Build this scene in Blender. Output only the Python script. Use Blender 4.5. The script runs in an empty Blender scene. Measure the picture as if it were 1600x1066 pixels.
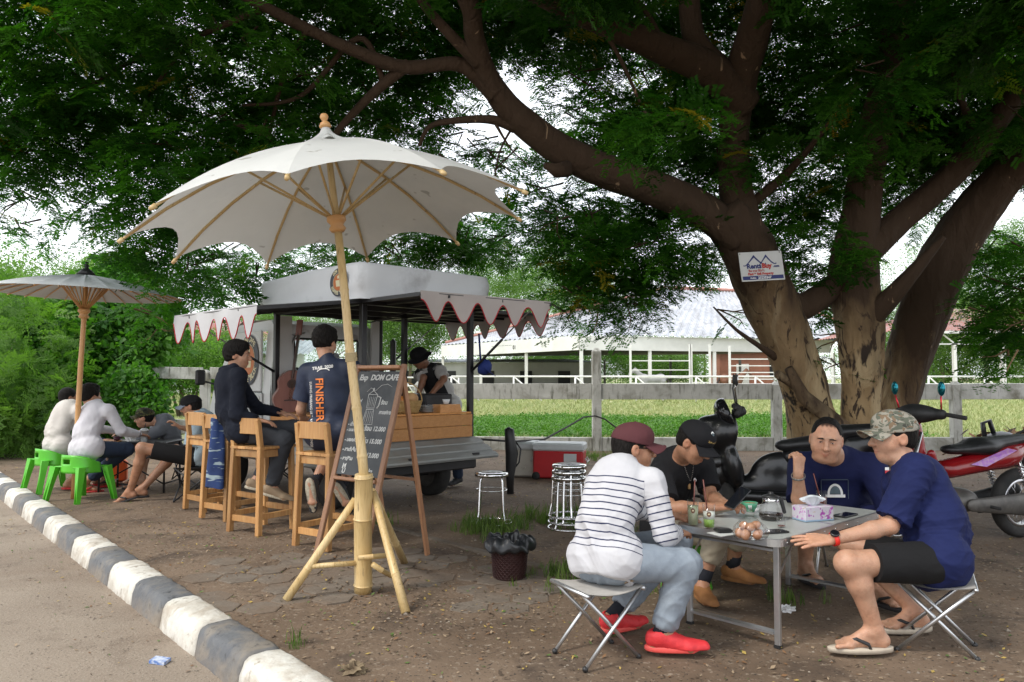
import bpy, math, random
import numpy as np
from mathutils import Vector, Matrix, Euler
from mathutils.bvhtree import BVHTree
rnd = random.Random(7)
SC = bpy.context.scene
COL = SC.collection
PI = math.pi
R = math.radians
# ------------------------------------------------------------------ camera
H = 1.30
PITCH = math.atan(57 / 1200)
cam_d = bpy.data.cameras.new('camera')
cam_d.lens = 27.0
cam_d.sensor_width = 36.0
cam_d.clip_end = 2500
cam_d.clip_start = 0.05
cam = bpy.data.objects.new('camera', cam_d)
COL.objects.link(cam)
cam.location = (0, 0, H)
cam.rotation_euler = (PI / 2 + PITCH, 0, 0)
SC.camera = cam
# ------------------------------------------------------------------ sky, sun, exposure
SUN_EL, SUN_AZ = 52, 235          # azimuth clockwise from +y: the sun stands behind and left of the camera
world = bpy.data.worlds.new('World')
SC.world = world
world.use_nodes = True
wn, wl = world.node_tree.nodes, world.node_tree.links
wn.clear()
w_out = wn.new('ShaderNodeOutputWorld')
w_bg = wn.new('ShaderNodeBackground')
w_sky = wn.new('ShaderNodeTexSky')
w_sky.sky_type = 'NISHITA'
w_sky.sun_disc = False
w_sky.sun_elevation = R(SUN_EL)
w_sky.sun_rotation = R(SUN_AZ)
w_sky.air_density = 1.3
w_sky.dust_density = 3.0
w_mix = wn.new('ShaderNodeMixRGB')
w_mix.inputs[0].default_value = 0.8
w_mix.inputs[2].default_value = (10.6, 10.9, 11.4, 1)     # overcast veil
w_tc = wn.new('ShaderNodeTexCoord')
w_ns = wn.new('ShaderNodeTexNoise')
w_ns.inputs['Scale'].default_value = 2.2
w_ns.inputs['Detail'].default_value = 5
w_mr = wn.new('ShaderNodeMapRange')
w_mr.inputs[1].default_value = .35
w_mr.inputs[2].default_value = .65
w_mr.inputs[3].default_value = .68
w_mr.inputs[4].default_value = .95
wl.new(w_tc.outputs['Generated'], w_ns.inputs['Vector'])
wl.new(w_ns.outputs['Fac'], w_mr.inputs[0])
wl.new(w_mr.outputs[0], w_mix.inputs[0])
wl.new(w_sky.outputs[0], w_mix.inputs[1])
wl.new(w_mix.outputs[0], w_bg.inputs[0])
w_bg.inputs[1].default_value = 0.12
wl.new(w_bg.outputs[0], w_out.inputs[0])
sun_d = bpy.data.lights.new('sun', 'SUN')
sun_d.energy = 1.5
sun_d.angle = R(12)
sun_d.color = (1, .95, .87)
sun = bpy.data.objects.new('sun', sun_d)
COL.objects.link(sun)
_a, _e = R(SUN_AZ), R(SUN_EL)
_sd = Vector((math.sin(_a) * math.cos(_e), math.cos(_a) * math.cos(_e), math.sin(_e)))
sun.rotation_euler = _sd.to_track_quat('Z', 'Y').to_euler()
SC.view_settings.view_transform = 'Standard'
SC.view_settings.look = 'None'
SC.view_settings.exposure = 0.62
SC.view_settings.gamma = 1
SC.view_settings.use_curve_mapping = False
SC.render.engine = 'CYCLES'
SC.cycles.use_denoising = True
SC.cycles.max_bounces = 8
SC.cycles.diffuse_bounces = 4
SC.cycles.glossy_bounces = 3
SC.cycles.transparent_max_bounces = 20
# ------------------------------------------------------------------ placing helpers
def ray(px, py):
 u, v = (px - 800) / 1200, (533 - py) / 1200
 c, s = math.cos(PITCH), math.sin(PITCH)
 return Vector((u, c - s * v, s + c * v))
def at(px, py, Y):
 r = ray(px, py)
 return Vector((0, 0, H)) + r * (Y / r.y)
def gp(px, py, z=0.0):
 r = ray(px, py)
 return Vector((0, 0, H)) + r * ((z - H) / r.z)
def V(*a): return Vector(a)
# ------------------------------------------------------------------ object helpers
WM = {}
def thing(name, label, cat, loc=(0, 0, 0), rz=0.0, group=None, rot=None):
 o = bpy.data.objects.new(name, None)
 COL.objects.link(o)
 o.empty_display_size = .1
 o.location = loc
 e = Euler(rot if rot else (0, 0, rz))
 o.rotation_euler = e
 WM[o.name] = Matrix.Translation(Vector(loc)) @ e.to_matrix().to_4x4()
 o['label'] = label
 o['category'] = cat
 if group: o['group'] = group
 return o
def tag(o, label=None, cat=None, group=None, kind=None):
 if label: o['label'] = label
 if cat: o['category'] = cat
 if group: o['group'] = group
 if kind: o['kind'] = kind
 return o
def setting(name, loc=(0, 0, 0)):
 o = bpy.data.objects.new(name, None)
 COL.objects.link(o)
 o.location = loc
 WM[o.name] = Matrix.Translation(Vector(loc))
 o['kind'] = 'structure'
 return o
def dup(o, label=None, loc=None, rz=None, group=None):
 c = o.copy()
 COL.objects.link(c)
 if loc is not None: c.location = loc
 if rz is not None: c.rotation_euler = (0, 0, rz)
 WM[c.name] = Matrix.Translation(c.location) @ c.rotation_euler.to_matrix().to_4x4()
 if label: c['label'] = label
 if group: c['group'] = group
 for ch in [q for q in bpy.data.objects if q.parent == o]:
  d = ch.copy(); COL.objects.link(d); d.parent = c
  for g in [q for q in bpy.data.objects if q.parent == ch]:
   e = g.copy(); COL.objects.link(e); e.parent = d
 return c
def mesh_obj(name, me, m, parent=None):
 if m is not None:
  for k in (m if isinstance(m, (list, tuple)) else [m]): me.materials.append(k)
 o = bpy.data.objects.new(name, me)
 COL.objects.link(o)
 if parent is not None:
  o.parent = parent
  WM[o.name] = WM[parent.name]
 else:
  WM[o.name] = Matrix.Identity(4)
 return o
class MB:
 """collects faces; build() links them as one object"""
 def __init__(s, M=None):
  s.v = []; s.f = []; s.sm = []; s.mi = []; s.M = M or Matrix.Identity(4); s.cur = 0
 def add(s, vs, fs, smooth=False):
  b = len(s.v)
  s.v.extend((s.M @ Vector(v)) for v in vs)
  s.f.extend(tuple(b + i for i in f) for f in fs)
  s.sm.extend([smooth] * len(fs))
  s.mi.extend([s.cur] * len(fs))
  return s
 def box(s, c, d, rot=None, taper=1.0, bev=0.0):
  hx, hy, hz = d[0] / 2, d[1] / 2, d[2] / 2
  Rm = rot if rot is not None else Matrix.Identity(3)
  if isinstance(Rm, Euler): Rm = Rm.to_matrix()
  c = Vector(c)
  if bev > 0:
   b = min(bev, hx * .9, hy * .9, hz * .9)
   vs = []; 
   for z, q in ((-hz, 1), (-hz + b, 0), (hz - b, 0), (hz, 1)):
    ix, iy = hx - (b if q else 0), hy - (b if q else 0)
    bb = b
    for sx, sy in ((1, 1), (-1, 1), (-1, -1), (1, -1)):
     a = (sx * ix, sy * (iy - bb)); e = (sx * (ix - bb), sy * iy)
     pr = (a, e) if sx * sy > 0 else (e, a)
     vs += [(pr[0][0], pr[0][1], z), (pr[1][0], pr[1][1], z)]
   fs = [tuple(range(7, -1, -1)), tuple(range(24, 32))]
   for k in range(3):
    for i in range(8):
     j = (i + 1) % 8
     fs.append((k * 8 + i, k * 8 + j, (k + 1) * 8 + j, (k + 1) * 8 + i))
   vs = [c + Rm @ Vector(v) for v in vs]
   return s.add(vs, fs)
  vs = []
  for sz in (-1, 1):
   t = taper if sz > 0 else 1
   for sx, sy in ((-1, -1), (1, -1), (1, 1), (-1, 1)):
    vs.append(c + Rm @ Vector((sx * hx * t, sy * hy * t, sz * hz)))
  return s.add(vs, [(3, 2, 1, 0), (4, 5, 6, 7), (0, 1, 5, 4), (1, 2, 6, 5), (2, 3, 7, 6), (3, 0, 4, 7)])
 def bar(s, a, b, w, h=None, up=(0, 0, 1), bev=0.0):
  a, b = Vector(a), Vector(b)
  h = w if h is None else h
  z = (b - a)
  L = z.length
  z.normalize()
  u = Vector(up)
  x = u.cross(z)
  if x.length < 1e-4: x = Vector((1, 0, 0)).cross(z)
  x.normalize()
  y = z.cross(x)
  Rm = Matrix((x, y, z)).transposed()
  return s.box((a + b) / 2, (w, h, L), Rm, bev=bev)
 def tube(s, pts, r, n=8, caps=True, smooth=True, closed=False):
  P = [Vector(p) for p in pts]
  m = len(P)
  rr = list(r) if isinstance(r, (list, tuple)) else [r] * m
  vs = []; prev = None
  for i in range(m):
   if closed: t = P[(i + 1) % m] - P[i - 1]
   else: t = P[min(i + 1, m - 1)] - P[max(i - 1, 0)]
   t.normalize()
   if prev is None:
    x = t.cross(Vector((0, 0, 1)))
    if x.length < 1e-3: x = t.cross(Vector((1, 0, 0)))
   else:
    x = prev - t * prev.dot(t)
   x.normalize(); prev = x
   y = t.cross(x)
   for k in range(n):
    a = 2 * PI * k / n
    vs.append(P[i] + (x * math.cos(a) + y * math.sin(a)) * rr[i])
  fs = []
  for i in range(m if closed else m - 1):
   j = (i + 1) % m
   for k in range(n):
    k2 = (k + 1) % n
    fs.append((i * n + k, i * n + k2, j * n + k2, j * n + k))
  if caps and not closed:
   fs += [tuple(range(n - 1, -1, -1)), tuple((m - 1) * n + k for k in range(n))]
  return s.add(vs, fs, smooth)
 def lathe(s, prof, c=(0, 0, 0), n=24, rot=None, sx=1, sy=1, smooth=True, a0=0, a1=2 * PI):
  c = Vector(c)
  Rm = rot if rot is not None else Matrix.Identity(3)
  full = abs(a1 - a0 - 2 * PI) < 1e-6
  nn = n if full else n + 1
  vs = []
  for r_, z_ in prof:
   for k in range(nn):
    a = a0 + (a1 - a0) * k / n
    vs.append(c + Rm @ Vector((r_ * math.cos(a) * sx, r_ * math.sin(a) * sy, z_)))
  fs = []
  for i in range(len(prof) - 1):
   for k in range(n):
    k2 = (k + 1) % nn
    fs.append((i * nn + k, i * nn + k2, (i + 1) * nn + k2, (i + 1) * nn + k))
  return s.add(vs, fs, smooth)
 def prism(s, poly, h, M3=None, o=(0, 0, 0), smooth=False):
  """polygon (x,y) extruded along z from 0 to h, then M3 and o"""
  n = len(poly); M3 = M3 or Matrix.Identity(3); o = Vector(o)
  vs = [o + M3 @ Vector((x, y, 0)) for x, y in poly] + [o + M3 @ Vector((x, y, h)) for x, y in poly]
  fs = [tuple(range(n - 1, -1, -1)), tuple(range(n, 2 * n))]
  fs += [(i, (i + 1) % n, n + (i + 1) % n, n + i) for i in range(n)]
  return s.add(vs, fs, smooth)
 def quad(s, a, b, c, d, smooth=False): return s.add([a, b, c, d], [(0, 1, 2, 3)], smooth)
 def grid(s, fn, nu, nv, smooth=True):
  vs = [fn(i / nu, j / nv) for i in range(nu + 1) for j in range(nv + 1)]
  fs = [(i * (nv + 1) + j, (i + 1) * (nv + 1) + j, (i + 1) * (nv + 1) + j + 1, i * (nv + 1) + j + 1)
    for i in range(nu) for j in range(nv)]
  return s.add(vs, fs, smooth)
 def ball(s, c, r, n=10, m=7, rot=None):
  r = r if isinstance(r, (tuple, list)) else (r, r, r)
  pr = [(math.sin(PI * i / m) , -math.cos(PI * i / m)) for i in range(m + 1)]
  Rm = rot or Matrix.Identity(3)
  c = Vector(c); vs = []
  for a, z in pr:
   for k in range(n):
    t = 2 * PI * k / n
    vs.append(c + Rm @ Vector((a * math.cos(t) * r[0], a * math.sin(t) * r[1], z * r[2])))
  fs = [(i * n + k, i * n + (k + 1) % n, (i + 1) * n + (k + 1) % n, (i + 1) * n + k) for i in range(m) for k in range(n)]
  return s.add(vs, fs, True)
 def build(s, name, m=None, parent=None, world=False):
  v = s.v
  if world and parent is not None:
   I = WM[parent.name].inverted()
   v = [I @ p for p in v]
  me = bpy.data.meshes.new(name)
  me.from_pydata([tuple(p) for p in v], [], s.f)
  me.polygons.foreach_set('use_smooth', s.sm)
  if any(s.mi): me.polygons.foreach_set('material_index', s.mi)
  me.update()
  return mesh_obj(name, me, m, parent)
def text_geo(txt, size, bold=0.0, font=None, align='LEFT', extrude=0.0, shear=0.0):
 cu = bpy.data.curves.new('t', 'FONT')
 cu.body = txt; cu.size = size; cu.offset = bold; cu.align_x = align; cu.extrude = extrude; cu.shear = shear
 cu.resolution_u = 3
 ob = bpy.data.objects.new('t', cu)
 me = bpy.data.meshes.new_from_object(ob)
 vs = [tuple(v.co) for v in me.vertices]; fs = [tuple(p.vertices) for p in me.polygons]
 bpy.data.objects.remove(ob); bpy.data.curves.remove(cu); bpy.data.meshes.remove(me)
 return vs, fs
# ------------------------------------------------------------------ materials
def M(name, c1, c2=None, scale=6, rough=.6, metal=0, bump=0, bscale=None, spec=None, detail=5, stretch=None,
  coords='Object', dist=0.0, lo=.35, hi=.65, extra=None, rvar=0.0, coat=0, sss=0):
 m = bpy.data.materials.new(name)
 m.use_nodes = True
 n, l = m.node_tree.nodes, m.node_tree.links
 b = n['Principled BSDF']
 b.inputs['Roughness'].default_value = rough
 b.inputs['Metallic'].default_value = metal
 if spec is not None: b.inputs['Specular IOR Level'].default_value = spec
 if coat: b.inputs['Coat Weight'].default_value = coat; b.inputs['Coat Roughness'].default_value = .08
 if sss:
  b.inputs['Subsurface Weight'].default_value = sss
  b.inputs['Subsurface Radius'].default_value = (.012, .005, .003)
  b.inputs['Subsurface Scale'].default_value = 1.0
 b.inputs['Base Color'].default_value = (*c1, 1)
 tc = n.new('ShaderNodeTexCoord')
 vec = tc.outputs[coords]
 if stretch:
  mp = n.new('ShaderNodeMapping'); mp.inputs['Scale'].default_value = stretch
  l.new(vec, mp.inputs[0]); vec = mp.outputs[0]
 if c2 is not None or rvar:
  t = n.new('ShaderNodeTexNoise')
  t.inputs['Scale'].default_value = scale; t.inputs['Detail'].default_value = detail
  t.inputs['Roughness'].default_value = .6; t.inputs['Distortion'].default_value = dist
  l.new(vec, t.inputs['Vector'])
  mr = n.new('ShaderNodeMapRange')
  mr.inputs[1].default_value = lo; mr.inputs[2].default_value = hi
  l.new(t.outputs['Fac'], mr.inputs[0])
  mx = n.new('ShaderNodeMixRGB')
  mx.inputs[1].default_value = (*c1, 1); mx.inputs[2].default_value = (*(c2 or c1), 1)
  l.new(mr.outputs[0], mx.inputs[0]); l.new(mx.outputs[0], b.inputs['Base Color'])
  if rvar:
   r2 = n.new('ShaderNodeMapRange'); r2.inputs[3].default_value = rough - rvar; r2.inputs[4].default_value = rough + rvar
   l.new(t.outputs['Fac'], r2.inputs[0]); l.new(r2.outputs[0], b.inputs['Roughness'])
 if bump:
  t2 = n.new('ShaderNodeTexNoise')
  t2.inputs['Scale'].default_value = bscale or scale * 3; t2.inputs['Detail'].default_value = 6
  l.new(vec, t2.inputs['Vector'])
  bp = n.new('ShaderNodeBump'); bp.inputs['Strength'].default_value = bump; bp.inputs['Distance'].default_value = .01
  l.new(t2.outputs['Fac'], bp.inputs['Height']); l.new(bp.outputs[0], b.inputs['Normal'])
 if extra: extra(m, n, l, b, vec)
 return m
def mixin(n, l, b, fac, col, sock='Base Color'):
 """lay colour col over whatever feeds the socket, by fac (an output socket)"""
 mx = n.new('ShaderNodeMixRGB')
 cur = b.inputs[sock].links[0].from_socket if b.inputs[sock].links else None
 if cur: l.new(cur, mx.inputs[1])
 else: mx.inputs[1].default_value = b.inputs[sock].default_value
 if isinstance(col, tuple): mx.inputs[2].default_value = (*col, 1)
 else: l.new(col, mx.inputs[2])
 if isinstance(fac, float): mx.inputs[0].default_value = fac
 else: l.new(fac, mx.inputs[0])
 l.new(mx.outputs[0], b.inputs[sock])
def noise_fac(n, l, vec, scale, lo, hi, detail=5, dist=0, rough=.6):
 t = n.new('ShaderNodeTexNoise'); t.inputs['Scale'].default_value = scale; t.inputs['Detail'].default_value = detail
 t.inputs['Distortion'].default_value = dist; t.inputs['Roughness'].default_value = rough
 l.new(vec, t.inputs['Vector'])
 mr = n.new('ShaderNodeMapRange'); mr.inputs[1].default_value = lo; mr.inputs[2].default_value = hi
 l.new(t.outputs['Fac'], mr.inputs[0])
 return mr.outputs[0]
def spots(n, l, b, vec, scale, lo, hi, col, detail=5, dist=0): mixin(n, l, b, noise_fac(n, l, vec, scale, lo, hi, detail, dist), col)
def mapped(n, l, vec, sc, rot=(0, 0, 0)):
 mp = n.new('ShaderNodeMapping'); mp.inputs['Scale'].default_value = sc; mp.inputs['Rotation'].default_value = rot
 l.new(vec, mp.inputs[0]); return mp.outputs[0]
def leaf_mat(name, c1, c2, trans=.45, c3=None, rough=.45):
 m = bpy.data.materials.new(name); m.use_nodes = True
 n, l = m.node_tree.nodes, m.node_tree.links
 n.clear()
 out = n.new('ShaderNodeOutputMaterial')
 oi = n.new('ShaderNodeObjectInfo')
 cr = n.new('ShaderNodeValToRGB')
 cr.color_ramp.elements[0].color = (*c1, 1); cr.color_ramp.elements[1].color = (*c2, 1)
 if c3:
  e = cr.color_ramp.elements.new(.97); e.color = (*c2, 1)
  cr.color_ramp.elements[2].color = (*c3, 1)
 l.new(oi.outputs['Random'], cr.inputs[0])
 d = n.new('ShaderNodeBsdfPrincipled'); d.inputs['Roughness'].default_value = rough
 d.inputs['Specular IOR Level'].default_value = .18
 tr = n.new('ShaderNodeBsdfTranslucent')
 br = n.new('ShaderNodeMixRGB'); br.blend_type = 'MULTIPLY'; br.inputs[0].default_value = 1
 br.inputs[2].default_value = (1.5, 2.0, .5, 1)
 l.new(cr.outputs[0], d.inputs['Base Color']); l.new(cr.outputs[0], br.inputs[1]); l.new(br.outputs[0], tr.inputs[0])
 mx = n.new('ShaderNodeMixShader'); mx.inputs[0].default_value = trans
 l.new(d.outputs[0], mx.inputs[1]); l.new(tr.outputs[0], mx.inputs[2]); l.new(mx.outputs[0], out.inputs[0])
 return m
def glass_mat(name, col=(1, 1, 1), rough=.02, alpha=.25):
 """thin clear glass: mostly see-through with a fresnel gloss"""
 m = bpy.data.materials.new(name); m.use_nodes = True
 n, l = m.node_tree.nodes, m.node_tree.links
 n.clear()
 out = n.new('ShaderNodeOutputMaterial')
 tp = n.new('ShaderNodeBsdfTransparent'); tp.inputs[0].default_value = (*col, 1)
 gl = n.new('ShaderNodeBsdfGlossy'); gl.inputs['Roughness'].default_value = rough
 fr = n.new('ShaderNodeLayerWeight'); fr.inputs[0].default_value = .35
 pw = n.new('ShaderNodeMath'); pw.operation = 'POWER'; pw.inputs[1].default_value = 2.5; l.new(fr.outputs['Facing'], pw.inputs[0])
 ad = n.new('ShaderNodeMath'); ad.operation = 'MULTIPLY_ADD'; ad.inputs[1].default_value = .55; ad.inputs[2].default_value = alpha * .15
 l.new(pw.outputs[0], ad.inputs[0])
 mx = n.new('ShaderNodeMixShader')
 l.new(ad.outputs[0], mx.inputs[0]); l.new(tp.outputs[0], mx.inputs[1]); l.new(gl.outputs[0], mx.inputs[2]); l.new(mx.outputs[0], out.inputs[0])
 return m
def wood_mat(name, c1, c2, c3, axis=(14, 14, 1.2), rough=.45, coords='Object'):
 def ex(m, n, l, b, vec):
  spots(n, l, b, mapped(n, l, vec, tuple(a * 1.0 for a in axis)), 2.0, .45, .75, c3, 4, 1.5)
  oi = n.new('ShaderNodeObjectInfo')
  hs = n.new('ShaderNodeHueSaturation')
  mr = n.new('ShaderNodeMapRange'); mr.inputs[3].default_value = .7; mr.inputs[4].default_value = 1.25
  l.new(oi.outputs['Random'], mr.inputs[0]); l.new(mr.outputs[0], hs.inputs['Value'])
  src = b.inputs['Base Color'].links[0].from_socket
  l.new(src, hs.inputs['Color']); l.new(hs.outputs[0], b.inputs['Base Color'])
 return M(name, c1, c2, scale=3, stretch=axis, rough=rough, bump=.25, bscale=6, extra=ex, coords=coords)
WHITE_PAINT = M('white_paint', (.62, .62, .6), (.42, .42, .4), 3, .55, bump=.1)
STEEL = M('steel', (.62, .62, .63), (.5, .5, .52), 8, .28, 1, rvar=.1)
CHROME = M('chrome', (.8, .8, .8), None, rough=.08, metal=1)
BLACK_METAL = M('black_metal', (.012, .012, .014), (.02, .02, .022), 12, .4)
BLACK_PLASTIC = M('black_plastic', (.014, .014, .015), (.022, .022, .023), 9, .45, bump=.05)
RUBBER = M('rubber', (.02, .02, .02), (.035, .033, .03), 14, .85, bump=.2)
# ================================================================== ground, road, kerb
KB = gp(260, 944)                       # a block joint on the road-side top edge
KB = V(KB.x, KB.y, 0)
_q0, _q1 = gp(357, 967), gp(0, 739)
KD = (_q1 - _q0).normalized()           # along the kerb, away from the camera
KN = V(KD.y, -KD.x, 0)                  # towards the dirt side (right)
if KN.x < 0: KN = -KN
ROAD_Z = -.13
def dirt_extra(m, n, l, b, vec):
 spots(n, l, b, vec, .55, .45, .7, (.22, .158, .108), 6)
 spots(n, l, b, vec, 2.3, .52, .72, (.06, .04, .027), 7, .6)
 spots(n, l, b, vec, 30, .58, .68, (.26, .205, .15), 3)
 spots(n, l, b, vec, 55, .62, .68, (.035, .026, .018), 2)
 v = n.new('ShaderNodeTexVoronoi'); v.inputs['Scale'].default_value = 38; l.new(vec, v.inputs['Vector'])
 mr = n.new('ShaderNodeMapRange'); mr.inputs[1].default_value = .0; mr.inputs[2].default_value = .35; l.new(v.outputs['Distance'], mr.inputs[0])
 b1 = b.inputs['Normal'].links[0].from_node
 bp = n.new('ShaderNodeBump'); bp.inputs['Strength'].default_value = .35; bp.inputs['Distance'].default_value = .008
 l.new(mr.outputs[0], bp.inputs['Height']); l.new(b1.outputs[0], bp.inputs['Normal']); l.new(bp.outputs[0], b.inputs['Normal'])
DIRT = M('dirt', (.112, .074, .046), (.165, .113, .074), 1.4, .92, bump=.8, bscale=9, detail=8, extra=dirt_extra)
def road_extra(m, n, l, b, vec):
 spots(n, l, b, vec, .5, .48, .66, (.22, .165, .12), 8, .8)
 spots(n, l, b, vec, 2.6, .55, .75, (.15, .11, .08), 8)
 spots(n, l, b, vec, 140, .6, .7, (.4, .36, .3), 2)
 spots(n, l, b, vec, 90, .62, .7, (.09, .07, .05), 2)
ROAD = M('road_surface', (.3, .245, .19), (.24, .19, .145), 1.1, .9, bump=.5, bscale=60, detail=8, extra=road_extra)
def grass_extra(m, n, l, b, vec):
 spots(n, l, b, mapped(n, l, vec, (.4, 1.6, 1)), .8, .45, .6, (.42, .37, .22), 8)
 spots(n, l, b, vec, .12, .5, .65, (.2, .3, .08), 5)
PASTURE = M('pasture_grass', (.3, .33, .15), (.4, .4, .22), 1.3, .9, bump=.7, bscale=22, detail=8, extra=grass_extra)
# the base sheet is the road level; it runs to the horizon under everything
g = MB()
g.quad((-900, -120, ROAD_Z), (900, -120, ROAD_Z), (900, 1500, ROAD_Z), (-900, 1500, ROAD_Z))
o = g.build('road', ROAD); tag(o, kind='structure')
# dirt yard under the tree: fine grid with gentle relief near the camera
def relief(x, y):
 return .012 * math.sin(x * 1.7 + .6 * math.sin(y * 2.1)) * math.sin(y * 1.3 + 1.1) + .006 * math.sin(x * 5.3 + y * 2.2) * math.sin(y * 4.7 - x)
def on_dirt(p): return (V(p[0], p[1], 0) - KB).dot(KN) > .17
def zrel(x, y):
 d = (V(x, y, 0) - KB).dot(KN) - .2
 k = max(0, min(1, d / .5))
 far = max(0, min(1, (13.2 - y) / 2))
 return relief(x, y) * k * far
g = MB()
n_al, n_ac = 120, 120
def al(i): return -14 + 26 * (i / n_al) + 0 * i
vs, fs = [], []
for i in range(n_al + 1):
 s_ = -5 + 24 * i / n_al
 for j in range(n_ac + 1):
  t_ = .16 + 17 * (j / n_ac) ** 1.25
  p = KB + KD * s_ + KN * t_
  vs.append((p.x, p.y, zrel(p.x, p.y)))
for i in range(n_al):
 for j in range(n_ac):
  a = i * (n_ac + 1) + j
  fs.append((a, a + n_ac + 1, a + n_ac + 2, a + 1))
g.add(vs, fs, True)
# skirt out to the horizon
def P2(s_, t_): p = KB + KD * s_ + KN * t_; return (p.x, p.y, 0)
g.add([P2(-5, 17.16), P2(-5, 900), P2(19, 900), P2(19, 17.16)], [(0, 1, 2, 3)])
g.add([P2(-60, .16), P2(-60, 900), P2(-5, 900), P2(-5, .16)], [(0, 1, 2, 3)])
g.add([P2(19, .16), P2(19, 900), P2(900, 900), P2(900, .16)], [(0, 1, 2, 3)])
ground = g.build('ground', DIRT); tag(ground, kind='structure')
# pasture beyond the fence
g = MB()
g.quad((-60, 17, .004), (-3, 14.6, .004), (-3, 600, .004), (-300, 600, .004))
g.quad((-3, 14.6, .004), (60, 14.1, .004), (300, 600, .004), (-3, 600, .004))
o = g.build('pasture', PASTURE); tag(o, kind='structure')
# sandy riding track strip
o = MB().quad((-80, 30, .008), (80, 27, .008), (80, 36, .008), (-80, 40, .008)).build('sandy_path', M('sand', (.33, .3, .18), (.2, .24, .09), .9, .9, bump=.3, stretch=(.3, 1.5, 1))); tag(o, kind='structure')
# kerb of alternately painted blocks
def kerb_extra(base):
 def f(m, n, l, b, vec):
  spots(n, l, b, vec, 5, .5, .62, base[0], 9, .5)
  spots(n, l, b, vec, 18, .58, .7, base[1], 8)
  # road dust up to a hand above the gutter
  sp = n.new('ShaderNodeSeparateXYZ'); l.new(vec, sp.inputs[0])
  nf = noise_fac(n, l, vec, 9, .3, .7)
  md = n.new('ShaderNodeMath'); md.operation = 'MULTIPLY_ADD'; md.inputs[1].default_value = -9; md.inputs[2].default_value = -.35
  l.new(sp.outputs[2], md.inputs[0])
  m2 = n.new('ShaderNodeMath'); m2.operation = 'MULTIPLY'; m2.use_clamp = True
  l.new(md.outputs[0], m2.inputs[0]); l.new(nf, m2.inputs[1])
  mixin(n, l, b, m2.outputs[0], (.24, .19, .14))
  mp = noise_fac(n, l, vec, 3, .5, .8)
  m3 = n.new('ShaderNodeMath'); m3.operation = 'MULTIPLY'; m3.inputs[1].default_value = .6; l.new(mp, m3.inputs[0])
  mixin(n, l, b, m3.outputs[0], (.24, .2, .15))
 return f
K_W = M('kerb_white_paint', (.68, .67, .62), (.6, .57, .5), 6, .8, bump=.7, bscale=25, detail=9, extra=kerb_extra(((.47, .42, .35), (.3, .26, .21))))
K_B = M('kerb_grey_paint', (.1, .105, .115), (.14, .145, .15), 6, .75, bump=.7, bscale=25, detail=9, extra=kerb_extra(((.2, .18, .155), (.05, .052, .055))))
kerb = setting('kerb', tuple(KB))
BL = .585
def kerb_block(s0, L, name='kerb_block', m=None, par=None):
 g = MB()
 # cross-section from road-side bottom over the rounded top to the dirt side
 sec = [(-.045, ROAD_Z - .02), (-.03, -.05), (-.022, -.02), (-.012, .004), (.004, .018), (.03, .027), (.1, .03), (.15, .028), (.168, .02), (.176, -.03), (.176, ROAD_Z - .02)]
 nseg = max(4, int(L / .05))
 vs = []
 for i in range(nseg + 1):
  e = 0
  s_ = s0 + .004 + (L - .008) * i / nseg
  end = .004 if i in (0, nseg) else 0
  for k, (t_, z_) in enumerate(sec):
   w = .0045 * math.sin(s_ * 37 + k * 1.9) * math.sin(s_ * 13 + k) + rnd.uniform(-.0018, .0018)
   p = KD * s_ + KN * (t_ + w + (end if t_ < .08 else -end))
   vs.append((p.x, p.y, z_ - end + w * .6))
 m_ = len(sec)
 fs = [(i * m_ + k, i * m_ + k + 1, (i + 1) * m_ + k + 1, (i + 1) * m_ + k) for i in range(nseg) for k in range(m_ - 1)]
 fs += [tuple(range(m_ - 1, -1, -1)), tuple(nseg * m_ + k for k in range(m_))]
 g.add(vs, fs, True)
 return g.build(name, m, par)
for i in range(-6, 24):
 kerb_block(i * BL, BL, 'kerb_block', K_W if i % 2 == 1 else K_B, kerb)
# hexagonal pavers half buried in the dirt
def pav_extra(m, n, l, b, vec):
 g_ = n.new('ShaderNodeNewGeometry'); nf = noise_fac(n, l, g_.outputs['Position'], 2.6, .44, .6, 7)
 mixin(n, l, b, nf, (.16, .118, .084))
PAV = M('paver', (.19, .158, .125), (.135, .108, .083), 9, .9, bump=.6, bscale=30, extra=pav_extra, coords='Object')
pav = setting('paved_path')
def hexgrid(cpx, rx, ry, ang, size, holes=.12):
 c = gp(*cpx)
 ca, sa = math.cos(ang), math.sin(ang)
 for i in range(-8, 9):
  for j in range(-8, 9):
   x = size * 1.5 * i * 1.03; y = size * math.sqrt(3) * (j + .5 * (i % 2)) * 1.03
   if (x / rx) ** 2 + (y / ry) ** 2 > 1: continue
   if rnd.random() < holes: continue
   X, Y = c.x + ca * x - sa * y, c.y + sa * x + ca * y
   if not on_dirt((X, Y)): continue
   g = MB(); rr = size * rnd.uniform(.93, .985)
   ring = [(rr * math.cos(PI / 3 * k + ang + rnd.uniform(-.03, .03)), rr * math.sin(PI / 3 * k + ang)) for k in range(6)]
   tz = rnd.uniform(-.002, .004); tx, ty = rnd.uniform(-.012, .012), rnd.uniform(-.012, .012)
   vs = [(a, b, -.04) for a, b in ring] + [(a, b, .002 + a * tx + b * ty) for a, b in ring] + [(a * .95, b * .95, .0045 + a * tx + b * ty) for a, b in ring]
   fs = [tuple(12 + k for k in range(6))]
   for k in range(6):
    k2 = (k + 1) % 6
    fs += [(k, k2, 6 + k2, 6 + k), (6 + k, 6 + k2, 12 + k2, 12 + k)]
   g.add(vs, fs, False)
   o = g.build('paver', PAV, pav); o.location = (X, Y, zrel(X, Y) + tz)
hexgrid((430, 905), 1.35, .62, .5, .135)
hexgrid((800, 920), .62, .4, .5, .13, .2)
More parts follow.
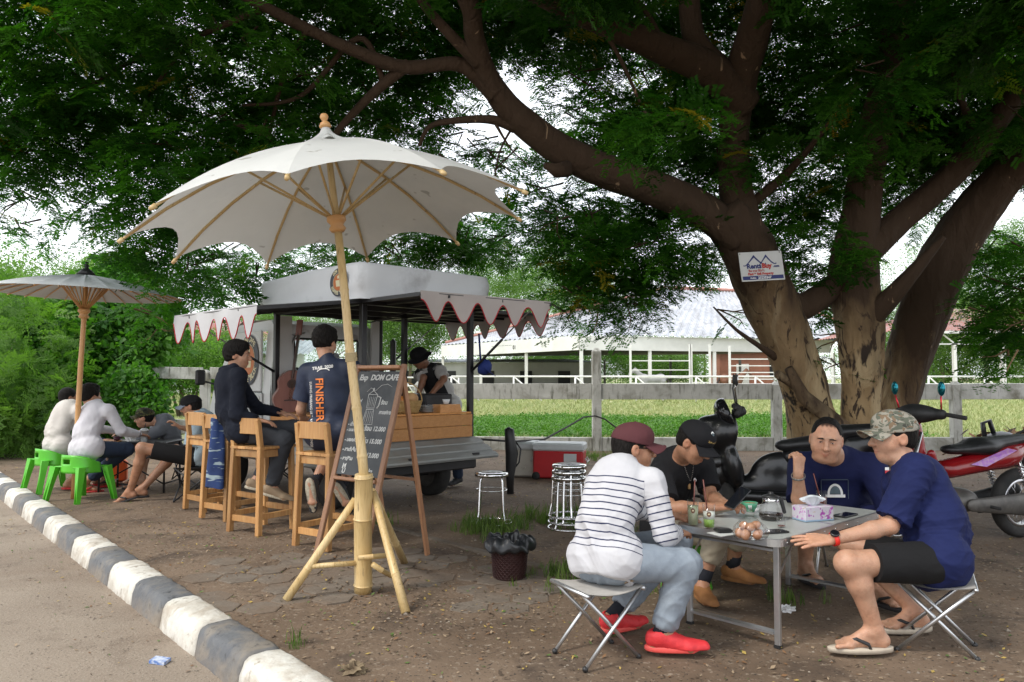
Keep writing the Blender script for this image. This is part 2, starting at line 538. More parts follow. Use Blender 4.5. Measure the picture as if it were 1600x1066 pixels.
hexgrid((740, 900), .3, .2, .5, .13, .3)
CONC = M('old_concrete', (.17, .14, .11), (.12, .095, .07), 7, .9, bump=.6, extra=lambda m, n, l, b, v: spots(n, l, b, v, 3, .45, .6, (.14, .105, .075)))
a_, b_ = gp(606, 824), gp(1160, 968)
nn = 9
for i in range(nn):
 p, q = a_.lerp(b_, i / nn), a_.lerp(b_, (i + .985) / nn)
 MB().bar(p + V(0, 0, -.035), q + V(0, 0, -.036 + rnd.uniform(-.003, .003)), .075, .09, bev=.008).build('edging_stone', CONC, pav)
# ================================================================== scattered leaves, pebbles, twigs, grass
def scatter_quads(name, m, pts, smin, smax, up=.3, seed=1, leafy=True, mats=None):
 r = np.random.default_rng(seed)
 n = len(pts); P = np.array(pts)
 a = r.uniform(0, 2 * PI, n); s = r.uniform(smin, smax, n)
 d = np.stack([np.cos(a), np.sin(a), r.uniform(-up, up, n)], 1) * s[:, None]
 e = np.stack([-np.sin(a), np.cos(a), r.uniform(-up, up, n)], 1) * (s * r.uniform(.3, .6, n))[:, None]
 lift = np.abs(d[:, 2:3]) + np.abs(e[:, 2:3])
 P = P + np.concatenate([np.zeros((n, 2)), lift + .003], 1)
 v = np.stack([P - d, P + e - d * .1, P + d, P - e - d * .1], 1).reshape(-1, 3)
 f = np.arange(4 * n).reshape(-1, 4)
 me = bpy.data.meshes.new(name)
 me.from_pydata(v.tolist(), [], f.tolist())
 if mats: 
  me.polygons.foreach_set('material_index', r.integers(0, len(mats), n).astype(np.int32))
 o = mesh_obj(name, me, mats or m)
 return o
L_Y = M('fallen_leaf_yellow', (.38, .27, .07), None, rough=.7)
L_B = M('fallen_leaf_brown', (.19, .1, .045), None, rough=.8)
L_T = M('fallen_leaf_tan', (.3, .22, .14), None, rough=.8)
L_D = M('fallen_leaf_dark', (.06, .04, .025), None, rough=.8)
L_G = M('fallen_leaf_green', (.09, .15, .035), None, rough=.6)
pts = []
r_ = random.Random(3)
while len(pts) < 24000:
 x, y = r_.uniform(-8, 9), r_.uniform(1.8, 13.2) if r_.random() < .6 else r_.uniform(2.2, 7)
 if not on_dirt((x, y)): continue
 if math.sin(x * 1.3 + 2) * math.sin(y * 1.7) + r_.uniform(-1, 1) < -.25: continue
 pts.append((x, y, zrel(x, y)))
o = scatter_quads('leaf_litter', None, pts, .005, .017, .4, 4, mats=[L_Y, L_B, L_T, L_D, L_B, L_T, L_D, L_G])
tag(o, 'small dry yellow and brown leaves strewn over the dirt', 'leaf litter', kind='stuff')
pts = []
while len(pts) < 1500:
 t, s = -r_.uniform(.0, 4), r_.uniform(-4, 12)
 if r_.random() < .5: t = -r_.uniform(.05, .5)
 p = KB + KD * s + KN * t
 pts.append((p.x, p.y, ROAD_Z))
o = scatter_quads('road_leaves', None, pts, .004, .016, .35, 5, mats=[L_Y, L_B, L_T, L_T, L_D, L_G])
tag(o, 'dry leaves and grit along the gutter of the dusty road', 'leaf litter', kind='stuff')
# pebbles: small squashed octahedra
g = MB()
for i in range(2600):
 x, y = r_.uniform(-7, 7), r_.uniform(1.9, 9)
 s = r_.uniform(.003, .011) * (1 if r_.random() < .93 else 1.8)
 z = zrel(x, y) if on_dirt((x, y)) else ROAD_Z
 if abs((V(x, y, 0) - KB).dot(KN) - .07) < .14: continue
 a = r_.uniform(0, 6)
 vs = [(x + s * math.cos(a + k * PI / 2) * r_.uniform(.7, 1.2), y + s * math.sin(a + k * PI / 2), z + s * .1) for k in range(4)] + [(x, y, z + s * .75), (x, y, z - s)]
 g.add(vs, [(0, 1, 4), (1, 2, 4), (2, 3, 4), (3, 0, 4)])
o = g.build('pebbles', M('pebble', (.28, .24, .19), (.13, .1, .08), 5, .9))
tag(o, 'small pebbles and grit lying in the dirt and on the road', 'pebbles', kind='stuff')
# ---- sprigs: instanced foliage
def sprig(name, m, n_pinna=5, n_leaf=8, L=.32, leaf=.026, droop=.25, seed=0, wide=.38):
 """a compound leaf spray: stem with side stalks carrying paired leaflets"""
 r = random.Random(seed); vs = []; fs = []
 def leaf_q(p, d, w, up):
  s = d.cross(up).normalized() * w * .5
  b = len(vs)
  vs.extend([p, p + d * .45 + s, p + d, p + d * .45 - s]); fs.append((b, b + 1, b + 2, b + 3))
 for i in range(n_pinna):
  t = (i + .7) / n_pinna
  base = V(L * t, 0, -droop * L * t * t)
  for sd in (-1, 1):
   an = R(r.uniform(38, 68)) * sd
   d = V(math.cos(an), math.sin(an), r.uniform(-.35, .15)).normalized()
   Lp = wide * L * (1.1 - .55 * abs(t - .45)) * r.uniform(.8, 1.15)
   for k in range(n_leaf):
    q = base + d * Lp * (k + .6) / n_leaf + V(0, 0, -.18 * Lp * ((k + .5) / n_leaf) ** 2)
    for s2 in (-1, 1):
     pd = (d * .55 + V(-d.y, d.x, 0) * s2 * .95 + V(0, 0, r.uniform(-.25, .25))).normalized()
     leaf_q(q, pd * leaf * r.uniform(.8, 1.2), leaf * .5, V(r.uniform(-.4, .4), r.uniform(-.4, .4), 1))
 me = bpy.data.meshes.new(name)
 me.from_pydata([tuple(v) for v in vs], [], fs)
 me.materials.append(m)
 return bpy.data.objects.new(name, me)
def broad_sprig(name, m, n=14, L=.25, leaf=.06, seed=0, ar=.55):
 r = random.Random(seed); vs = []; fs = []
 for i in range(n):
  p = V(r.gauss(0, L * .45), r.gauss(0, L * .45), r.gauss(0, L * .35))
  d = V(r.uniform(-1, 1), r.uniform(-1, 1), r.uniform(-.9, .3)).normalized() * leaf * r.uniform(.7, 1.25)
  s = d.cross(V(r.uniform(-.5, .5), r.uniform(-.5, .5), 1)).normalized() * leaf * ar * .5
  c = d.cross(s).normalized() * leaf * .08
  b = len(vs)
  vs.extend([p, p + d * .4 + s + c, p + d, p + d * .4 - s + c]); fs += [(b, b + 1, b + 2), (b, b + 2, b + 3)]
 me = bpy.data.meshes.new(name)
 me.from_pydata([tuple(v) for v in vs], [], fs)
 me.materials.append(m)
 return bpy.data.objects.new(name, me)
def blade_sprig(name, m, n=10, h=.12, w=.006, seed=0, lean=.5):
 r = random.Random(seed); vs = []; fs = []
 for i in range(n):
  p = V(r.gauss(0, .03), r.gauss(0, .03), -.005)
  a = r.uniform(0, 6.28); d = V(math.cos(a), math.sin(a), 0); s = V(-d.y, d.x, 0) * w * .5
  hh = h * r.uniform(.5, 1.2); ln = lean * r.uniform(.2, 1) * hh
  b = len(vs)
  vs.extend([p - s, p + s, p + d * ln * .35 + s * .8 + V(0, 0, hh * .6), p + d * ln * .35 - s * .8 + V(0, 0, hh * .6), p + d * ln + V(0, 0, hh)])
  fs += [(b, b + 1, b + 2, b + 3), (b + 3, b + 2, b + 4)]
 me = bpy.data.meshes.new(name)
 me.from_pydata([tuple(v) for v in vs], [], fs)
 me.materials.append(m)
 return bpy.data.objects.new(name, me)
_trees = {}
def inst_tree(objs):
 key = tuple(o.name for o in objs)
 if key in _trees: return _trees[key]
 ng = bpy.data.node_groups.new('foliage_' + objs[0].name, 'GeometryNodeTree')
 ng.interface.new_socket('Geometry', in_out='INPUT', socket_type='NodeSocketGeometry')
 ng.interface.new_socket('Geometry', in_out='OUTPUT', socket_type='NodeSocketGeometry')
 n, l = ng.nodes, ng.links
 gi, go = n.new('NodeGroupInput'), n.new('NodeGroupOutput')
 jn = n.new('GeometryNodeJoinGeometry')
 for k, ob in enumerate(objs):
  oi = n.new('GeometryNodeObjectInfo'); oi.inputs['Object'].default_value = ob
  oi.inputs['As Instance'].default_value = True
  ip = n.new('GeometryNodeInstanceOnPoints')
  ar = n.new('GeometryNodeInputNamedAttribute'); ar.data_type = 'FLOAT_VECTOR'; ar.inputs[0].default_value = 'rot'
  sc = n.new('GeometryNodeInputNamedAttribute'); sc.data_type = 'FLOAT'; sc.inputs[0].default_value = 'scl'
  ki = n.new('GeometryNodeInputNamedAttribute'); ki.data_type = 'INT'; ki.inputs[0].default_value = 'kid'
  cm = n.new('FunctionNodeCompare'); cm.data_type = 'INT'; cm.operation = 'EQUAL'; 
  l.new(ki.outputs['Attribute'], [s for s in cm.inputs if s.name == 'A' and s.type == 'INT'][0])
  [s for s in cm.inputs if s.name == 'B' and s.type == 'INT'][0].default_value = k
  l.new(gi.outputs[0], ip.inputs['Points']); l.new(oi.outputs['Geometry'], ip.inputs['Instance'])
  l.new(cm.outputs[0], ip.inputs['Selection'])
  er = n.new('FunctionNodeEulerToRotation'); l.new(ar.outputs['Attribute'], er.inputs[0]); l.new(er.outputs[0], ip.inputs['Rotation'])
  l.new(sc.outputs['Attribute'], ip.inputs['Scale'])
  l.new(ip.outputs[0], jn.inputs[0])
 l.new(jn.outputs[0], go.inputs[0])
 _trees[key] = ng
 return ng
def foliage(name, pts, rots, scls, objs, parent=None, seed=0):
 me = bpy.data.meshes.new(name)
 P = np.asarray(pts, dtype=np.float32)
 if parent is not None:
  I = np.array(WM[parent.name].inverted()); P = P @ I[:3, :3].T + I[:3, 3]
 me.vertices.add(len(P)); me.vertices.foreach_set('co', P.astype(np.float32).ravel())
 a = me.attributes.new('rot', 'FLOAT_VECTOR', 'POINT'); a.data.foreach_set('vector', np.asarray(rots, dtype=np.float32).ravel())
 a = me.attributes.new('scl', 'FLOAT', 'POINT'); a.data.foreach_set('value', np.asarray(scls, dtype=np.float32))
 r = np.random.default_rng(seed)
 a = me.attributes.new('kid', 'INT', 'POINT'); a.data.foreach_set('value', r.integers(0, len(objs), len(P)).astype(np.int32))
 o = mesh_obj(name, me, None, parent)
 md = o.modifiers.new('foliage', 'NODES'); md.node_group = inst_tree(objs)
 o['kind'] = 'stuff'
 return o
LEAF_MAIN = leaf_mat('leaf_main', (.012, .055, .007), (.06, .175, .018), .5, (.3, .2, .02))
LEAF_FAR = leaf_mat('leaf_far', (.07, .14, .035), (.15, .24, .07), .4)
LEAF_BUSH = leaf_mat('leaf_bush', (.065, .14, .03), (.15, .26, .06), .42)
LEAF_VINE = leaf_mat('leaf_vine', (.03, .1, .018), (.1, .22, .04), .4)
LEAF_COVER = leaf_mat('leaf_cover', (.055, .14, .022), (.12, .25, .045), .25)
GRASS_B = leaf_mat('grass_blade', (.06, .11, .025), (.14, .2, .05), .3)
GRASS_P = leaf_mat('grass_pasture', (.26, .32, .13), (.42, .42, .22), .08)
SPR = [sprig('spray', LEAF_MAIN, 4, 6, .34, .043, seed=k) for k in range(4)]
SPRF = [broad_sprig('far_clump', LEAF_FAR, 40, 1.0, .16, seed=k) for k in range(3)]
SPRB = [broad_sprig('bush_clump', LEAF_BUSH, 30, .3, .075, seed=k) for k in range(3)]
SPRV = [broad_sprig('vine_clump', LEAF_VINE, 16, .27, .11, seed=k, ar=.85) for k in range(3)]
SPRC = [broad_sprig('cover_clump', LEAF_COVER, 26, .16, .05, seed=k, ar=.8) for k in range(3)]
SPRA = [sprig('feather_spray', LEAF_BUSH, 4, 6, .4, .05, seed=20 + k) for k in range(3)]
SPRG = [blade_sprig('grass_tuft', GRASS_B, 12, .13, .007, seed=k) for k in range(3)]
SPRP = [blade_sprig('pasture_tuft', GRASS_P, 18, .11, .012, seed=k, lean=.8) for k in range(3)]
NR = np.random.default_rng(11)
def blob_pts(c, r, n, shell=.55):
 """points in an ellipsoid, biased to its outside"""
 d = NR.normal(size=(n, 3)); d /= np.linalg.norm(d, axis=1)[:, None]
 q = NR.uniform(shell ** 3, 1, n) ** (1 / 3)
 return np.array(c) + d * q[:, None] * np.array(r), d
def rand_rots(n, tilt=.5):
 return np.stack([NR.normal(0, tilt, n), NR.normal(0, tilt, n), NR.uniform(0, 2 * PI, n)], 1)
# grass growing in tufts by the bin, the stools and the edges
pts = []
for px, py, rr, k in ((900, 905, .35, 60), (880, 810, .35, 140), (770, 830, .3, 80), (930, 820, .3, 60), (745, 825, .15, 30), (600, 820, .07, 10), (170, 690, .7, 160), (1110, 740, .3, 60), (1240, 940, .12, 8), (450, 1010, .1, 4), (60, 700, 1, 260), (935, 715, .5, 90)):
 c = gp(px, py)
 for i in range(k):
  x, y = c.x + NR.normal(0, rr * .6), c.y + NR.normal(0, rr * .6)
  if on_dirt((x, y)): pts.append((x, y, zrel(x, y)))
o = foliage('grass_tufts', pts, rand_rots(len(pts), .15), NR.uniform(.35, 1.0, len(pts)), SPRG)
tag(o, 'thin green grass tufts sprouting from the dirt', 'grass')
pts = []
for i in range(34000):
 y = 14.6 + 42 * NR.random() ** 1.6
 x = NR.uniform(-.75, .75) * y
 if x < -2 and y < 16.5 - x * .12: continue
 pts.append((x, y, 0.0))
o = foliage('pasture_grass', pts, rand_rots(len(pts), .2), NR.uniform(.5, 1.2, len(pts)) * (1 + .02 * np.array(pts)[:, 1]), SPRP)
tag(o, 'sunlit pale grass of the pasture beyond the fence', 'grass')
pts = []
for i in range(9500):
 y = NR.uniform(15.4, 23.5); x = NR.uniform(-1.2, 8.5)
 if y > 22.5 + math.sin(x * 1.1) * .8: continue
 pts.append((x, y, NR.uniform(.03, .17)))
o = foliage('ground_cover', pts, rand_rots(len(pts), .5), NR.uniform(.7, 1.2, len(pts)), SPRC)
tag(o, 'bright green leafy ground cover just beyond the white fence', 'ground cover')
# ================================================================== fences
def old_extra(m, n, l, b, vec):
 spots(n, l, b, vec, 2.2, .5, .7, (.16, .15, .11), 8, .5)
 spots(n, l, b, mapped(n, l, vec, (6, 6, 1)), 3, .55, .75, (.1, .1, .075), 6)
FENCE_M = M('weathered_white_concrete', (.52, .52, .49), (.4, .4, .37), 4, .85, bump=.5, bscale=20, extra=old_extra)
def fence(label, pts, post_h, rail_z, rail_h, base=True, tall=()):
 t = thing('concrete_fence', label, 'fence', tuple(pts[0]))
 for i, p in enumerate(pts):
  h = 1.84 if i in tall else post_h
  g = MB()
  g.box((p.x, p.y, p.z + h / 2 - .05), (.16, .16, h - .02), bev=.012)
  g.box((p.x, p.y, p.z + h - .035), (.14, .14, .05), taper=.45)
  g.build('post', FENCE_M, t, True)
  if i + 1 < len(pts):
   q = pts[i + 1]; d = (q - p).normalized()
   off = V(d.y, -d.x, 0) * .02
   a, b = p + d * .083 + off, q - d * .083 + off
   za = rail_z + p.z
   MB().bar(a + V(0, 0, za - rail_h / 2), b + V(0, 0, q.z + rail_z - rail_h / 2 + rnd.uniform(-.015, .015)), .06, rail_h, bev=.006).build('rail', FENCE_M, t, True)
   if base:
    MB().bar(a + V(0, 0, p.z + .1), b + V(0, 0, q.z + .1), .08, .27, bev=.01).build('base_board', FENCE_M, t, True)
 return t
p0 = V(1.51, 13.7, 0)
fp = [V(1.51 + 3.22 * k, 13.75 + .03 * k, 0) for k in range(0, 5)]
fpl = [V(-1.7, 14.1, 0), V(-4.9, 14.6, .1)]
fence('long weathered white concrete fence behind the tree and motorbikes', fpl[:1] + fp, 1.24, 1.19, .28, tall=(1,))
fence('white concrete fence section overgrown with vines behind the small umbrella', [V(-3.9, 14.5, .08), V(-5.9, 14.8, .12), V(-7.5, 15.1, .14), V(-9.4, 15.4, .15), V(-11.5, 15.7, .15)], 1.34, 1.25, .23)
RAILW = M('white_rail_paint', (.75, .75, .74), (.6, .6, .58), 2, .5)
def rail_run(label, a, b, n, hs, r=.045, brace=True, zc=1.25):
 t = thing('paddock_rail', label, 'railing', tuple(a))
 for i in range(n + 1):
  p = a.lerp(b, i / n)
  MB().tube([p, p + V(0, 0, zc)], r, 6).build('post', RAILW, t, True)
 for h in hs:
  MB().tube([a + V(0, 0, h), b + V(0, 0, h)], r, 6).build('bar', RAILW, t, True)
 if brace:
  for i in range(0, n):
   p = a.lerp(b, i / n); q = a.lerp(b, (i + .45) / n)
   MB().tube([p + V(0, 0, zc), q + V(0, 0, .15)], r * .8, 6).build('brace', RAILW, t, True)
 return t
rail_run('long white racecourse rail running low behind the tree trunks', V(-3, 38, 0), V(34, 41, 0), 12, (1.35, .95), .05, True, 1.35)
rail_run('white double rail left of the big tree beyond the pasture', V(-9.5, 44, 0), V(-3.2, 46, 0), 4, (1.3, .8), .05, True, 1.3)
def corral(label, x0, x1, y0, y1, n, bars, top=2.9):
 t = thing('corral_fence', label, 'railing', (x0, y0, 0))
 a, b = V(x0, y0, 0), V(x1, y1, 0)
 for i in range(n + 1):
  p = a.lerp(b, i / n)
  MB().box(tuple(p + V(0, 0, top / 2)), (.12, .12, top)).build('post', RAILW, t, True)
 for h in bars:
  MB().bar(a + V(0, 0, h), b + V(0, 0, h), .06, .06).build('bar', RAILW, t, True)
 return t
Yb = 46
X = lambda px, y: (px - 800) / 1200 * y
corral('white barred corral panel holding the grey horse under the stable roof', X(985, Yb), X(1078, Yb), Yb, Yb, 1, (.6, .95, 1.3, 1.75, 2.3), 3.3)
corral('white barred corral panel right of the horse beside the trunk', X(1140, Yb), X(1300, Yb), Yb, Yb, 2, (.6, .9, 1.2, 1.6, 2.0, 2.4), 3.2)
corral('tall thin white pole frame between the two corral panels', X(1080, Yb), X(1109, Yb), Yb, Yb, 1, (.7, 1.0), 3.3)
# ================================================================== stable building (open barn, hipped corrugated roof)
def corr_extra(axis):
 def f(m, n, l, b, vec):
  w = n.new('ShaderNodeTexWave'); w.wave_type = 'BANDS'; w.bands_direction = axis; w.inputs['Scale'].default_value = 1.6
  l.new(vec, w.inputs['Vector'])
  bp = n.new('ShaderNodeBump'); bp.inputs['Strength'].default_value = .6; bp.inputs['Distance'].default_value = .06
  l.new(w.outputs['Fac'], bp.inputs['Height']); l.new(bp.outputs[0], b.inputs['Normal'])
  spots(n, l, b, mapped(n, l, vec, (.5, .5, .5)), 3, .45, .7, (.3, .3, .31), 7)
 return f
ROOF_W = M('pale_fibre_cement_roof', (.5, .52, .56), (.4, .42, .46), .5, .8, extra=corr_extra('X'))
BARN_W = M('barn_white_board', (.72, .72, .7), (.6, .6, .58), .6, .7)
ROOF_R = M('red_metal_roof', (.32, .12, .09), (.42, .2, .16), .6, .5, extra=corr_extra('X'))
def roof_panel(name, quad, nu, m, par, amp=.07, z_off=0):
 """corrugated sheet: quad a-b (eave) c-d (ridge); real waves along a-b"""
 a, b, c, d = quad
 nrm = (b - a).cross(d - a).normalized()
 if nrm.z < 0: nrm = -nrm
 g = MB()
 vs = []
 for i in range(nu * 4 + 1):
  u = i / (nu * 4)
  w = amp * math.cos(u * nu * 2 * PI)
  vs += [tuple(a.lerp(b, u) + nrm * w), tuple(d.lerp(c, u) + nrm * w)]
 fs = [(2 * i, 2 * i + 2, 2 * i + 3, 2 * i + 1) for i in range(nu * 4)]
 g.add(vs, fs, True)
 return g.build(name, m, par, True)
bn = thing('stable_barn', 'long open white stable with pale corrugated roof beyond the pasture', 'building', (4, 52, 0))
def bp_(px, py, Y): return at(px, py, Y)
c0 = bp_(906, 523, 50); c1 = bp_(1300, 523, 56); cl = bp_(690, 537, 66)
c0.z = c1.z = cl.z = c0.z
rdg0 = bp_(1043, 452, 62); rdg1 = rdg0 + V(9.5, 3, 0)
back_r = c1 + V(-2, 16, 0); back_l = cl + V(3, 14, 0)
roof_panel('roof_slope', (c0, c1 + V(3, 0, 0), rdg1, rdg0), 34, ROOF_W, bn)
roof_panel('roof_slope', (cl, c0, rdg0, rdg0), 30, ROOF_W, bn)
roof_panel('roof_slope', (c1 + V(3, 0, 0), back_r, rdg1, rdg1), 20, ROOF_W, bn)
CAPM = M('ridge_cap_red', (.33, .14, .11), (.42, .22, .18), .7, .6)
MB().tube([cl.lerp(rdg0, .02) + V(0, 0, .1), rdg0 + V(0, 0, .12), rdg1 + V(0, 0, .12), c1 + V(3, 0, .1)], .16, 6).build('ridge_cap', CAPM, bn, True)
MB().tube([c0 + V(0, 0, .1), rdg0 + V(0, 0, .12)], .1, 6).build('ridge_cap', ROOF_W, bn, True)
fh = .95
def fascia(a, b, z0, z1): MB().bar(a + V(0, 0, (z0 + z1) / 2), b + V(0, 0, (z0 + z1) / 2), .08, z1 - z0).build('fascia', BARN_W, bn, True)
fascia(c0 + V(.0, .0, 0), c1, -fh - .05, -.07); fascia(cl, c0 + V(-.05, .05, 0), -fh - .05, -.07)
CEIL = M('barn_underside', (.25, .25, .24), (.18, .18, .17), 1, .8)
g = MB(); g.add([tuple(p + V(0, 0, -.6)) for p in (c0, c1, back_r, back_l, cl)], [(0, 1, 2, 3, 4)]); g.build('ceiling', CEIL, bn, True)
for a, b, k in ((cl, c0, 3), (c0, c1, 4)):
 for i in range(k + 1 if a is c0 else k):
  p = a.lerp(b, i / k)
  MB().box((p.x + .1, p.y + .15, (c0.z - 1) / 2), (.22, .22, c0.z - 1)).build('pillar', BARN_W, bn, True)
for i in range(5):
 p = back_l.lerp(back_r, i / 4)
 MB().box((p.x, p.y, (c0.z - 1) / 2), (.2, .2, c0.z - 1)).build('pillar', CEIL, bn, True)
vs, fs = text_geo('ໂຮງມ້າ 01', .42, .012)
d = (c0 - cl).normalized()
p_ = cl.lerp(c0, .43) + V(0, 0, -.72) + V(d.y, -d.x, 0) * .06
g = MB(Matrix.Translation(p_) @ Matrix((d, V(0, 0, 1), V(d.y, -d.x, 0))).transposed().to_4x4()); g.add(vs, fs); g.build('lettering', BLACK_METAL, bn, True)
bw = thing('stable_block', 'low pale stable block with dark stall openings behind the barn', 'building', (2, 76, 0))
MB().box((-2, 78, 1.4), (20, 2.5, 2.8)).build('wall', BARN_W, bw, True)
for k in range(5): MB().box((-10 + 3.8 * k, 76.7, 1.2), (1.2, .1, 1.5)).build('window', BLACK_METAL, bw, True)
MB().box((-2, 78, 3.0), (21, 4, .25), taper=.7).build('roof', ROOF_W, bw, True)
bk = thing('brick_shed', 'small brick shed with a white door seen through the corral', 'building', (22, 74, 0))
BRICKM = M('far_brick', (.35, .15, .1), (.27, .12, .08), 2, .85)
MB().box((24, 76, 1.9), (8, 4, 3.8)).build('wall', BRICKM, bk, True)
MB().box((22.2, 73.96, 1.4), (1.2, .08, 2.4)).build('door', BARN_W, bk, True)
MB().box((25.5, 73.96, 2.0), (1.4, .08, 1.3)).build('window', BLACK_METAL, bk, True)
MB().box((24, 76, 4.0), (9, 5, .3), taper=.6).build('roof', ROOF_R, bk, True)
rs = thing('red_roof_shed', 'open shed with red metal roof on white posts at the right', 'building', (27, 46, 0))
e0 = at(1395, 517, 44); e1 = at(1720, 517, 44); r0 = at(1470, 483, 52); r1 = at(1760, 480, 52)
e0.z = e1.z = at(1500, 517, 44).z
roof_panel('roof_slope', (e0, e1, r1, r0), 60, ROOF_R, rs, .04)
roof_panel('roof_slope', (e0 + V(0, 14, 0), e0, r0, r0), 30, ROOF_R, rs, .04)
MB().bar(e0 + V(0, 0, -.08), e1 + V(0, 0, -.08), .1, .14).build('gutter', RAILW, rs, True)
for i in range(9):
 p = e0.lerp(e1, i / 8)
 q = e0.lerp(e1, min(1, (i + .5) / 8)); q2 = e0.lerp(e1, min(1, (i + 1) / 8))
 MB().bar(p + V(0, .3, -.15), q + V(0, .3, -.75), .07).build('truss', RAILW, rs, True)
 if i < 8: MB().bar(q + V(0, .3, -.75), q2 + V(0, .3, -.15), .07).build('truss', RAILW, rs, True)
MB().bar(e0 + V(0, .3, -.75), e1 + V(0, .3, -.75), .08).build('truss', RAILW, rs, True)
for px in (1497, 1573, 1660):
 p = at(px, 600, 44); MB().box((p.x, p.y + .3, e0.z / 2 - .35), (.24 if px > 1550 else .16, .24, e0.z - .7)).build('pillar', RAILW, rs, True)
hs = thing('tiled_house', 'white house with faded red roof seen past the shaggy bush', 'building', (-26, 62, 0))
p = at(300, 560, 62)
MB().box((-25.2, 66, 2.0), (13, 6, 4.0)).build('wall', BARN_W, hs, True)
ex = lambda px: at(px, 545, 62.9)
for px in (286, 325, 352): 
 q = at(px, 537, 62.9)
 MB().box((q.x, 62.96, q.z), (2.1 if px < 300 else 1.2, .06, 1.15)).build('window', M('far_glass', (.06, .08, .1), None, rough=.2), hs, True)
za = 4.0
roof_panel('roof_slope', (V(-32.4, 62.2, za), V(-17.8, 62.2, za), V(-20.5, 66, za + 2.1), V(-29.5, 66, za + 2.1)), 40, ROOF_R, hs, .05)
roof_panel('roof_slope', (V(-17.8, 62.2, za), V(-17.8, 70, za), V(-20.5, 66, za + 2.1), V(-20.5, 66, za + 2.1)), 20, ROOF_R, hs, .05)
hs2 = thing('metal_roof_house', 'low pale house with a grey sheet roof left of the truck', 'building', (-16, 60, 0))
MB().box((-19, 58, 1.5), (5.5, 4, 3)).build('wall', BARN_W, hs2, True)
roof_panel('roof_slope', (V(-22.5, 55, 3.0), V(-14.5, 55, 3.0), V(-14.5, 60, 4.2), V(-22.5, 60, 4.2)), 24, ROOF_W, hs2, .05)
# ================================================================== trees and bushes behind
BARK_FAR = M('bark_far', (.12, .09, .065), (.2, .16, .12), 2, .9, bump=.4)
def bg_tree(name, label, base, trunk_h, blobs, objs, dens, sc=(.7, 1.3), group=None, lean=0, trunk=True, cat='tree', r0=.2, tilt=.6):
 t = thing(name, label, cat, tuple(base), group=group)
 P, S = [], []
 for (c, r, n) in blobs:
  q, d = blob_pts(c, r, int(n * dens)); P.append(q)
 P = np.concatenate(P)
 foliage('crown', P, rand_rots(len(P), tilt), NR.uniform(sc[0], sc[1], len(P)), objs, t)
 if trunk:
  g = MB(); b = Vector(base); top = b + V(lean, 0, trunk_h)
  g.tube([b + V(0, 0, -.1), b.lerp(top, .5) + V(.1, 0, 0), top], [r0, r0 * .7, r0 * .4], 8)
  for (c, r, n) in blobs[:5]: g.tube([b.lerp(top, .55), Vector(c).lerp(b, .25)], [r0 * .4, r0 * .12], 6)
  g.build('trunk', BARK_FAR, t, True)
 return t
def cluster(cx, cy, cz, rx, ry, rz, k, n, seed):
 r = random.Random(seed); out = []
 for i in range(k):
  a = r.uniform(0, 6.28); q = r.uniform(.2, .85); e = r.uniform(-.7, .9)
  c = (cx + rx * q * math.cos(a), cy + ry * q * math.sin(a), cz + rz * e * .75)
  s = r.uniform(.28, .5)
  out.append((c, (rx * s, ry * s, rz * s * .9), n))
 return out
far = [  # px centre, Y, half width m, crown centre z, half height, label
 (30, 40, 7, 4.6, 3.0, 'pale feathery tree at the far left behind the small umbrella'),
 (170, 62, 4, 8.2, 2.8, 'slender pale tree top rising over the vine covered bush'),
 (520, 95, 9, 7.5, 5, 'soft green tree far behind the coffee truck'),
 (640, 75, 5, 5.5, 4, 'rounded tree in the distance above the barista'),
 (820, 80, 9, 10.5, 6, 'tall pale green tree left of the stable roof'),
 (755, 120, 10, 12, 8, 'hazy far tree between the truck roof and the big limb'),
 (900, 110, 9, 11, 7, 'distant tree behind the left end of the stable roof'),
 (1100, 100, 12, 7, 6, 'broad tree behind the stable roof ridge'),
 (1420, 72, 8, 8.5, 6, 'distant tree seen between the trunks of the big tree'),
 (1540, 60, 6.5, 9.0, 6, 'pale green tree rising over the red shed roof'),
 (1630, 48, 6, 3.5, 4, 'dense tree behind the red shed posts at the right edge'),
 (1470, 62, 7, 3, 3.2, 'dark rounded shrubby tree beneath the red shed'),
 (1010, 84, 6, 3.0, 3, 'bushy tree seen under the stable roof'),
 (865, 84, 7, 2.6, 2.8, 'scrubby tree under the left end of the stable'),
 (330, 55, 5, 2.6, 2.4, 'pale shrubby tree in front of the tiled house'),
 (-60, 30, 5, 3.2, 3, 'light green tree leaning in from the left edge'),
 (410, 80, 6, 5, 4, 'green tree behind the pale houses'),
]
for i, (px, Y, rx, cz, rz, lab) in enumerate(far):
 x = X(px, Y)
 bg_tree('background_tree', lab, (x, Y, 0), cz * .9, cluster(x, Y, cz, rx, rx * .7, rz, 18, 60, i), SPRF, 1.1, (.75, 1.3) if Y > 60 else (.5, 1.0), 'trees beyond the pasture')
t = thing('far_tree_line', 'hazy line of trees along the horizon', 'trees', (0, 170, 0)); t['kind'] = 'stuff'
P = []
for i in range(46):
 x = -150 + i * 7 + rnd.uniform(-2, 2)
 q, _ = blob_pts((x, 170 + rnd.uniform(-8, 8), 4), (6, 5, 5 + rnd.uniform(0, 4)), 60); P.append(q)
P = np.concatenate(P); P[:, 2] = np.maximum(P[:, 2], .3)
foliage('tree_line', P, rand_rots(len(P), .6), NR.uniform(1.6, 2.8, len(P)), SPRF, t)
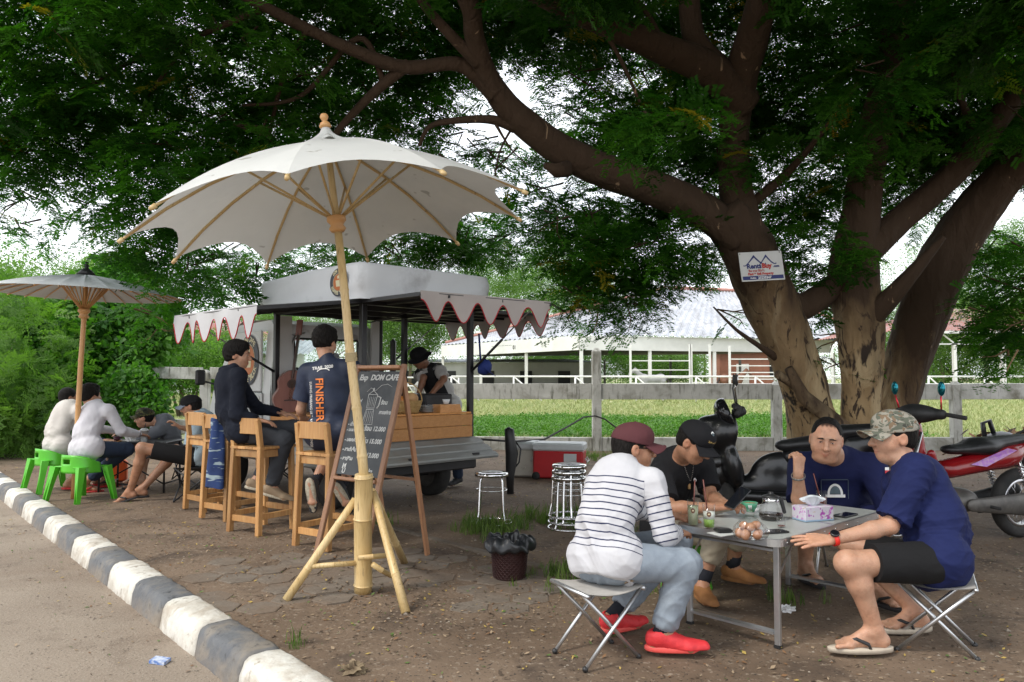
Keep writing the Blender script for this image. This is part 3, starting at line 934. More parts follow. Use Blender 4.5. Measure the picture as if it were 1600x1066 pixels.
def shrub(label, blobs, objs, dens, sc, name='vine_thicket', cat='bush', stems=6):
 c = blobs[0][0]
 t = thing(name, label, cat, (c[0], c[1], 0))
 P = []
 for c_, r_2, n_ in blobs:
  q, _ = blob_pts(c_, r_2, int(n_ * dens), .75); P.append(q)
 P = np.concatenate(P); P = P[P[:, 2] > -.02]
 foliage('foliage', P, rand_rots(len(P), .9), NR.uniform(sc[0], sc[1], len(P)), objs, t)
 g = MB()
 for k in range(stems):
  a = V(c[0] + rnd.uniform(-.5, .5), c[1] + rnd.uniform(-.3, .3), 0)
  b = Vector(blobs[k % len(blobs)][0])
  g.tube([a, a.lerp(b, .5) + V(rnd.uniform(-.2, .2), 0, .1), b + V(0, 0, .3)], [.05, .035, .015], 6)
 g.build('stem', BARK_FAR, t, True)
 return t
def B(px, py, Y, r, n, rz=None): 
 p = at(px, py, Y); return ((p.x, p.y, p.z), (r, r * .8, rz or r), n)
shrub('big dark vine covered bush behind the small umbrella', [B(160, 520, 15.5, 1.1, 260), B(120, 600, 15, 1.2, 280), B(200, 560, 15.3, .9, 220), B(95, 540, 16, .9, 200), B(230, 510, 15.6, .75, 150), B(170, 470, 15.8, .6, 110), B(60, 560, 15.2, .9, 220), B(100, 650, 14.4, .9, 200), B(180, 640, 14.8, .7, 150), B(175, 425, 16.2, .35, 36)], SPRV, .95, (.6, 1.5))
shrub('light feathery green shrub at the left edge of the road', [B(20, 560, 13.5, 1.3, 260), B(-60, 520, 14, 1.2, 200), B(20, 640, 12.6, .8, 200), B(-40, 620, 12.5, 1.0, 200), B(15, 500, 15, .8, 130), B(60, 660, 12.8, .6, 120), B(-120, 560, 12, 1.5, 240)], SPRA, .75, (.6, 1.3), 'roadside_shrub')
shrub('vine clump climbing over the white fence post', [B(205, 610, 13.8, .42, 90), B(225, 640, 13.6, .38, 80), B(190, 650, 13.7, .32, 60)], SPRV, 1.3, (.6, 1.0), 'fence_vine')
shrub('pale silvery bush in the pasture beyond the fence', [B(290, 568, 24, 1.3, 200, .9), B(330, 570, 25, 1.0, 160, .7), B(262, 575, 23.5, .8, 110, .6)], SPRB, 1.2, (.9, 1.5), 'pasture_bush')
bank = MB()
c = gp(30, 690)
def bankf(u, v):
 x, y = c.x - 3.4 + 5.4 * u, c.y - 1.2 + 4.2 * v
 h = .42 * math.exp(-((u - .42) / .3) ** 2 - ((v - .6) / .28) ** 2) * (1 + .3 * math.sin(x * 4) * math.sin(y * 5))
 return (x, y, h - .02)
bank.grid(bankf, 40, 32)
def bank_extra(m, n, l, b, vec): spots(n, l, b, vec, 6, .5, .6, (.2, .15, .1), 6)
o = bank.build('earth_bank', M('bank_earth', (.11, .08, .055), (.16, .12, .08), 5, .95, bump=1, bscale=14, extra=bank_extra)); tag(o, kind='structure')
pts = []
for i in range(1500):
 u, v = NR.uniform(.05, .95), NR.uniform(.1, .95); q = bankf(u, v)
 if q[2] > .02: pts.append(q)
o = scatter_quads('dry_brush', None, pts, .03, .1, .9, 8, mats=[L_T, L_B, L_D, L_Y]); tag(o, 'dry brush and dead leaves heaped on the roadside bank', 'brush', kind='stuff')
# ================================================================== the big tree
def bark_extra(m, n, l, b, vec, zl=2.1, zh=3.3):
 st = mapped(n, l, vec, (1, 1, .35))
 spots(n, l, b, st, 3.0, .5, .58, (.43, .32, .18), 8, .8)
 spots(n, l, b, st, 9, .56, .62, (.05, .03, .018), 6, 1.0)
 spots(n, l, b, mapped(n, l, vec, (1, 1, .5)), 5, .6, .66, (.03, .02, .014), 3, .3)
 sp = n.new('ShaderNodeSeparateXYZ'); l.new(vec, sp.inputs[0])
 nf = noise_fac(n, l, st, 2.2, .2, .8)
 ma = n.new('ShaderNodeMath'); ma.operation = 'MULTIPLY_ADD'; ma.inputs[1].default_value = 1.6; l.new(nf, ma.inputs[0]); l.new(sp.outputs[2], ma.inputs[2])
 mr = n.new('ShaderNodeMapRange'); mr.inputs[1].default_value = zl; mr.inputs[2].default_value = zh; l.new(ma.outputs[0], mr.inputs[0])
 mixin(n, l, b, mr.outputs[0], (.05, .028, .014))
 mixin(n, l, b, noise_fac(n, l, mapped(n, l, vec, (3.5, 3.5, .35)), 2.4, .66, .7, 5, .4), (.3, .2, .12))
 w = n.new('ShaderNodeTexNoise'); w.inputs['Scale'].default_value = 8; w.inputs['Detail'].default_value = 9; w.inputs['Distortion'].default_value = .6
 l.new(mapped(n, l, vec, (1, 1, .3)), w.inputs['Vector'])
 b1 = b.inputs['Normal'].links[0].from_node
 bp = n.new('ShaderNodeBump'); bp.inputs['Strength'].default_value = 1; bp.inputs['Distance'].default_value = .05
 l.new(w.outputs['Fac'], bp.inputs['Height']); l.new(b1.outputs[0], bp.inputs['Normal']); l.new(bp.outputs[0], b.inputs['Normal'])
BARK_D = M('shade_dark_bark', (.22, .14, .07), (.28, .19, .1), 2.2, .9, bump=.6, bscale=25, extra=lambda m, n, l, b, v: bark_extra(m, n, l, b, v, 1.3, 2.3))  # same bark, darker: the third trunk's shaded side painted into the colour
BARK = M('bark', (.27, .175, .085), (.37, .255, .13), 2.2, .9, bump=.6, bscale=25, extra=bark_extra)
def limb(pl, n=14, sub=4, seed=0, rough=.06):
 """pl: list of (px,py,Y,width_px); smoothed, knobbly tube in world space"""
 P = [at(a, b, Y) for a, b, Y, w in pl]; Wd = [w * .88 * Y / 1200 / 2 for a, b, Y, w in pl]
 pts, rad = [], []
 m = len(P)
 for i in range(m - 1):
  p0, p1, p2, p3 = P[max(i - 1, 0)], P[i], P[i + 1], P[min(i + 2, m - 1)]
  for k in range(sub):
   t = k / sub
   pts.append(.5 * ((2 * p1) + (p2 - p0) * t + (2 * p0 - 5 * p1 + 4 * p2 - p3) * t * t + (3 * p1 - p0 - 3 * p2 + p3) * t ** 3))
   rad.append(Wd[i] + (Wd[i + 1] - Wd[i]) * t)
 pts.append(P[-1]); rad.append(Wd[-1])
 return pts, rad
def knobbly(g, pts, rad, n=16, rough=.08, seed=1):
 r = random.Random(seed); ph = [r.uniform(0, 6.28) for _ in range(8)]
 b = len(g.v); prev = None; m = len(pts); vs = []
 for i in range(m):
  t = (pts[min(i + 1, m - 1)] - pts[max(i - 1, 0)]).normalized()
  x = t.cross(V(0, 0, 1)) if prev is None else prev - t * prev.dot(t)
  if x.length < 1e-3: x = V(1, 0, 0)
  x.normalize(); prev = x; y = t.cross(x)
  for k in range(n):
   a = 2 * PI * k / n
   w = 1 + rough * (math.sin(2 * a + ph[0] + i * .12) + .8 * math.sin(3 * a + ph[1] - i * .16) + .6 * math.sin(5 * a + ph[2] + i * .25) + .5 * math.sin(9 * a + i * .4 + ph[3]) + .4 * math.sin(13 * a - i * .7)) + r.uniform(-.25, .25) * rough
   vs.append(pts[i] + (x * math.cos(a) + y * math.sin(a)) * rad[i] * w)
 fs = [(i * n + k, i * n + (k + 1) % n, (i + 1) * n + (k + 1) % n, (i + 1) * n + k) for i in range(m - 1) for k in range(n)]
 fs += [tuple(range(n - 1, -1, -1)), tuple((m - 1) * n + k for k in range(n))]
 g.add(vs, fs, True)
TB = at(1330, 715, 9.6)
tree = thing('rain_tree', 'huge spreading shade tree with several flaking trunks behind the table', 'tree', (TB.x, 9.6, 0))
trunks = [
 [(1290, 770, 9.5, 125), (1275, 700, 9.5, 92), (1262, 630, 9.4, 80), (1240, 560, 9.3, 84), (1205, 470, 9.2, 92), (1165, 385, 9.0, 90), (1125, 330, 8.8, 76)],
 [(1345, 770, 9.3, 90), (1342, 700, 9.3, 66), (1345, 610, 9.3, 66), (1342, 500, 9.3, 80), (1335, 420, 9.3, 82), (1345, 330, 9.2, 64), (1360, 230, 9.0, 60), (1385, 120, 8.6, 50), (1410, 0, 8.2, 44), (1430, -90, 7.8, 36)],
 [(1385, 770, 9.9, 80), (1392, 690, 9.9, 66), (1408, 600, 9.9, 76), (1440, 500, 9.8, 84), (1480, 400, 9.6, 82), (1540, 310, 9.3, 70), (1610, 240, 8.9, 56), (1720, 160, 8.3, 40)],
]
limbs = [
 [(1150, 370, 8.9, 66), (1090, 325, 8.7, 62), (1000, 285, 8.4, 60), (925, 258, 8.2, 58), (860, 225, 8.0, 54), (800, 175, 7.8, 50), (762, 120, 7.6, 42), (742, 60, 7.3, 38), (735, 10, 7.0, 34), (700, -60, 6.6, 28)],
 [(1165, 395, 9.0, 80), (1150, 300, 8.9, 60), (1148, 210, 8.7, 54), (1155, 130, 8.4, 66), (1175, 60, 8.0, 56), (1195, -20, 7.6, 50), (1210, -120, 7.2, 40)],
 [(1165, 165, 8.5, 60), (1110, 110, 8.2, 62), (1040, 78, 7.9, 54), (960, 45, 7.5, 46), (870, 5, 7.1, 42), (780, -40, 6.6, 32)],
 [(1130, 110, 8.3, 44), (1085, 60, 8.2, 40), (1075, -30, 8.0, 32)],
 [(1200, 455, 9.2, 70), (1250, 480, 9.3, 50), (1310, 440, 9.3, 40)],
 [(1345, 400, 9.2, 56), (1410, 340, 9.2, 48), (1480, 280, 9.0, 46), (1540, 210, 8.7, 42), (1610, 120, 8.3, 34)],
 [(1365, 490, 9.2, 44), (1400, 455, 9.0, 34), (1440, 410, 8.9, 22), (1475, 370, 8.8, 9)],
 [(775, 150, 7.65, 34), (745, 118, 7.6, 32), (710, 100, 7.5, 28), (630, 105, 7.4, 26), (545, 75, 7.2, 22), (470, 40, 7.0, 20), (390, 0, 6.7, 16), (300, -30, 6.4, 12)],
 [(640, 100, 7.4, 22), (590, 140, 7.5, 18), (540, 190, 7.7, 13), (505, 235, 7.9, 8)],
 [(805, 200, 7.85, 22), (770, 187, 7.8, 18), (715, 188, 7.8, 13), (672, 198, 7.9, 9), (655, 228, 8.0, 6)],
 [(748, 100, 7.45, 26), (690, 40, 7.2, 20), (640, -20, 6.9, 14)],
 [(600, 130, 7.5, 12), (560, 60, 7.3, 12), (470, 150, 7.6, 8), (380, 165, 7.8, 5)],
 [(880, 10, 7.1, 14), (950, 60, 7.3, 9), (1000, 160, 7.6, 5)],
 [(1040, 78, 7.9, 16), (1010, 20, 7.6, 10), (960, -40, 7.2, 8)],
 [(1160, 330, 9.0, 22), (1230, 270, 8.8, 14), (1290, 200, 8.4, 9), (1340, 130, 8.0, 6)],
 [(1540, 240, 8.8, 20), (1500, 150, 8.2, 12), (1480, 60, 7.6, 8)],
 [(420, 10, 6.8, 14), (300, 60, 7.2, 10), (180, 110, 7.8, 7), (80, 190, 8.6, 5)],
 [(300, 60, 7.2, 9), (230, 160, 7.9, 6), (190, 300, 9.0, 4)],
 [(480, 45, 7.0, 12), (440, 130, 7.6, 8), (400, 280, 8.6, 5), (330, 360, 9.4, 3)],
 [(800, 200, 7.9, 5), (780, 240, 7.9, 3), (770, 300, 7.9, 1.6)], [(775, 195, 7.8, 6), (800, 235, 7.8, 3), (830, 262, 7.8, 1.5)],
 [(1290, 655, 9.3, 26), (1250, 610, 9.1, 18), (1215, 585, 8.9, 16)],
 [(1215, 560, 9.2, 16), (1185, 540, 9.0, 10), (1150, 515, 8.8, 6), (1115, 480, 8.6, 3)],
]
for k, pl in enumerate(trunks):
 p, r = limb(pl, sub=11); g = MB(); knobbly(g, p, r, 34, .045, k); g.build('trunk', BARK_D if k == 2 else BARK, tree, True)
big = None
for k, pl in enumerate(limbs):
 p, r = limb(pl, sub=8)
 if pl[0][3] >= 40:
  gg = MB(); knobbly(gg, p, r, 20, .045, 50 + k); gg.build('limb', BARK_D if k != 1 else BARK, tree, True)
 else:
  gg = MB(); knobbly(gg, p, r, 9, .05, 50 + k); gg.build('branch', BARK_D, tree, True)
g = MB()
a = at(885, 262, 8.05)
knobbly(g, [a, a + V(-.13, -.1, -.05), a + V(-.24, -.15, -.01)], [.09, .075, .03], 8, .12, 9)
g.build('branch_stub', BARK_D, tree, True); g = MB()
knobbly(g, [at(1318, 670, 9.1), at(1255, 620, 9.0), at(1232, 575, 8.95)], [.1, .08, .05], 10, .12, 10)
g.build('branch_stub', BARK_D, tree, True)
CL = []
def cl(px, py, Y, rx, rz, n): CL.append((px, py, Y, rx, rz, n))
rr = random.Random(21)
# --- high canopy, left and middle
for px in range(-120, 720, 62):
 for py, Y in ((-60, 6.2), (-10, 6.8), (45, 7.3), (100, 8.0)):
  cl(px + rr.uniform(-25, 25), py + rr.uniform(-18, 18), Y + rr.uniform(-.8, 1.2), rr.uniform(.35, .6), rr.uniform(.16, .26), 18)
for px, py, n in ((20, 150, 34), (90, 160, 34), (150, 140, 30), (215, 150, 24), (20, 210, 34), (80, 220, 34), (150, 215, 28), (200, 200, 20), (10, 260, 24), (60, 260, 18),
     (330, 150, 16), (360, 160, 22), (440, 165, 28), (470, 130, 22), (520, 150, 22), (300, 200, 22), (350, 205, 26), (410, 220, 28), (450, 200, 28), (250, 240, 22), (310, 250, 26), (270, 290, 24), (370, 250, 24), (220, 320, 20),
     (230, 345, 26), (260, 380, 18), (20, 325, 6), (50, 310, 5), (15, 360, 4), (130, 330, 6), (185, 350, 10), (240, 410, 14), (300, 420, 16),
     (580, 200, 22), (620, 250, 10), (650, 150, 20), (590, 150, 20), (700, 60, 26), (640, 60, 26), (690, 130, 16), (610, 200, 18), (700, 230, 14), (740, 240, 12), (720, 265, 10), (765, 260, 6), (680, 175, 5)):
 cl(px, py, 8.2 + rr.uniform(-.6, .9), rr.uniform(.32, .45), rr.uniform(.17, .25), n)
# --- behind the umbrella and over the truck
for px, py, n in ((320, 440, 16), (380, 430, 16), (430, 410, 18), (500, 400, 22), (560, 390, 24), (620, 400, 26), (680, 390, 26), (720, 370, 24), (760, 390, 20), (740, 340, 18), (790, 385, 10), (360, 395, 14), (450, 440, 14), (290, 440, 12), (260, 460, 10), (235, 445, 12), (215, 470, 12), (240, 500, 7), (270, 480, 8), (250, 530, 5), (660, 350, 20), (600, 350, 20), (500, 350, 20)):
 cl(px, py, 10.6 + rr.uniform(-.6, .9), rr.uniform(.4, .55), rr.uniform(.16, .24), n)
# --- right of the gap, around the trunks
for px in range(900, 1720, 58):
 for py, Y in ((-60, 6.0), (-5, 6.6), (55, 7.2), (115, 7.6), (175, 7.9), (235, 8.2)):
  if px < 960 and 60 < py < 200: continue
  cl(px + rr.uniform(-22, 22), py + rr.uniform(-18, 18), Y + rr.uniform(-.7, 1.3), rr.uniform(.32, .5), rr.uniform(.17, .26), 20)
for px in range(760, 920, 45): 
 for py in (-40, 10, 50): cl(px, py + rr.uniform(-10, 10), 7.5 + rr.uniform(-.6, 1), .38, .2, 15)
for px, py, n in ((850, 90, 6), (830, 110, 4), (910, 130, 10), (935, 165, 12), (900, 190, 6), (960, 200, 18), (1000, 180, 22), (880, 330, 18), (920, 340, 24), (860, 355, 12), (835, 340, 7), (850, 300, 8), (960, 350, 26), (1000, 330, 26), (900, 390, 20), (950, 410, 24), (1000, 400, 24), (1040, 380, 24), (1060, 330, 24), (930, 450, 16), (970, 460, 18), (1010, 440, 18), (990, 490, 10), (900, 470, 10), (880, 495, 7), (940, 500, 6), (1090, 400, 16), (1110, 300, 20), (1060, 270, 20),
     (1230, 300, 26), (1280, 320, 26), (1250, 370, 24), (1290, 390, 20), (1270, 430, 18), (1400, 290, 20), (1430, 330, 14), (1300, 270, 24), (1260, 460, 10), (1220, 340, 18), (1390, 300, 18), (1450, 250, 24), (1510, 230, 24), (1560, 200, 22), (1600, 270, 20), (1440, 200, 24), (1380, 220, 22), (1400, 160, 24), (1303, 540, 5), (1308, 580, 4), (1150, 500, 3), (1300, 500, 5)):
 cl(px, py, 8.6 + rr.uniform(-.5, 1.2), rr.uniform(.32, .45), rr.uniform(.17, .26), n)
for px, py, n in ((1040, 200, 14), (1100, 240, 14), (1180, 250, 12), (1240, 180, 14), (1300, 130, 14), (1350, 180, 16), (1420, 120, 16), (1480, 170, 16), (1540, 120, 16), (1580, 180, 16), (1460, 260, 10), (1600, 60, 16), (1030, 300, 10), (1330, 60, 14)):
 cl(px, py, 6.2 + rr.uniform(-.5, .6), .3, .2, n)
for px, py, n in ((1585, 395, 16), (1560, 430, 12), (1595, 450, 18), (1570, 480, 14), (1600, 510, 18), (1555, 500, 8), (1590, 540, 12), (1610, 400, 16), (1580, 570, 6), (1540, 390, 6), (1530, 360, 6)):
 cl(px, py, 8.2 + rr.uniform(-.4, .6), .28, .2, n)
LS = []
for pl in limbs + trunks:
 if pl[0][3] < 20: continue
 for a, b in zip(pl[:-1], pl[1:]):
  for k in range(4): f = k / 4; LS.append([a[i] * (1 - f) + b[i] * f for i in range(4)])
LS = np.array(LS)
P, RT, S = [], [], []
tw = MB()
for (px, py, Y, rx, rz, n) in CL:
 d = np.hypot(LS[:, 0] - px, LS[:, 1] - py) - LS[:, 3] * .5
 j = int(np.argmin(d))
 if d[j] < 60 and Y < LS[j, 2] + 1 and (py < 300 or px > 1350 or px < 1200) and rr.random() < .9: Y = LS[j, 2] + rr.uniform(.9, 1.7)
 if abs(px - 1190) < 95 and abs(py - 400) < 75: Y = 10.2   # most sprays grow beyond the bare limbs
 c = at(px, py, Y)
 n = int(n * ((2.9 if px > 700 else 2.3) if n > 12 else 1.5))
 q, d = blob_pts(tuple(c), (rx * 1.12, rx * 1.12, rz * 1.25), n, .1)
 P.append(q)
 az = np.arctan2(d[:, 1], d[:, 0]) + NR.normal(0, .6, n)
 RT.append(np.stack([NR.normal(0, .35, n), NR.normal(.15, .35, n), az], 1))
 S.append(NR.uniform(.7, 1.25, n))
 for k in range(3):
  e = Vector(q[k % n]); mid = Vector(c).lerp(e, .5) + V(0, 0, .05)
  tw.tube([Vector(c) + V(rnd.uniform(-.3, .3), rnd.uniform(-.2, .2), .15), mid, e], [.012, .008, .003], 4, caps=False)
P = np.concatenate(P); RT = np.concatenate(RT); S = np.concatenate(S)
cr = foliage('crown', P, RT, S, SPR, tree, 3)
o = tw.build('twigs', BARK, tree, True); o['kind'] = 'stuff'
P = []
for i in range(2300):
 x, y = rr.uniform(-6, 13), rr.uniform(.5, 15)
 if ((x - 4) / 9.3) ** 2 + ((y - 8) / 7.2) ** 2 > 1: continue
 z = 6.4 + 1.6 * (1 - ((x - 3) / 9) ** 2 - ((y - 8.5) / 8) ** 2) + rr.uniform(-.3, .3)
 if (z - 1.6) / (y + .8) < .56: continue
 q, _ = blob_pts((x, y, z), (.8, .8, .35), 16, .1); P.append(q)
P = np.concatenate(P)
foliage('upper_crown', P, rand_rots(len(P), .4), NR.uniform(.9, 1.5, len(P)), SPR, tree, 5)
# ================================================================== big bamboo umbrella
def bamboo_extra(m, n, l, b, vec):
 spots(n, l, b, mapped(n, l, vec, (12, 12, 1.2)), 3, .5, .75, (.42, .27, .1), 5)
 spots(n, l, b, vec, 14, .62, .72, (.25, .17, .08), 4)
BAMBOO = M('bamboo', (.62, .47, .24), (.55, .38, .16), 2, .4, bump=.15, extra=bamboo_extra, stretch=(3, 3, .5))
TEAK_T = M('turned_wood', (.6, .33, .13), (.5, .26, .1), 6, .4, stretch=(1, 1, .3))
def cloth_extra(m, n, l, b, vec):
 spots(n, l, b, vec, 1.6, .5, .7, (.57, .585, .58), 5)
 spots(n, l, b, vec, 7, .68, .72, (.35, .34, .3), 2)
 tr = n.new('ShaderNodeBsdfTranslucent'); tr.inputs[0].default_value = (.6, .61, .6, 1)
 mx = n.new('ShaderNodeMixShader'); mx.inputs[0].default_value = .22
 out = [q for q in n if q.type == 'OUTPUT_MATERIAL'][0]
 l.new(b.outputs[0], mx.inputs[1]); l.new(tr.outputs[0], mx.inputs[2]); l.new(mx.outputs[0], out.inputs[0])
CANVAS = M('umbrella_canvas', (.7, .71, .69), (.64, .65, .63), 2, .85, bump=.12, bscale=180, extra=cloth_extra)
CANVAS2 = M('small_umbrella_canvas', (.55, .57, .58), (.48, .5, .51), 2, .85, bump=.12, bscale=180, extra=lambda m, n, l, b, v: None)
def bamboo_tube(g, a, b, r, nodes, n=14, r2=None):
 a, b = Vector(a), Vector(b); r2 = r2 or r
 ts = sorted([0, 1] + [x for nd in nodes for x in (nd - .012, nd - .004, nd, nd + .004, nd + .012)])
 pts, rad = [], []
 for t in ts:
  rr_ = r + (r2 - r) * t
  d = min([abs(t - nd) for nd in nodes] + [1])
  pts.append(a.lerp(b, t) + V(math.sin(t * 9) * .003, math.cos(t * 7) * .003, 0)); rad.append(rr_ * (1.13 if d < .001 else 1.06 if d < .006 else 1.0))
 g.tube(pts, rad, n)
def umbrella(label, base, ptop, axis, Rr, z_rim, z_apex, n_rib, sag, phase, canvas, ring_z, name='bamboo_umbrella', panel=0, strut_t=.42, rib_r=.011):
 t = thing(name, label, 'umbrella', tuple(base))
 ax = axis.normalized()
 u = ax.cross(V(0, 1, 0)).normalized(); v = ax.cross(u).normalized()
 if u.x < 0: u, v = -u, -v
 O = ptop  # axis point at z=0 of the local frame
 def L(x, y, z): return O + u * x + v * y + ax * z
 h = z_apex - z_rim
 def surf(rf, ang):  # rf 0..1 along rib, ang in rib units
  k = math.floor(ang); f = ang - k
  bulge = 4 * f * (1 - f)
  a0_, a1_ = phase + 2 * PI * k / n_rib, phase + 2 * PI * (k + 1) / n_rib
  rr2 = rf * Rr * (1 - sag * bulge * rf ** 2)
  p0 = V(math.cos(a0_), math.sin(a0_), 0); p1 = V(math.cos(a1_), math.sin(a1_), 0)
  d = p0.lerp(p1, f)                    # flat panels between the ribs
  zz = z_apex - h * (.55 * (rr2 / Rr) + .45 * (rr2 / Rr) ** 2.4) - .014 * bulge * math.sin(rf * PI)
  return d * rr2 + V(0, 0, zz)
 g = MB(); nu, nv = 14, 8
 for k in range(n_rib):
  g.grid(lambda a, b: tuple(L(*surf(.03 + .97 * a, k + b * .999999))), nu, nv)
 g.build('canopy', canvas, t, True)
 for k in range(n_rib):
  g = MB()
  P = [L(*(surf(q, k) + V(0, 0, -.012))) for q in (.03, .2, .4, .6, .8, 1.0)]
  g.tube(P, [rib_r * .9] * 5 + [rib_r * .75], 6)
  if sag: g.tube([P[-1], P[-1] + (P[-1] - P[-2]).normalized() * .035], [rib_r * 1.35, rib_r * 1.1], 8)
  a = phase + 2 * PI * k / n_rib
  m_ = surf(strut_t, k) + V(0, 0, -.02)
  rb = g.build('rib', BAMBOO if sag else TEAK_T, t, True)
  MB().tube([L(math.cos(a) * .03, math.sin(a) * .03, ring_z + .03), L(*m_)], rib_r * .75, 5).build('strut', BAMBOO if sag else TEAK_T, t, True)
 g = MB()
 rot = Matrix((u, v, ax)).transposed()
 g.lathe([(0, -.06), (.04, -.06), (.055, -.04), (.04, -.015), (.05, .0), (.062, .012), (.06, .04), (.045, .045), (0, .045)], L(0, 0, ring_z), 16, rot)
 g.build('hub_ring', TEAK_T, t, True)
 return t, L, rot
UB = gp(567, 925)
socket_top = at(568, 741, 4.66)
tipp = at(503, 196, 4.66)
axis = (tipp - socket_top)
ux = axis.normalized()
O = socket_top - ux * socket_top.z / ux.z
lz = lambda z: z / ux.z
ax1 = V(ux.x, 0, ux.z).normalized(); lz = lambda z: z / ax1.z
O = V(-1.12, 4.88, 2.27) - ax1 * lz(2.27)
t, L, rot = umbrella('large off-white scalloped umbrella on a thick bamboo stand at centre', UB, O, ax1, 1.24, lz(2.27), lz(2.83), 10, .125, R(20), CANVAS, lz(2.29))
g = MB(); g.tube([L(0, 0, lz(2.2)), L(0, 0, lz(2.83))], [.024, .02], 12)
g.build('inner_pole', BAMBOO, t, True)
g = MB(); bamboo_tube(g, socket_top - (L(0, 0, lz(2.24)) - socket_top) * .06, L(0, 0, lz(2.24)), .03, [.12, .3, .52, .76], r2=.025); g.build('pole', BAMBOO, t, True)
g = MB(); bamboo_tube(g, V(UB.x, UB.y, 0), V(socket_top.x, socket_top.y, socket_top.z), .054, [.06, .62, .97], 18); g.build('socket_post', BAMBOO, t, True)
za = lz(2.83)
MB().lathe([(.0, .17), (.02, .168), (.028, .15), (.02, .13), (.012, .122), (.03, .11), (.04, .085), (.02, .075), (0, .075)], L(0, 0, za), 16, rot).build('finial', TEAK_T, t, True)
g = MB(); g.grid(lambda a, b: tuple(L(math.cos(2 * PI * b) * (.02 + a * .13) * (1 + .12 * a * math.cos(b * 20 * PI)), math.sin(2 * PI * b) * (.02 + a * .13) * (1 + .12 * a * math.cos(b * 20 * PI)), za + .085 - .12 * a ** .6)), 6, 60); g.build('top_cap', CANVAS, t, True)
sp = V(UB.x, UB.y, 0)
for (px, py, zt, dx) in ((447, 938, .56, -.05), (634, 958, .6, .06), (632, 880, .6, .04)):
 f = gp(px, py); b2 = sp + V(dx, -.01 if py > 900 else .05, zt)
 g = MB(); bamboo_tube(g, f, b2, .026, [.3, .75], 12, .022); g.build('stand_leg', BAMBOO, t, True)
for a, b in (((488, 885), (556, 880)), ((582, 882), (612, 900)), ((560, 872), (605, 868))):
 g = MB(); p, q = at(a[0], a[1], 4.6 if a[0] < 560 else 4.6), at(b[0], b[1], 4.68)
 bamboo_tube(g, p, q, .016, [.5], 8); g.build('brace', BAMBOO, t, True)
ROPE = M('jute_twine', (.45, .36, .2), None, rough=.9)
g = MB()
for k in range(6): g.lathe([(.036, -.004), (.04, 0), (.036, .004)], socket_top.lerp(L(0, 0, lz(2.24)), .45 + .006 * k), 14, rot)
g.build('twine', ROPE, t, True)
UB2 = gp(118, 778)
ax2 = (at(125, 420, 8.3) - at(117, 700, 8.3)); u2 = ax2.normalized()
O2 = at(117, 700, 8.3); O2 = O2 - u2 * O2.z / u2.z
t2, L2, rot2 = umbrella('flat grey bamboo umbrella over the distant table at the left', V(O2.x, O2.y, 0), O2, V(.03, 0, 1), .97, 2.2, 2.42, 28, 0, .05, CANVAS2, 2.0, strut_t=.3, rib_r=.007)
g = MB(); bamboo_tube(g, L2(0, 0, 0), L2(0, 0, 2.4), .03, [.2, .42, .62, .8], r2=.024); g.build('pole', TEAK_T, t2, True)
MB().lathe([(0, .13), (.02, .125), (.012, .1), (.03, .09), (.02, .06), (.05, .04), (.1, -.015), (0, -.015)], L2(0, 0, 2.43), 14, rot2).build('finial', [BLACK_PLASTIC], t2, True)
# ================================================================== coffee truck
C0 = V(-1.41, 7.2, 0); Hh = V(-.707, .707, 0); Rr_ = V(.707, .707, 0)
def T(a, b, z): return C0 + Hh * a + Rr_ * b + V(0, 0, z)
TM = Matrix((Hh, Rr_, V(0, 0, 1))).transposed()          # local x = forward, y = right, z up
if TM.determinant() < 0: pass
truck = thing('coffee_truck', 'old silver pickup truck opened up as a coffee stall under a white canopy', 'truck', tuple(T(1.4, .7, 0)))
SILVER = M('silver_paint', (.55, .56, .55), (.46, .47, .46), 1.5, .38, .35, bump=.05, rvar=.08, extra=lambda m, n, l, b, v: spots(n, l, b, v, 5, .6, .72, (.3, .28, .25), 7))
SIDE_PANEL = M('dusty_side_panel', (.3, .31, .3), (.24, .245, .235), 2, .5, .3, bump=.05, extra=lambda m, n, l, b, v: spots(n, l, b, v, 3, .5, .72, (.26, .23, .19), 7))
WHITEBODY = M('white_body_paint', (.68, .69, .68), (.6, .61, .6), 2, .35)
DARKIN = M('cab_interior', (.03, .03, .03), (.05, .05, .048), 6, .7)
WOOD = wood_mat('counter_wood', (.6, .29, .09), (.52, .23, .065), (.36, .15, .045), (1.2, 9, 9))
def tbox(name, a0, a1, b0, b1, z0, z1, m, bev=0.0, par=truck):
 g = MB(); g.box(tuple(T((a0 + a1) / 2, (b0 + b1) / 2, (z0 + z1) / 2)), (abs(a1 - a0), abs(b1 - b0), abs(z1 - z0)), TM, bev=bev)
 return g.build(name, m, par, True)
Wd = 1.44
tbox('bed_floor', 0, 1.75, 0, Wd, .6, .675, SIDE_PANEL)
tbox('chassis_rail', -.1, 3.3, .3, .4, .42, .58, BLACK_METAL); tbox('chassis_rail', -.1, 3.3, 1.04, 1.14, .42, .58, BLACK_METAL)
tbox('rear_bumper', -.14, -.06, .1, 1.34, .36, .46, BLACK_METAL, .015)
RIM_SHADE = M('shaded_rim', (.1, .095, .09), (.05, .048, .045), 8, .6, .4)  # wheel rims darkened: the shade under the truck is put into their colour
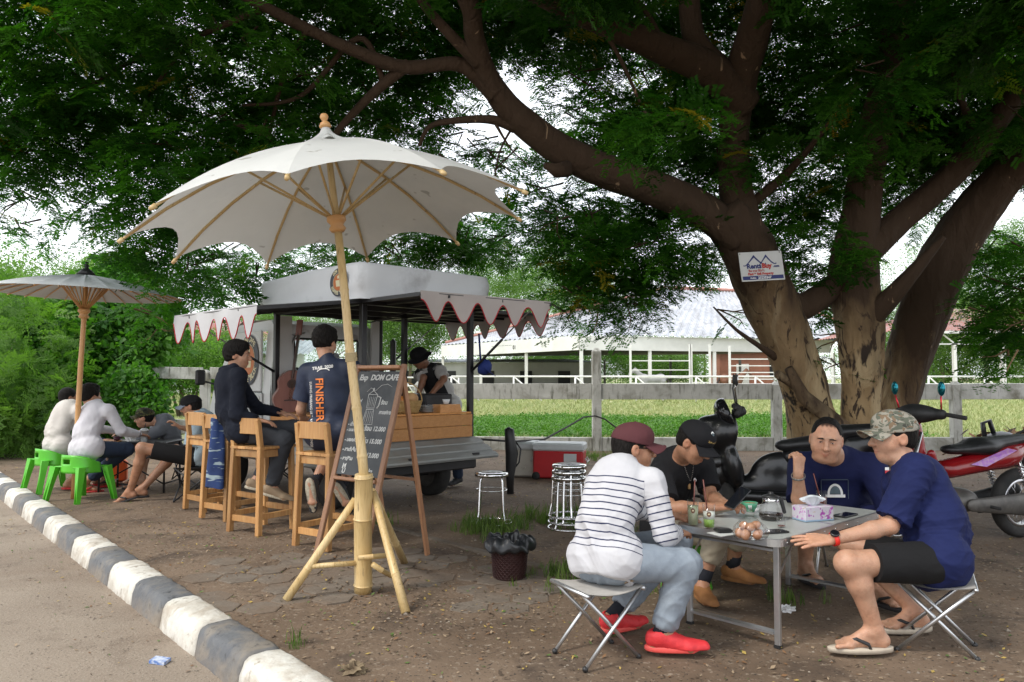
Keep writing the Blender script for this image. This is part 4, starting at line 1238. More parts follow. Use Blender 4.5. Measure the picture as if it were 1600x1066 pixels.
def wheel(a, b, par, r=.27, w=.16):
 g = MB(); rt = Matrix((V(0, 0, 1), Hh, Rr_)).transposed()
 g.lathe([(r * .62, -w / 2), (r * .9, -w / 2), (r, -w / 2 + .02), (r, w / 2 - .02), (r * .9, w / 2), (r * .62, w / 2)], T(a, b, r), 28, rt)
 wh = g.build('wheel', RUBBER, par, True)
 g = MB(); g.lathe([(0, -w / 2 + .03), (r * .25, -w / 2 + .01), (r * .5, -w / 2 + .035), (r * .62, -w / 2), (r * .62, w / 2), (0, w / 2 - .02)], T(a, b, r), 20, rt); g.build('rim', RIM_SHADE, wh, True)
for a in (.62, 2.85):
 for b in (.1, Wd - .1): wheel(a, b, truck)
tbox('axle', .58, .66, .15, 1.3, .23, .31, BLACK_METAL)
for (a, b) in ((.04, .04), (1.7, .04), (1.7, 1.4), (.04, 1.4), (1.2, 1.4)):
 tbox('post', a - .03, a + .03, b - .03, b + .03, .675, 2.02, BLACK_METAL, .006)
for (a0, a1, b0, b1) in ((0, 1.74, .01, .07), (0, 1.74, 1.37, 1.43), (.01, .07, .07, 1.37), (1.67, 1.73, .07, 1.37), (.55, .59, .07, 1.37), (1.12, 1.16, .07, 1.37)):
 tbox('roof_frame', a0, a1, b0, b1, 1.99, 2.05, BLACK_METAL)
TARP = M('white_tarpaulin', (.72, .73, .74), (.64, .65, .67), 1.2, .45, bump=.25, bscale=5, extra=lambda m, n, l, b, v: spots(n, l, b, v, 2.2, .55, .75, (.42, .42, .42), 6))
def tarpf(u, v):
 a_h, b_h = .99, .84
 ang = 2 * PI * u
 ca, sa = math.cos(ang), math.sin(ang)
 e = 22
 q = (abs(ca) ** e + abs(sa) ** e) ** (-1 / e)
 if v < .5: k = 1; z = 2.03 + .34 * (v / .5)
 else:
  w = (v - .5) / .5; k = 1 - w; z = 2.37 + .02 * math.sin(min(1, w * 9) * PI / 2)
 k2 = k * (1 - .02 * max(0, (z - 2.33) / .07)) * (1 + .009 * math.sin(ang * 9 + z * 26) * math.sin(ang * 4 + 1) * (1 if v < .5 else 0))
 return tuple(T(.86 + a_h * ca * q * k2, .72 + b_h * sa * q * k2, z - .03 * max(0, ca) * (z - 2.0) / .37 * 1.5))
g = MB(); g.grid(lambda a, b: tarpf(a, b), 96, 20); g.build('canopy_top', TARP, truck, True)
LOGO_D = M('logo_dark', (.05, .055, .07), None, rough=.5); LOGO_O = M('logo_orange', (.55, .16, .04), None, rough=.5); LOGO_C = M('logo_cream', (.72, .65, .42), None, rough=.5)
LOGO_BR = M('logo_brown', (.14, .06, .03), None, rough=.5); PRINT_W = M('print_white', (.75, .75, .73), None, rough=.6)
def emblem(par, O_, X_, Z_, N_, w, h, name='emblem'):
 """oval badge: dark ring, cream lettering round it, a cream and orange field with a cup of coffee"""
 def ring(m, r0, r1, off, a0=0, a1=2 * PI, n=40):
  g = MB(); vs = []
  for k in range(n + 1):
   a = a0 + (a1 - a0) * k / n
   for r_2 in (r0, r1): vs.append(O_ + X_ * (w / 2 * r_2 * math.cos(a)) + Z_ * (h / 2 * r_2 * math.sin(a)) + N_ * off)
  g.add(vs, [(2 * k, 2 * k + 1, 2 * k + 3, 2 * k + 2) for k in range(n)]); return g.build(name, m, par, True)
 ring(LOGO_D, .02, 1, .004); ring(LOGO_C, .6, .63, .006); ring(LOGO_O, 0.01, .58, .006)
 g = MB()
 for s in 'x':
  pts = [(-.3, .15), (.3, .15), (.22, -.3), (-.22, -.3)]
  g.add([O_ + X_ * x * w / 2 + Z_ * y * h / 2 + N_ * .008 for x, y in pts], [(3, 2, 1, 0)])
  pts = [(-.12, .45), (.1, .5), (.14, .28), (-.1, .25)]
  g.add([O_ + X_ * x * w / 2 + Z_ * y * h / 2 + N_ * .008 for x, y in pts], [(3, 2, 1, 0)])
 g.build(name, LOGO_C, par, True)
 for word, c_, up in (('ດອມ'.replace('ດອມ', 'DOM CAFE'), PI / 2, 1), ('COFFEE TRUCK', -PI / 2, -1)):
  g = MB(); m_ = len(word); sp_ = .2
  for i, chh in enumerate(word):
   if chh == ' ': continue
   vs, fs = text_geo(chh, h * .15, .002, align='CENTER')
   a = c_ - up * (i - (m_ - 1) / 2) * sp_
   cx, cz = math.cos(a), math.sin(a)
   rr3 = .72 if up > 0 else .86
   c = O_ + X_ * w / 2 * cx * rr3 + Z_ * h / 2 * cz * rr3 + N_ * .007
   er = V(cx, cz, 0) * up; et = V(er.y, -er.x, 0)
   xx = X_ * et.x + Z_ * et.y; zz = X_ * er.x + Z_ * er.y
   g.add([c + xx * v[0] + zz * v[1] for v in vs], fs)
  g.build('lettering', LOGO_C, par, True)
Nl = -Rr_; Xl = -Hh   # left side seen from outside: image right is towards the rear
emblem(truck, T(.19, -.135, 2.2), Xl, V(0, 0, 1), Nl, .3, .27)
AWN = M('awning_sheet', (.1, .1, .1), (.07, .07, .07), 4, .6)
VAL = M('valance_cloth', (.62, .62, .63), (.55, .55, .56), 2, .7, bump=.15, bscale=30)
REDTRIM = M('red_trim', (.45, .02, .03), None, rough=.6)
VALB = M('valance_beige', (.5, .45, .42), (.44, .39, .37), 2, .7, bump=.15, bscale=30)
def awning(p_in0, p_in1, p_out0, p_out1, nsc, drop, vm, side_drop=True, amp=.09):
 g = MB()
 n_ = (p_in1 - p_in0).cross(p_out0 - p_in0).normalized()
 if n_.z < 0: n_ = -n_
 th = n_ * .008
 g.add([p_in0, p_in1, p_out1, p_out0, p_in0 + th, p_in1 + th, p_out1 + th, p_out0 + th], [(0, 1, 2, 3), (7, 6, 5, 4), (0, 4, 5, 1), (1, 5, 6, 2), (2, 6, 7, 3), (3, 7, 4, 0)])
 aw = g.build('awning', AWN, truck, True)
 for k in range(6):
  f = k / 5
  a, b = p_in0.lerp(p_in1, f) - n_ * .015, p_out0.lerp(p_out1, f) - n_ * .015
  MB().bar(a, b, .02, .025).build('awning_bar', BLACK_METAL, aw, True)
 def valance(a, b, n_sc, dr):
  d = (b - a).normalized(); o_ = d.cross(V(0, 0, 1)).normalized()
  N = n_sc * 16; vs = []; ed = []
  Lh = (b - a).length
  for i in range(N + 1):
   u = i / N; s = .5 - .5 * math.cos(2 * PI * u * n_sc)
   low = dr * (.32 + .78 * s)
   for j in range(4):
    w = j / 3
    vs.append(a.lerp(b, u) + V(0, 0, .02 - low * w) + o_ * (.012 * w * math.sin(u * n_sc * 2 * PI * .5 + 1) + .01 * w * math.sin(u * 23)))
   ed.append(vs[-1] + o_ * .001)
  g = MB(); g.add(vs, [(i * 4 + j, (i + 1) * 4 + j, (i + 1) * 4 + j + 1, i * 4 + j + 1) for i in range(N) for j in range(3)], True)
  va = g.build('valance', vm, aw, True)
  MB().tube(ed, .0055, 5, caps=True).build('piping', REDTRIM, aw, True)
 valance(p_out0, p_out1, nsc, drop)
 return aw, valance
C_, D_, A_, B_ = T(0, 0, 2.03), T(0, Wd, 2.03), T(1.75, 0, 2.03), T(1.75, Wd, 2.03)
aw, val = awning(C_, D_, C_ - Hh * .88, D_ - Hh * 1.0 + Rr_ * .1, 5, .24, VALB)
aw2, val2 = awning(D_, B_, D_ + Rr_ * 1.05 - Hh * .1, B_ + Rr_ * 1.05, 6, .24, VALB)
aw3, val3 = awning(A_, C_, A_ - Rr_ * 1.05 + V(0, 0, -.13), C_ - Rr_ * 1.05 + V(0, 0, -.13), 6, .26, VAL)
for a, b in ((T(1.7, .04, 1.35), A_ - Rr_ * .95 + V(0, 0, -.12)), (T(.04, .04, 1.3), C_ - Rr_ * .95 + V(0, 0, -.12)), (T(.04, 1.4, 1.35), D_ - Hh * .9), (T(.04, .04, 1.35), C_ - Hh * .82), (T(1.7, 1.4, 1.35), B_ + Rr_ * .95)):
 if (a - T(.04, .04, 1.35)).length < .06: continue
 MB().tube([a, a.lerp(b, .5)], .014, 8).build('gas_strut', BLACK_METAL, truck, True)
 MB().tube([a.lerp(b, .5), b], .007, 8).build('gas_strut', STEEL, truck, True)
def wboard(p, q, z0, z1, w): 
 L_ = (q - p).length
 g = MB(); d = (q - p).normalized(); g.box(((p + q) / 2 + V(0, 0, (z0 + z1) / 2)), (L_, w, z1 - z0), Matrix((d, V(-d.y, d.x, 0), V(0, 0, 1))).transposed(), bev=.004); return g
for z0, z1 in ((.68, .797), (.8, .917)):
 wboard(T(-.03, .2, 0), T(-.03, 1.36, 0), z0, z1, .03).build('counter_board', WOOD, truck, True)
wboard(T(.17, .0, 0), T(.17, 1.36, 0), .92, .94, .4).build('counter_top', WOOD, truck, True)
for z0, z1 in ((.68, .8), (.803, .9)):
 wboard(T(.06, -.03, 0), T(1.66, -.03, 0), z0, z1, .03).build('counter_board', WOOD, truck, True)
wboard(T(.4, .1, 0), T(1.66, .1, 0), .905, .925, .3).build('counter_top', WOOD, truck, True)
tbox('service_box', .35, 1.6, 1.05, 1.42, .68, 1.12, BLACK_METAL, .01)
for b0, b1 in ((.06, .2), (1.26, 1.37)): tbox('inner_panel', 1.66, 1.69, b0, b1, .69, 1.98, WHITEBODY)
for (a0, a1, b0, b1, z1, m_, nm) in ((1.3, 1.64, .25, .6, 1.05, DARKIN, 'storage_crate'), (1.35, 1.6, .65, .98, 1.22, BLACK_PLASTIC, 'gas_stove'), (.45, .72, .25, .55, 1.0, DARKIN, 'storage_crate'), (1.42, 1.62, .3, .5, 1.32, SILVER, 'kettle_box')): tbox(nm, a0, a1, b0, b1, .69 if z1 < 1.3 else 1.06, z1, m_, .015)
MB().tube([T(.1, .7, 1.98), T(.9, .72, 1.9), T(1.6, .7, 1.98)], .008, 6).build('lamp_cable', BLACK_METAL, truck, True)
def flap(p, q, out, name, m):
 g = MB(); d = (q - p).normalized(); e = out
 nn_ = 9; vs = []
 L_ = e.length
 nrm = d.cross(e).normalized()
 if nrm.z < 0: nrm = -nrm
 prof = [(0, 0), (.06, 0), (.08, .012), (.3, .012), (.32, 0), (.42, 0), (.44, .012), (.66, .012), (.68, 0), (.8, 0), (.82, .012), (.97, .012), (1, 0)]
 for x, y in prof: vs += [p + e * x + nrm * y, q + e * x + nrm * y]
 for x, y in reversed(prof): vs += [p + e * x - nrm * .022, q + e * x - nrm * .022]
 k = len(vs) // 2
 fs = [(2 * i, 2 * i + 1, 2 * ((i + 1) % k) + 1, 2 * ((i + 1) % k)) for i in range(k)]
 fs += [tuple(2 * i for i in range(k)), tuple(2 * i + 1 for i in reversed(range(k)))]
 g.add(vs, fs)
 return g.build(name, m, truck, True)
flap(T(-.03, 0, .67), T(-.03, Wd, .67), -Hh * .33 + V(0, 0, -.17), 'tailgate', SIDE_PANEL)
flap(T(1.72, -.03, .67), T(.02, -.03, .67), -Rr_ * .3 + V(0, 0, -.2), 'side_gate', SIDE_PANEL)
for k in range(2):
 p = T(-.03 - .3, .35 + .8 * k, .52)
 MB().box(tuple(p), (.02, .09, .05), TM, bev=.004).build('latch', BLACK_METAL, truck, True)
prof = [(1.8, .55), (1.8, 1.35), (1.83, 1.87), (1.92, 1.95), (2.6, 1.97), (2.85, 1.9), (3.2, 1.2), (3.32, .95), (3.36, .5), (1.8, .45)]
g = MB()
for b_s, sgn in ((.02, 1), (Wd - .02, -1)):
 vs = [T(a, b_s + sgn * (.06 if z > 1.3 else 0), z) for a, z in prof]
 m_ = len(vs)
 low = [T(1.8, b_s, .45), T(3.36, b_s, .5), T(3.32, b_s, .95), T(3.25, b_s, 1.12), T(1.8, b_s, 1.12)]
 g.add(low, [(0, 1, 2, 3, 4)])
 top = [T(1.8, b_s, 1.12), T(1.98, b_s, 1.12), T(1.98, b_s + sgn * .06, 1.84), T(1.83, b_s + sgn * .06, 1.87)]
 g.add(top, [(0, 1, 2, 3)])
 hd = [T(1.83, b_s + sgn * .06, 1.82), T(2.8, b_s + sgn * .06, 1.82), T(2.78, b_s + sgn * .07, 1.92), T(1.9, b_s + sgn * .08, 1.95)]
 g.add(hd, [(0, 1, 2, 3)])
 pl = [T(3.25, b_s, 1.12), T(3.14, b_s, 1.12), T(2.7, b_s + sgn * .06, 1.82), T(2.8, b_s + sgn * .06, 1.86)]
 g.add(pl, [(0, 1, 2, 3)])
roofp = [(1.8, 1.12), (1.83, 1.87), (1.92, 1.95), (2.6, 1.97), (2.82, 1.88)]
vs = []
for a, z in roofp[1:]: vs += [T(a, .08, z), T(a, Wd - .08, z)]
g.add(vs, [(2 * i, 2 * i + 1, 2 * i + 3, 2 * i + 2) for i in range(3)], True)
g.add([T(3.25, .02, 1.12), T(3.25, Wd - .02, 1.12), T(3.36, Wd - .02, .5), T(3.36, .02, .5)], [(0, 1, 2, 3)])
g.add([T(1.8, .02, .47), T(3.36, .02, .5), T(3.36, Wd - .02, .5), T(1.8, Wd - .02, .47)], [(0, 1, 2, 3)])
g.build('cab', WHITEBODY, truck, True)
def rearframe():
 g = MB()
 def w(b0, b1, z0, z1, d=.03): g.box(tuple(T(1.8, (b0 + b1) / 2, (z0 + z1) / 2)), (d, b1 - b0, z1 - z0), TM)
 w(.03, 1.41, .6, 1.36); w(.05, .3, 1.36, 1.74); w(1.14, 1.39, 1.36, 1.74); w(.07, 1.37, 1.74, 1.9)
 for k in range(4): g.box(tuple(T(1.785, .72, .75 + .12 * k)), (.02, 1.1, .03), TM)
 for b in (.16, .22, 1.22, 1.29): g.tube([T(1.775, b, .7), T(1.775, b, 1.58), T(1.775, b + (.09 if b < 1 else -.09), 1.77), T(1.775, .72 + (b - .72) * .6, 1.81)], .012, 6)
 return g
rearframe().build('cab_back', SILVER, truck, True)
g = MB()
for k in (0,): g.tube([T(1.78, .3, 1.36), T(1.78, .3, 1.74), T(1.78, 1.14, 1.74), T(1.78, 1.14, 1.36)], .014, 6, closed=True)
g.build('window_seal', RUBBER, truck, True)
GLASS = glass_mat('glass', (.8, .85, .83)); GLASS_C = glass_mat('clear_glass')
MB().quad(T(1.8, .3, 1.36), T(1.8, 1.14, 1.36), T(1.8, 1.14, 1.74), T(1.8, .3, 1.74)).build('rear_window', GLASS, truck, True)
MB().quad(T(3.2, .06, 1.12), T(3.2, 1.38, 1.12), T(2.8, 1.34, 1.86), T(2.8, .1, 1.86)).build('windscreen', GLASS, truck, True)
tbox('window_bar', 1.77, 1.785, .7, .72, 1.36, 1.74, SILVER)
for b in (.38, 1.02):
 tbox('car_seat', 2.1, 2.2, b - .2, b + .2, .7, 1.42, DARKIN, .03); tbox('headrest', 2.12, 2.2, b - .1, b + .1, 1.44, 1.6, DARKIN, .03)
tbox('cab_floor', 1.83, 3.2, .06, 1.38, .6, .7, DARKIN)
tbox('dashboard', 2.9, 3.15, .08, 1.36, .9, 1.1, DARKIN, .03)
tbox('door', 1.95, 3.05, -.012, .018, .58, 1.13, SILVER, .01)
tbox('door_panel', 1.99, 2.72, -.0, .03, 1.14, 1.83, WHITEBODY, .01)
tbox('door_moulding', 1.97, 3.03, -.02, -.012, 1.06, 1.09, SILVER, .004)
tbox('door_handle', 2.02, 2.16, -.03, -.013, .93, .97, STEEL, .006)
tbox('door_handle_recess', 2.01, 2.17, -.0155, -.0125, .9, .99, DARKIN)
emblem(truck, T(2.25, -.008, 1.5), Xl, V(0, 0, 1), Nl, .46, .58)
MB().tube([T(2.95, -.01, 1.2), T(3.02, -.18, 1.25)], .012, 6).build('mirror_arm', BLACK_METAL, truck, True)
g = MB(); g.box(tuple(T(3.02, -.24, 1.3)), (.05, .12, .18), TM, bev=.02); g.build('side_mirror', BLACK_PLASTIC, truck, True)
tbox('tail_light', -.09, -.06, .05, .16, .48, .58, REDTRIM, .005); tbox('tail_light', -.09, -.06, 1.28, 1.39, .48, .58, REDTRIM, .005)
g = MB(); g.box(tuple(T(-.1, .72, .5)), (.01, .3, .12), TM); g.build('number_plate', PRINT_W, truck, True)
# ---- things on the counter
BASKET = M('woven_basket', (.5, .33, .13), (.38, .23, .08), 30, .7, bump=.4)
bp0 = T(.12, .6, .94)
bk_ = thing('wicker_basket', 'woven wicker basket with a tall handle holding bread on the counter', 'basket', tuple(bp0))
g = MB()
for k in range(9):
 z = .012 + .014 * k; r = .1 + .035 * (k / 8) ** .7
 g.lathe([(r, z - .006), (r + .005, z), (r, z + .006), (r - .005, z), (r, z - .006)], bp0, 28, sx=1.25)
for k in range(28):
 a = 2 * PI * k / 28
 for s in (-1, 1):
  g.tube([bp0 + V(1.25 * .1 * math.cos(a), .1 * math.sin(a), 0), bp0 + V(1.25 * .122 * math.cos(a + s * .12), .122 * math.sin(a + s * .12), .06), bp0 + V(1.25 * .138 * math.cos(a + s * .25), .138 * math.sin(a + s * .25), .13)], .003, 4)
g.lathe([(0, .004), (.1, .004)], bp0, 28, sx=1.25)
g.build('basket_body', BASKET, bk_, True)
MB().tube([bp0 + V(.17 * math.cos(a) * 1.0, 0, .12 + .19 * math.sin(a)) for a in [PI * k / 16 for k in range(17)]], .006, 6).build('handle', BASKET, bk_, True)
BREAD = M('bread_crust', (.55, .33, .15), (.42, .22, .09), 8, .6, bump=.2)
for i, (dx, dy, dz, rx, lab) in enumerate(((-.05, 0, .12, .07, 'orange bag of bread at the left in the wicker basket'), (.06, 0, .15, .075, 'round pale bread roll heaped in the wicker basket'))):
 o = MB().ball(bp0 + V(dx, dy, dz), (rx, .07, .06)).build('bread_roll', BREAD if i else M('orange_wrap', (.6, .22, .05), None, rough=.4)); tag(o, lab, 'bread')
p_ = T(.1, .86, .94)
for k in range(7):
 g = MB().lathe([(0, 0), (.045, 0), (.07, .012), (.072, .014), (.045, .004), (0, .004)], p_ + V(.004 * math.sin(k * 2), .003 * math.cos(k * 3), .011 * k), 22)
 o = g.build('saucer', WHITE_PAINT if k % 2 else STEEL); tag(o, ['lowest', 'second lowest', 'third lowest', 'middle', 'third highest', 'second highest', 'topmost'][k] + ' saucer of the leaning stack beside the wicker basket', 'saucer', 'saucers stacked on the truck counter')
p_ = T(.1, 1.12, .94)
o = MB().box(tuple(p_ + V(0, 0, .04)), (.26, .14, .08), TM.to_quaternion().to_matrix() @ Matrix.Rotation(PI / 2, 3, 'Z'), taper=1.15).build('wooden_tray', WOOD); tag(o, 'small flared wooden tray at the right end of the counter', 'tray')
CERAM = M('white_ceramic', (.75, .75, .74), None, rough=.25)
o = MB().lathe([(0, 0), (.025, 0), (.04, .05), (.037, .05), (.02, .006), (0, .006)], p_ + V(.0, 0, .082), 18).build('cup', CERAM); tag(o, 'little white cup upside on the wooden tray of the truck', 'cup')
CHECK = M('checker_box', (.55, .36, .2), (.35, .2, .1), 60, .6, detail=1)
p_ = T(.85, .95, 0)
o = MB().box(tuple(T(1.15, 1.2, 1.19)), (.24, .2, .13), TM).build('checkered_box', CHECK); tag(o, 'brown checkered cardboard box in front of the barista', 'box')
CUPB = M('blue_paper_cups', (.04, .1, .25), (.06, .15, .3), 8, .5)
for k in range(2):
 o = MB().lathe([(0, 0), (.036, 0), (.045, .17), (.04, .17), (0, .165)], T(1.35, 1.14 + .1 * k, 1.12), 18).build('cup_stack', CUPB if k == 0 else STEEL)
 tag(o, ['stack of blue paper cups on the truck service box', 'steel tumbler stack beside the blue paper cups'][k], 'cups')
for k in range(6):
 b0 = T(.95 + .12 * k, .42, .675)
 o = MB().lathe([(0, 0), (.035, 0), (.035, .55), (.03, .6), (.012, .66), (.012, .72), (.016, .72), (.016, .745), (0, .745)], b0, 14).build('syrup_bottle', [GLASS_C, STEEL, CERAM][k % 3])
 tag(o, ['leftmost clear bottle beside the guitar', 'steel bottle second from the guitar', 'white bottle third from the guitar', 'clear bottle fourth from the guitar', 'steel bottle fifth from the guitar', 'white bottle farthest from the guitar'][k], 'bottle', 'bottles lined up inside the truck')
o = thing('espresso_machine', 'dark steel coffee machine standing inside the truck bed', 'coffee machine', tuple(T(.9, .75, .68)))
tbox('machine_body', .75, 1.1, .6, 1.0, .69, 1.1, STEEL, .02, o); tbox('drip_tray', .6, .75, .6, 1.0, .69, .76, BLACK_METAL, .01, o); tbox('group_head', .65, .75, .65, .95, .98, 1.08, BLACK_METAL, .02, o)
GUIT = M('guitar_top', (.3, .13, .1), (.24, .1, .08), 3, .3, stretch=(8, 1, 1))
GUITD = M('guitar_dark', (.05, .02, .015), None, rough=.35)
gO = T(1.62, .12, .92)
gt = thing('acoustic_guitar', 'reddish brown acoustic guitar leaning upright inside the truck', 'guitar', tuple(gO))
gx = V(.89, .45, 0); gz = V(.12, .0, .99).normalized(); gn = gx.cross(gz).normalized()
if gn.y > 0: gn = -gn
outl = []
for i in range(48):
 a = 2 * PI * i / 48; z = -math.cos(a)
 w = .19 * (1 - .18 * max(0, z)) - .055 * math.exp(-((z - .12) / .3) ** 2)
 outl.append((math.sin(a) * w if abs(z) < .99 else 0, .235 * z + .235))
g = MB(Matrix.Translation(gO) @ Matrix((gx, gz, gx.cross(gz))).transposed().to_4x4())
g.prism(outl, .095)
bdy = g.build('body', GUIT, gt, True)
def gP(x, z, d): return gO + gx * x + gz * z + gn * d
sg = .1 if (gx.cross(gz)).dot(gn) > 0 else .004
g = MB(); g.add([gP(.05 * math.cos(a), .32 + .05 * math.sin(a), sg) for a in [2 * PI * k / 20 for k in range(20)]], [tuple(range(20))]); g.build('sound_hole', GUITD, gt, True)
MB().bar(gP(-.06, .14, sg), gP(.06, .14, sg), .02, .012).build('bridge', GUITD, gt, True)
MB().bar(gP(0, .38, sg), gP(0, .85, sg), .05, .02).build('neck', GUITD, gt, True)
MB().bar(gP(0, .85, sg), gP(0, 1.02, sg - .02), .08, .018).build('headstock', GUIT, gt, True)
g = MB(); 
for k in range(6): g.tube([gP(-.018 + .007 * k, .14, sg + .012), gP(-.018 + .007 * k, .88, sg + .013)], .0012, 4)
o = g.build('strings', STEEL, gt, True); o['kind'] = 'stuff'
BLUEC = M('blue_cotton', (.012, .03, .17), (.02, .045, .22), 8, .8, bump=.2)
p_ = T(-.02, 1.5, 1.42)
o = thing('baseball_cap', 'bright blue cap hung on the black rear post of the truck', 'cap', tuple(p_))
g = MB(); rt = Matrix.Rotation(R(100), 3, 'Y') @ Matrix.Rotation(R(20), 3, 'X')
g.lathe([(.085, 0), (.09, .03), (.08, .08), (.05, .11), (0, .12)], p_, 18, rt); g.build('crown', BLUEC, o, True)
g = MB(); g.lathe([(.0, 0), (.1, 0), (.1, .006), (0, .006)], p_ + V(.06, -.03, -.04), 14, Matrix.Rotation(R(35), 3, 'Y'), sx=1.2, sy=.8); g.build('visor', BLUEC, o, True)
MB().tube([p_ + V(0, 0, .02), p_ + V(-.02, 0, .35)], .012, 6).build('strap', BLUEC, o, True)
o = MB().bar(tuple(T(1.35, 1.35, 1.3)), tuple(T(1.35, 1.35, 1.75)), .12, .06, bev=.02).build('hanging_bag', BLACK_PLASTIC); tag(o, 'dark bag hanging from the truck frame left of the barista', 'bag')
# ================================================================== chalkboard
TEAK = wood_mat('teak_frame', (.38, .2, .1), (.3, .14, .07), (.2, .09, .045), (12, 12, 1.2), .5)
SLATE = M('chalkboard_slate', (.045, .05, .055), (.07, .076, .08), 5, .75, detail=7, extra=lambda m, n, l, b, v: spots(n, l, b, v, 2.5, .5, .8, (.11, .115, .12), 6))
CHALK = M('chalk', (.62, .62, .6), (.42, .43, .42), 120, .9, detail=2, lo=.4, hi=.5)
F = V(-1.39, 5.47, 0); wv = V(.80, -.60, 0); bkv = V(.6, .8, 0)
upv = (V(0, 0, 1.41) + bkv * .4).normalized(); LB = 1.45; WB = .48
cb = thing('chalkboard', 'wooden framed chalkboard menu behind the bamboo stand', 'sign board', tuple(F))
nv = wv.cross(upv).normalized()
if nv.dot(V(-.6, -.8, 0)) < 0: nv = -nv
def Q(x, y, d=0): return F + wv * x + upv * y + nv * d
MB().bar(Q(0, 0), Q(0, LB), .045, .028, nv, bev=.004).build('frame_side', TEAK, cb, True)
MB().bar(Q(WB, 0), Q(WB, LB), .045, .028, nv, bev=.004).build('frame_side', TEAK, cb, True)
for y in (LB - .025, .6): MB().bar(Q(.023, y), Q(WB - .023, y), .06, .026, upv, bev=.004).build('frame_rail', TEAK, cb, True)
MB().bar(Q(WB / 2, .63), Q(WB / 2, LB - .055), WB - .045, .01, nv).build('slate', SLATE, cb, True)
rf = [gp(668, 867), gp(668, 867) - wv * .42]
for p, x in ((rf[0], WB - .03), (rf[1], .03)): MB().bar(p, Q(x, LB - .06, -.03), .035, .022, wv).build('rear_leg', TEAK, cb, True)
MB().bar(rf[0].lerp(Q(WB - .03, LB - .06, -.03), .42), rf[1].lerp(Q(.03, LB - .06, -.03), .42), .03, .02).build('rear_brace', TEAK, cb, True)
def board_text(s, x, y, size, bold=.0025, slant=0, par=cb, align='LEFT', m=CHALK, rotz=0):
 vs, fs = text_geo(s, size, bold, align=align, shear=slant)
 g = MB(); cr_, sr_ = math.cos(rotz), math.sin(rotz)
 g.add([Q(x + v[0] * cr_ - v[1] * sr_, y + v[0] * sr_ + v[1] * cr_, .0066) for v in vs], fs); g.build('chalk_writing', m, par, True)
board_text('Exp  DOM CAFE', .05, 1.33, .058, slant=.2)
def chalk_line(pts, r=.003):
 MB().tube([Q(x, y, .0066) for x, y in pts], r, 5).build('chalk_drawing', CHALK, cb, True)
cx, cy = .24, 1.12
chalk_line([(cx - .055, cy + .1), (cx + .04, cy + .1), (cx + .03, cy), (cx - .045, cy), (cx - .055, cy + .1)])
chalk_line([(cx - .045, cy - .01), (cx + .03, cy - .01), (cx + .045, cy - .12), (cx - .06, cy - .12), (cx - .045, cy - .01)])
chalk_line([(cx - .055, cy + .1), (cx - .01, cy + .13), (cx + .04, cy + .1)]); chalk_line([(cx - .01, cy + .13), (cx - .01, cy + .15)], .006)
chalk_line([(cx + .04, cy + .09), (cx + .08, cy + .08), (cx + .075, cy + .02), (cx + .06, cy + .0)], .005)
for k in range(4): chalk_line([(cx - .035 + .018 * k, cy + .085), (cx - .032 + .016 * k, cy + .01)], .0018); chalk_line([(cx - .035 + .018 * k, cy - .02), (cx - .043 + .021 * k, cy - .11)], .0018)
chalk_line([(.16, 1.24), (.2, 1.27), (.25, 1.25), (.3, 1.29), (.36, 1.3), (.41, 1.28)], .0018)
for s, x, y, z in (('ร้อน', .33, 1.15, .04), ('กาแฟสด', .33, 1.08, .035), ('กาแฟ', .05, 1.16, .034), ('- ดำเย็น', .035, .985, .036), ('- นมสด', .035, .945, .03), ('ร้อน 12.000', .215, .955, .046), ('- มอคค่า', .035, .87, .036), ('ย็น 15.000', .225, .865, .046), ('- ลาเต้เย็น', .035, .8, .036), ('ปั่น 13.000', .225, .765, .046), ('- คาปูชิโน', .035, .735, .034), ('M', .07, .675, .05), ('U', .075, .64, .05), ('Thanks', .255, .655, .046)):
 board_text(s, x, y, z, .0016, .15)
# ================================================================== bar stools
BW = wood_mat('stool_wood', (.56, .33, .13), (.45, .22, .075), (.3, .13, .045), (10, 10, 1.0), .42)
def bar_stool(label, loc, rz):
 t = thing('bar_stool', label, 'bar stool', loc, rz, 'wooden bar stools by the coffee truck')
 s = .17; hs_ = .70; hb = .95
 for sx in (-1, 1):
  MB().bar((sx * (s + .01), s + .005, 0), (sx * (s - .01), s - .01, hs_), .042, .042, (0, 1, 0), bev=.003).build('leg', BW, t)
  MB().bar((sx * (s + .01), -s - .02, 0), (sx * (s - .005), -s, hs_ + .01), .042, .046, (0, 1, 0), bev=.003).build('leg', BW, t)
  MB().bar((sx * (s - .005), -s, hs_ + .01), (sx * (s - .01), -s - .03, hb), .042, .04, (0, 1, 0), bev=.003).build('back_post', BW, t)
  MB().bar((sx * (s + .003), -s + .0, .15), (sx * (s + .003), s - .01, .15), .03, .045, bev=.002).build('stretcher', BW, t)
  MB().bar((sx * (s - .008), -s + .02, hs_ - .035), (sx * (s - .008), s - .03, hs_ - .035), .025, .06, bev=.002).build('apron', BW, t)
 for sy, z in ((-1, .12), (1, .18)): MB().bar((-s + .012, sy * (s + .005), z), (s - .012, sy * (s + .005), z), .03, .05, bev=.002).build('stretcher', BW, t)
 for sy in (-1, 1): MB().bar((-s + .02, sy * (s - .006), hs_ - .035), (s - .02, sy * (s - .006), hs_ - .035), .025, .06, bev=.002).build('apron', BW, t)
 for k in range(4):
  MB().box((-.1425 + .095 * k, .005, hs_ + .012), (.0935, .4, .024), bev=.003).build('seat_slat', BW, t)
 MB().bar((-s + .005, -s - .022, hb - .055), (s - .005, -s - .022, hb - .055), .024, .13, (0, 0, 1) , bev=.003).build('backrest', BW, t)
 return t
st0 = bar_stool('wooden bar stool carrying the man in the printed sports shirt', (0, 0, 0), 0)
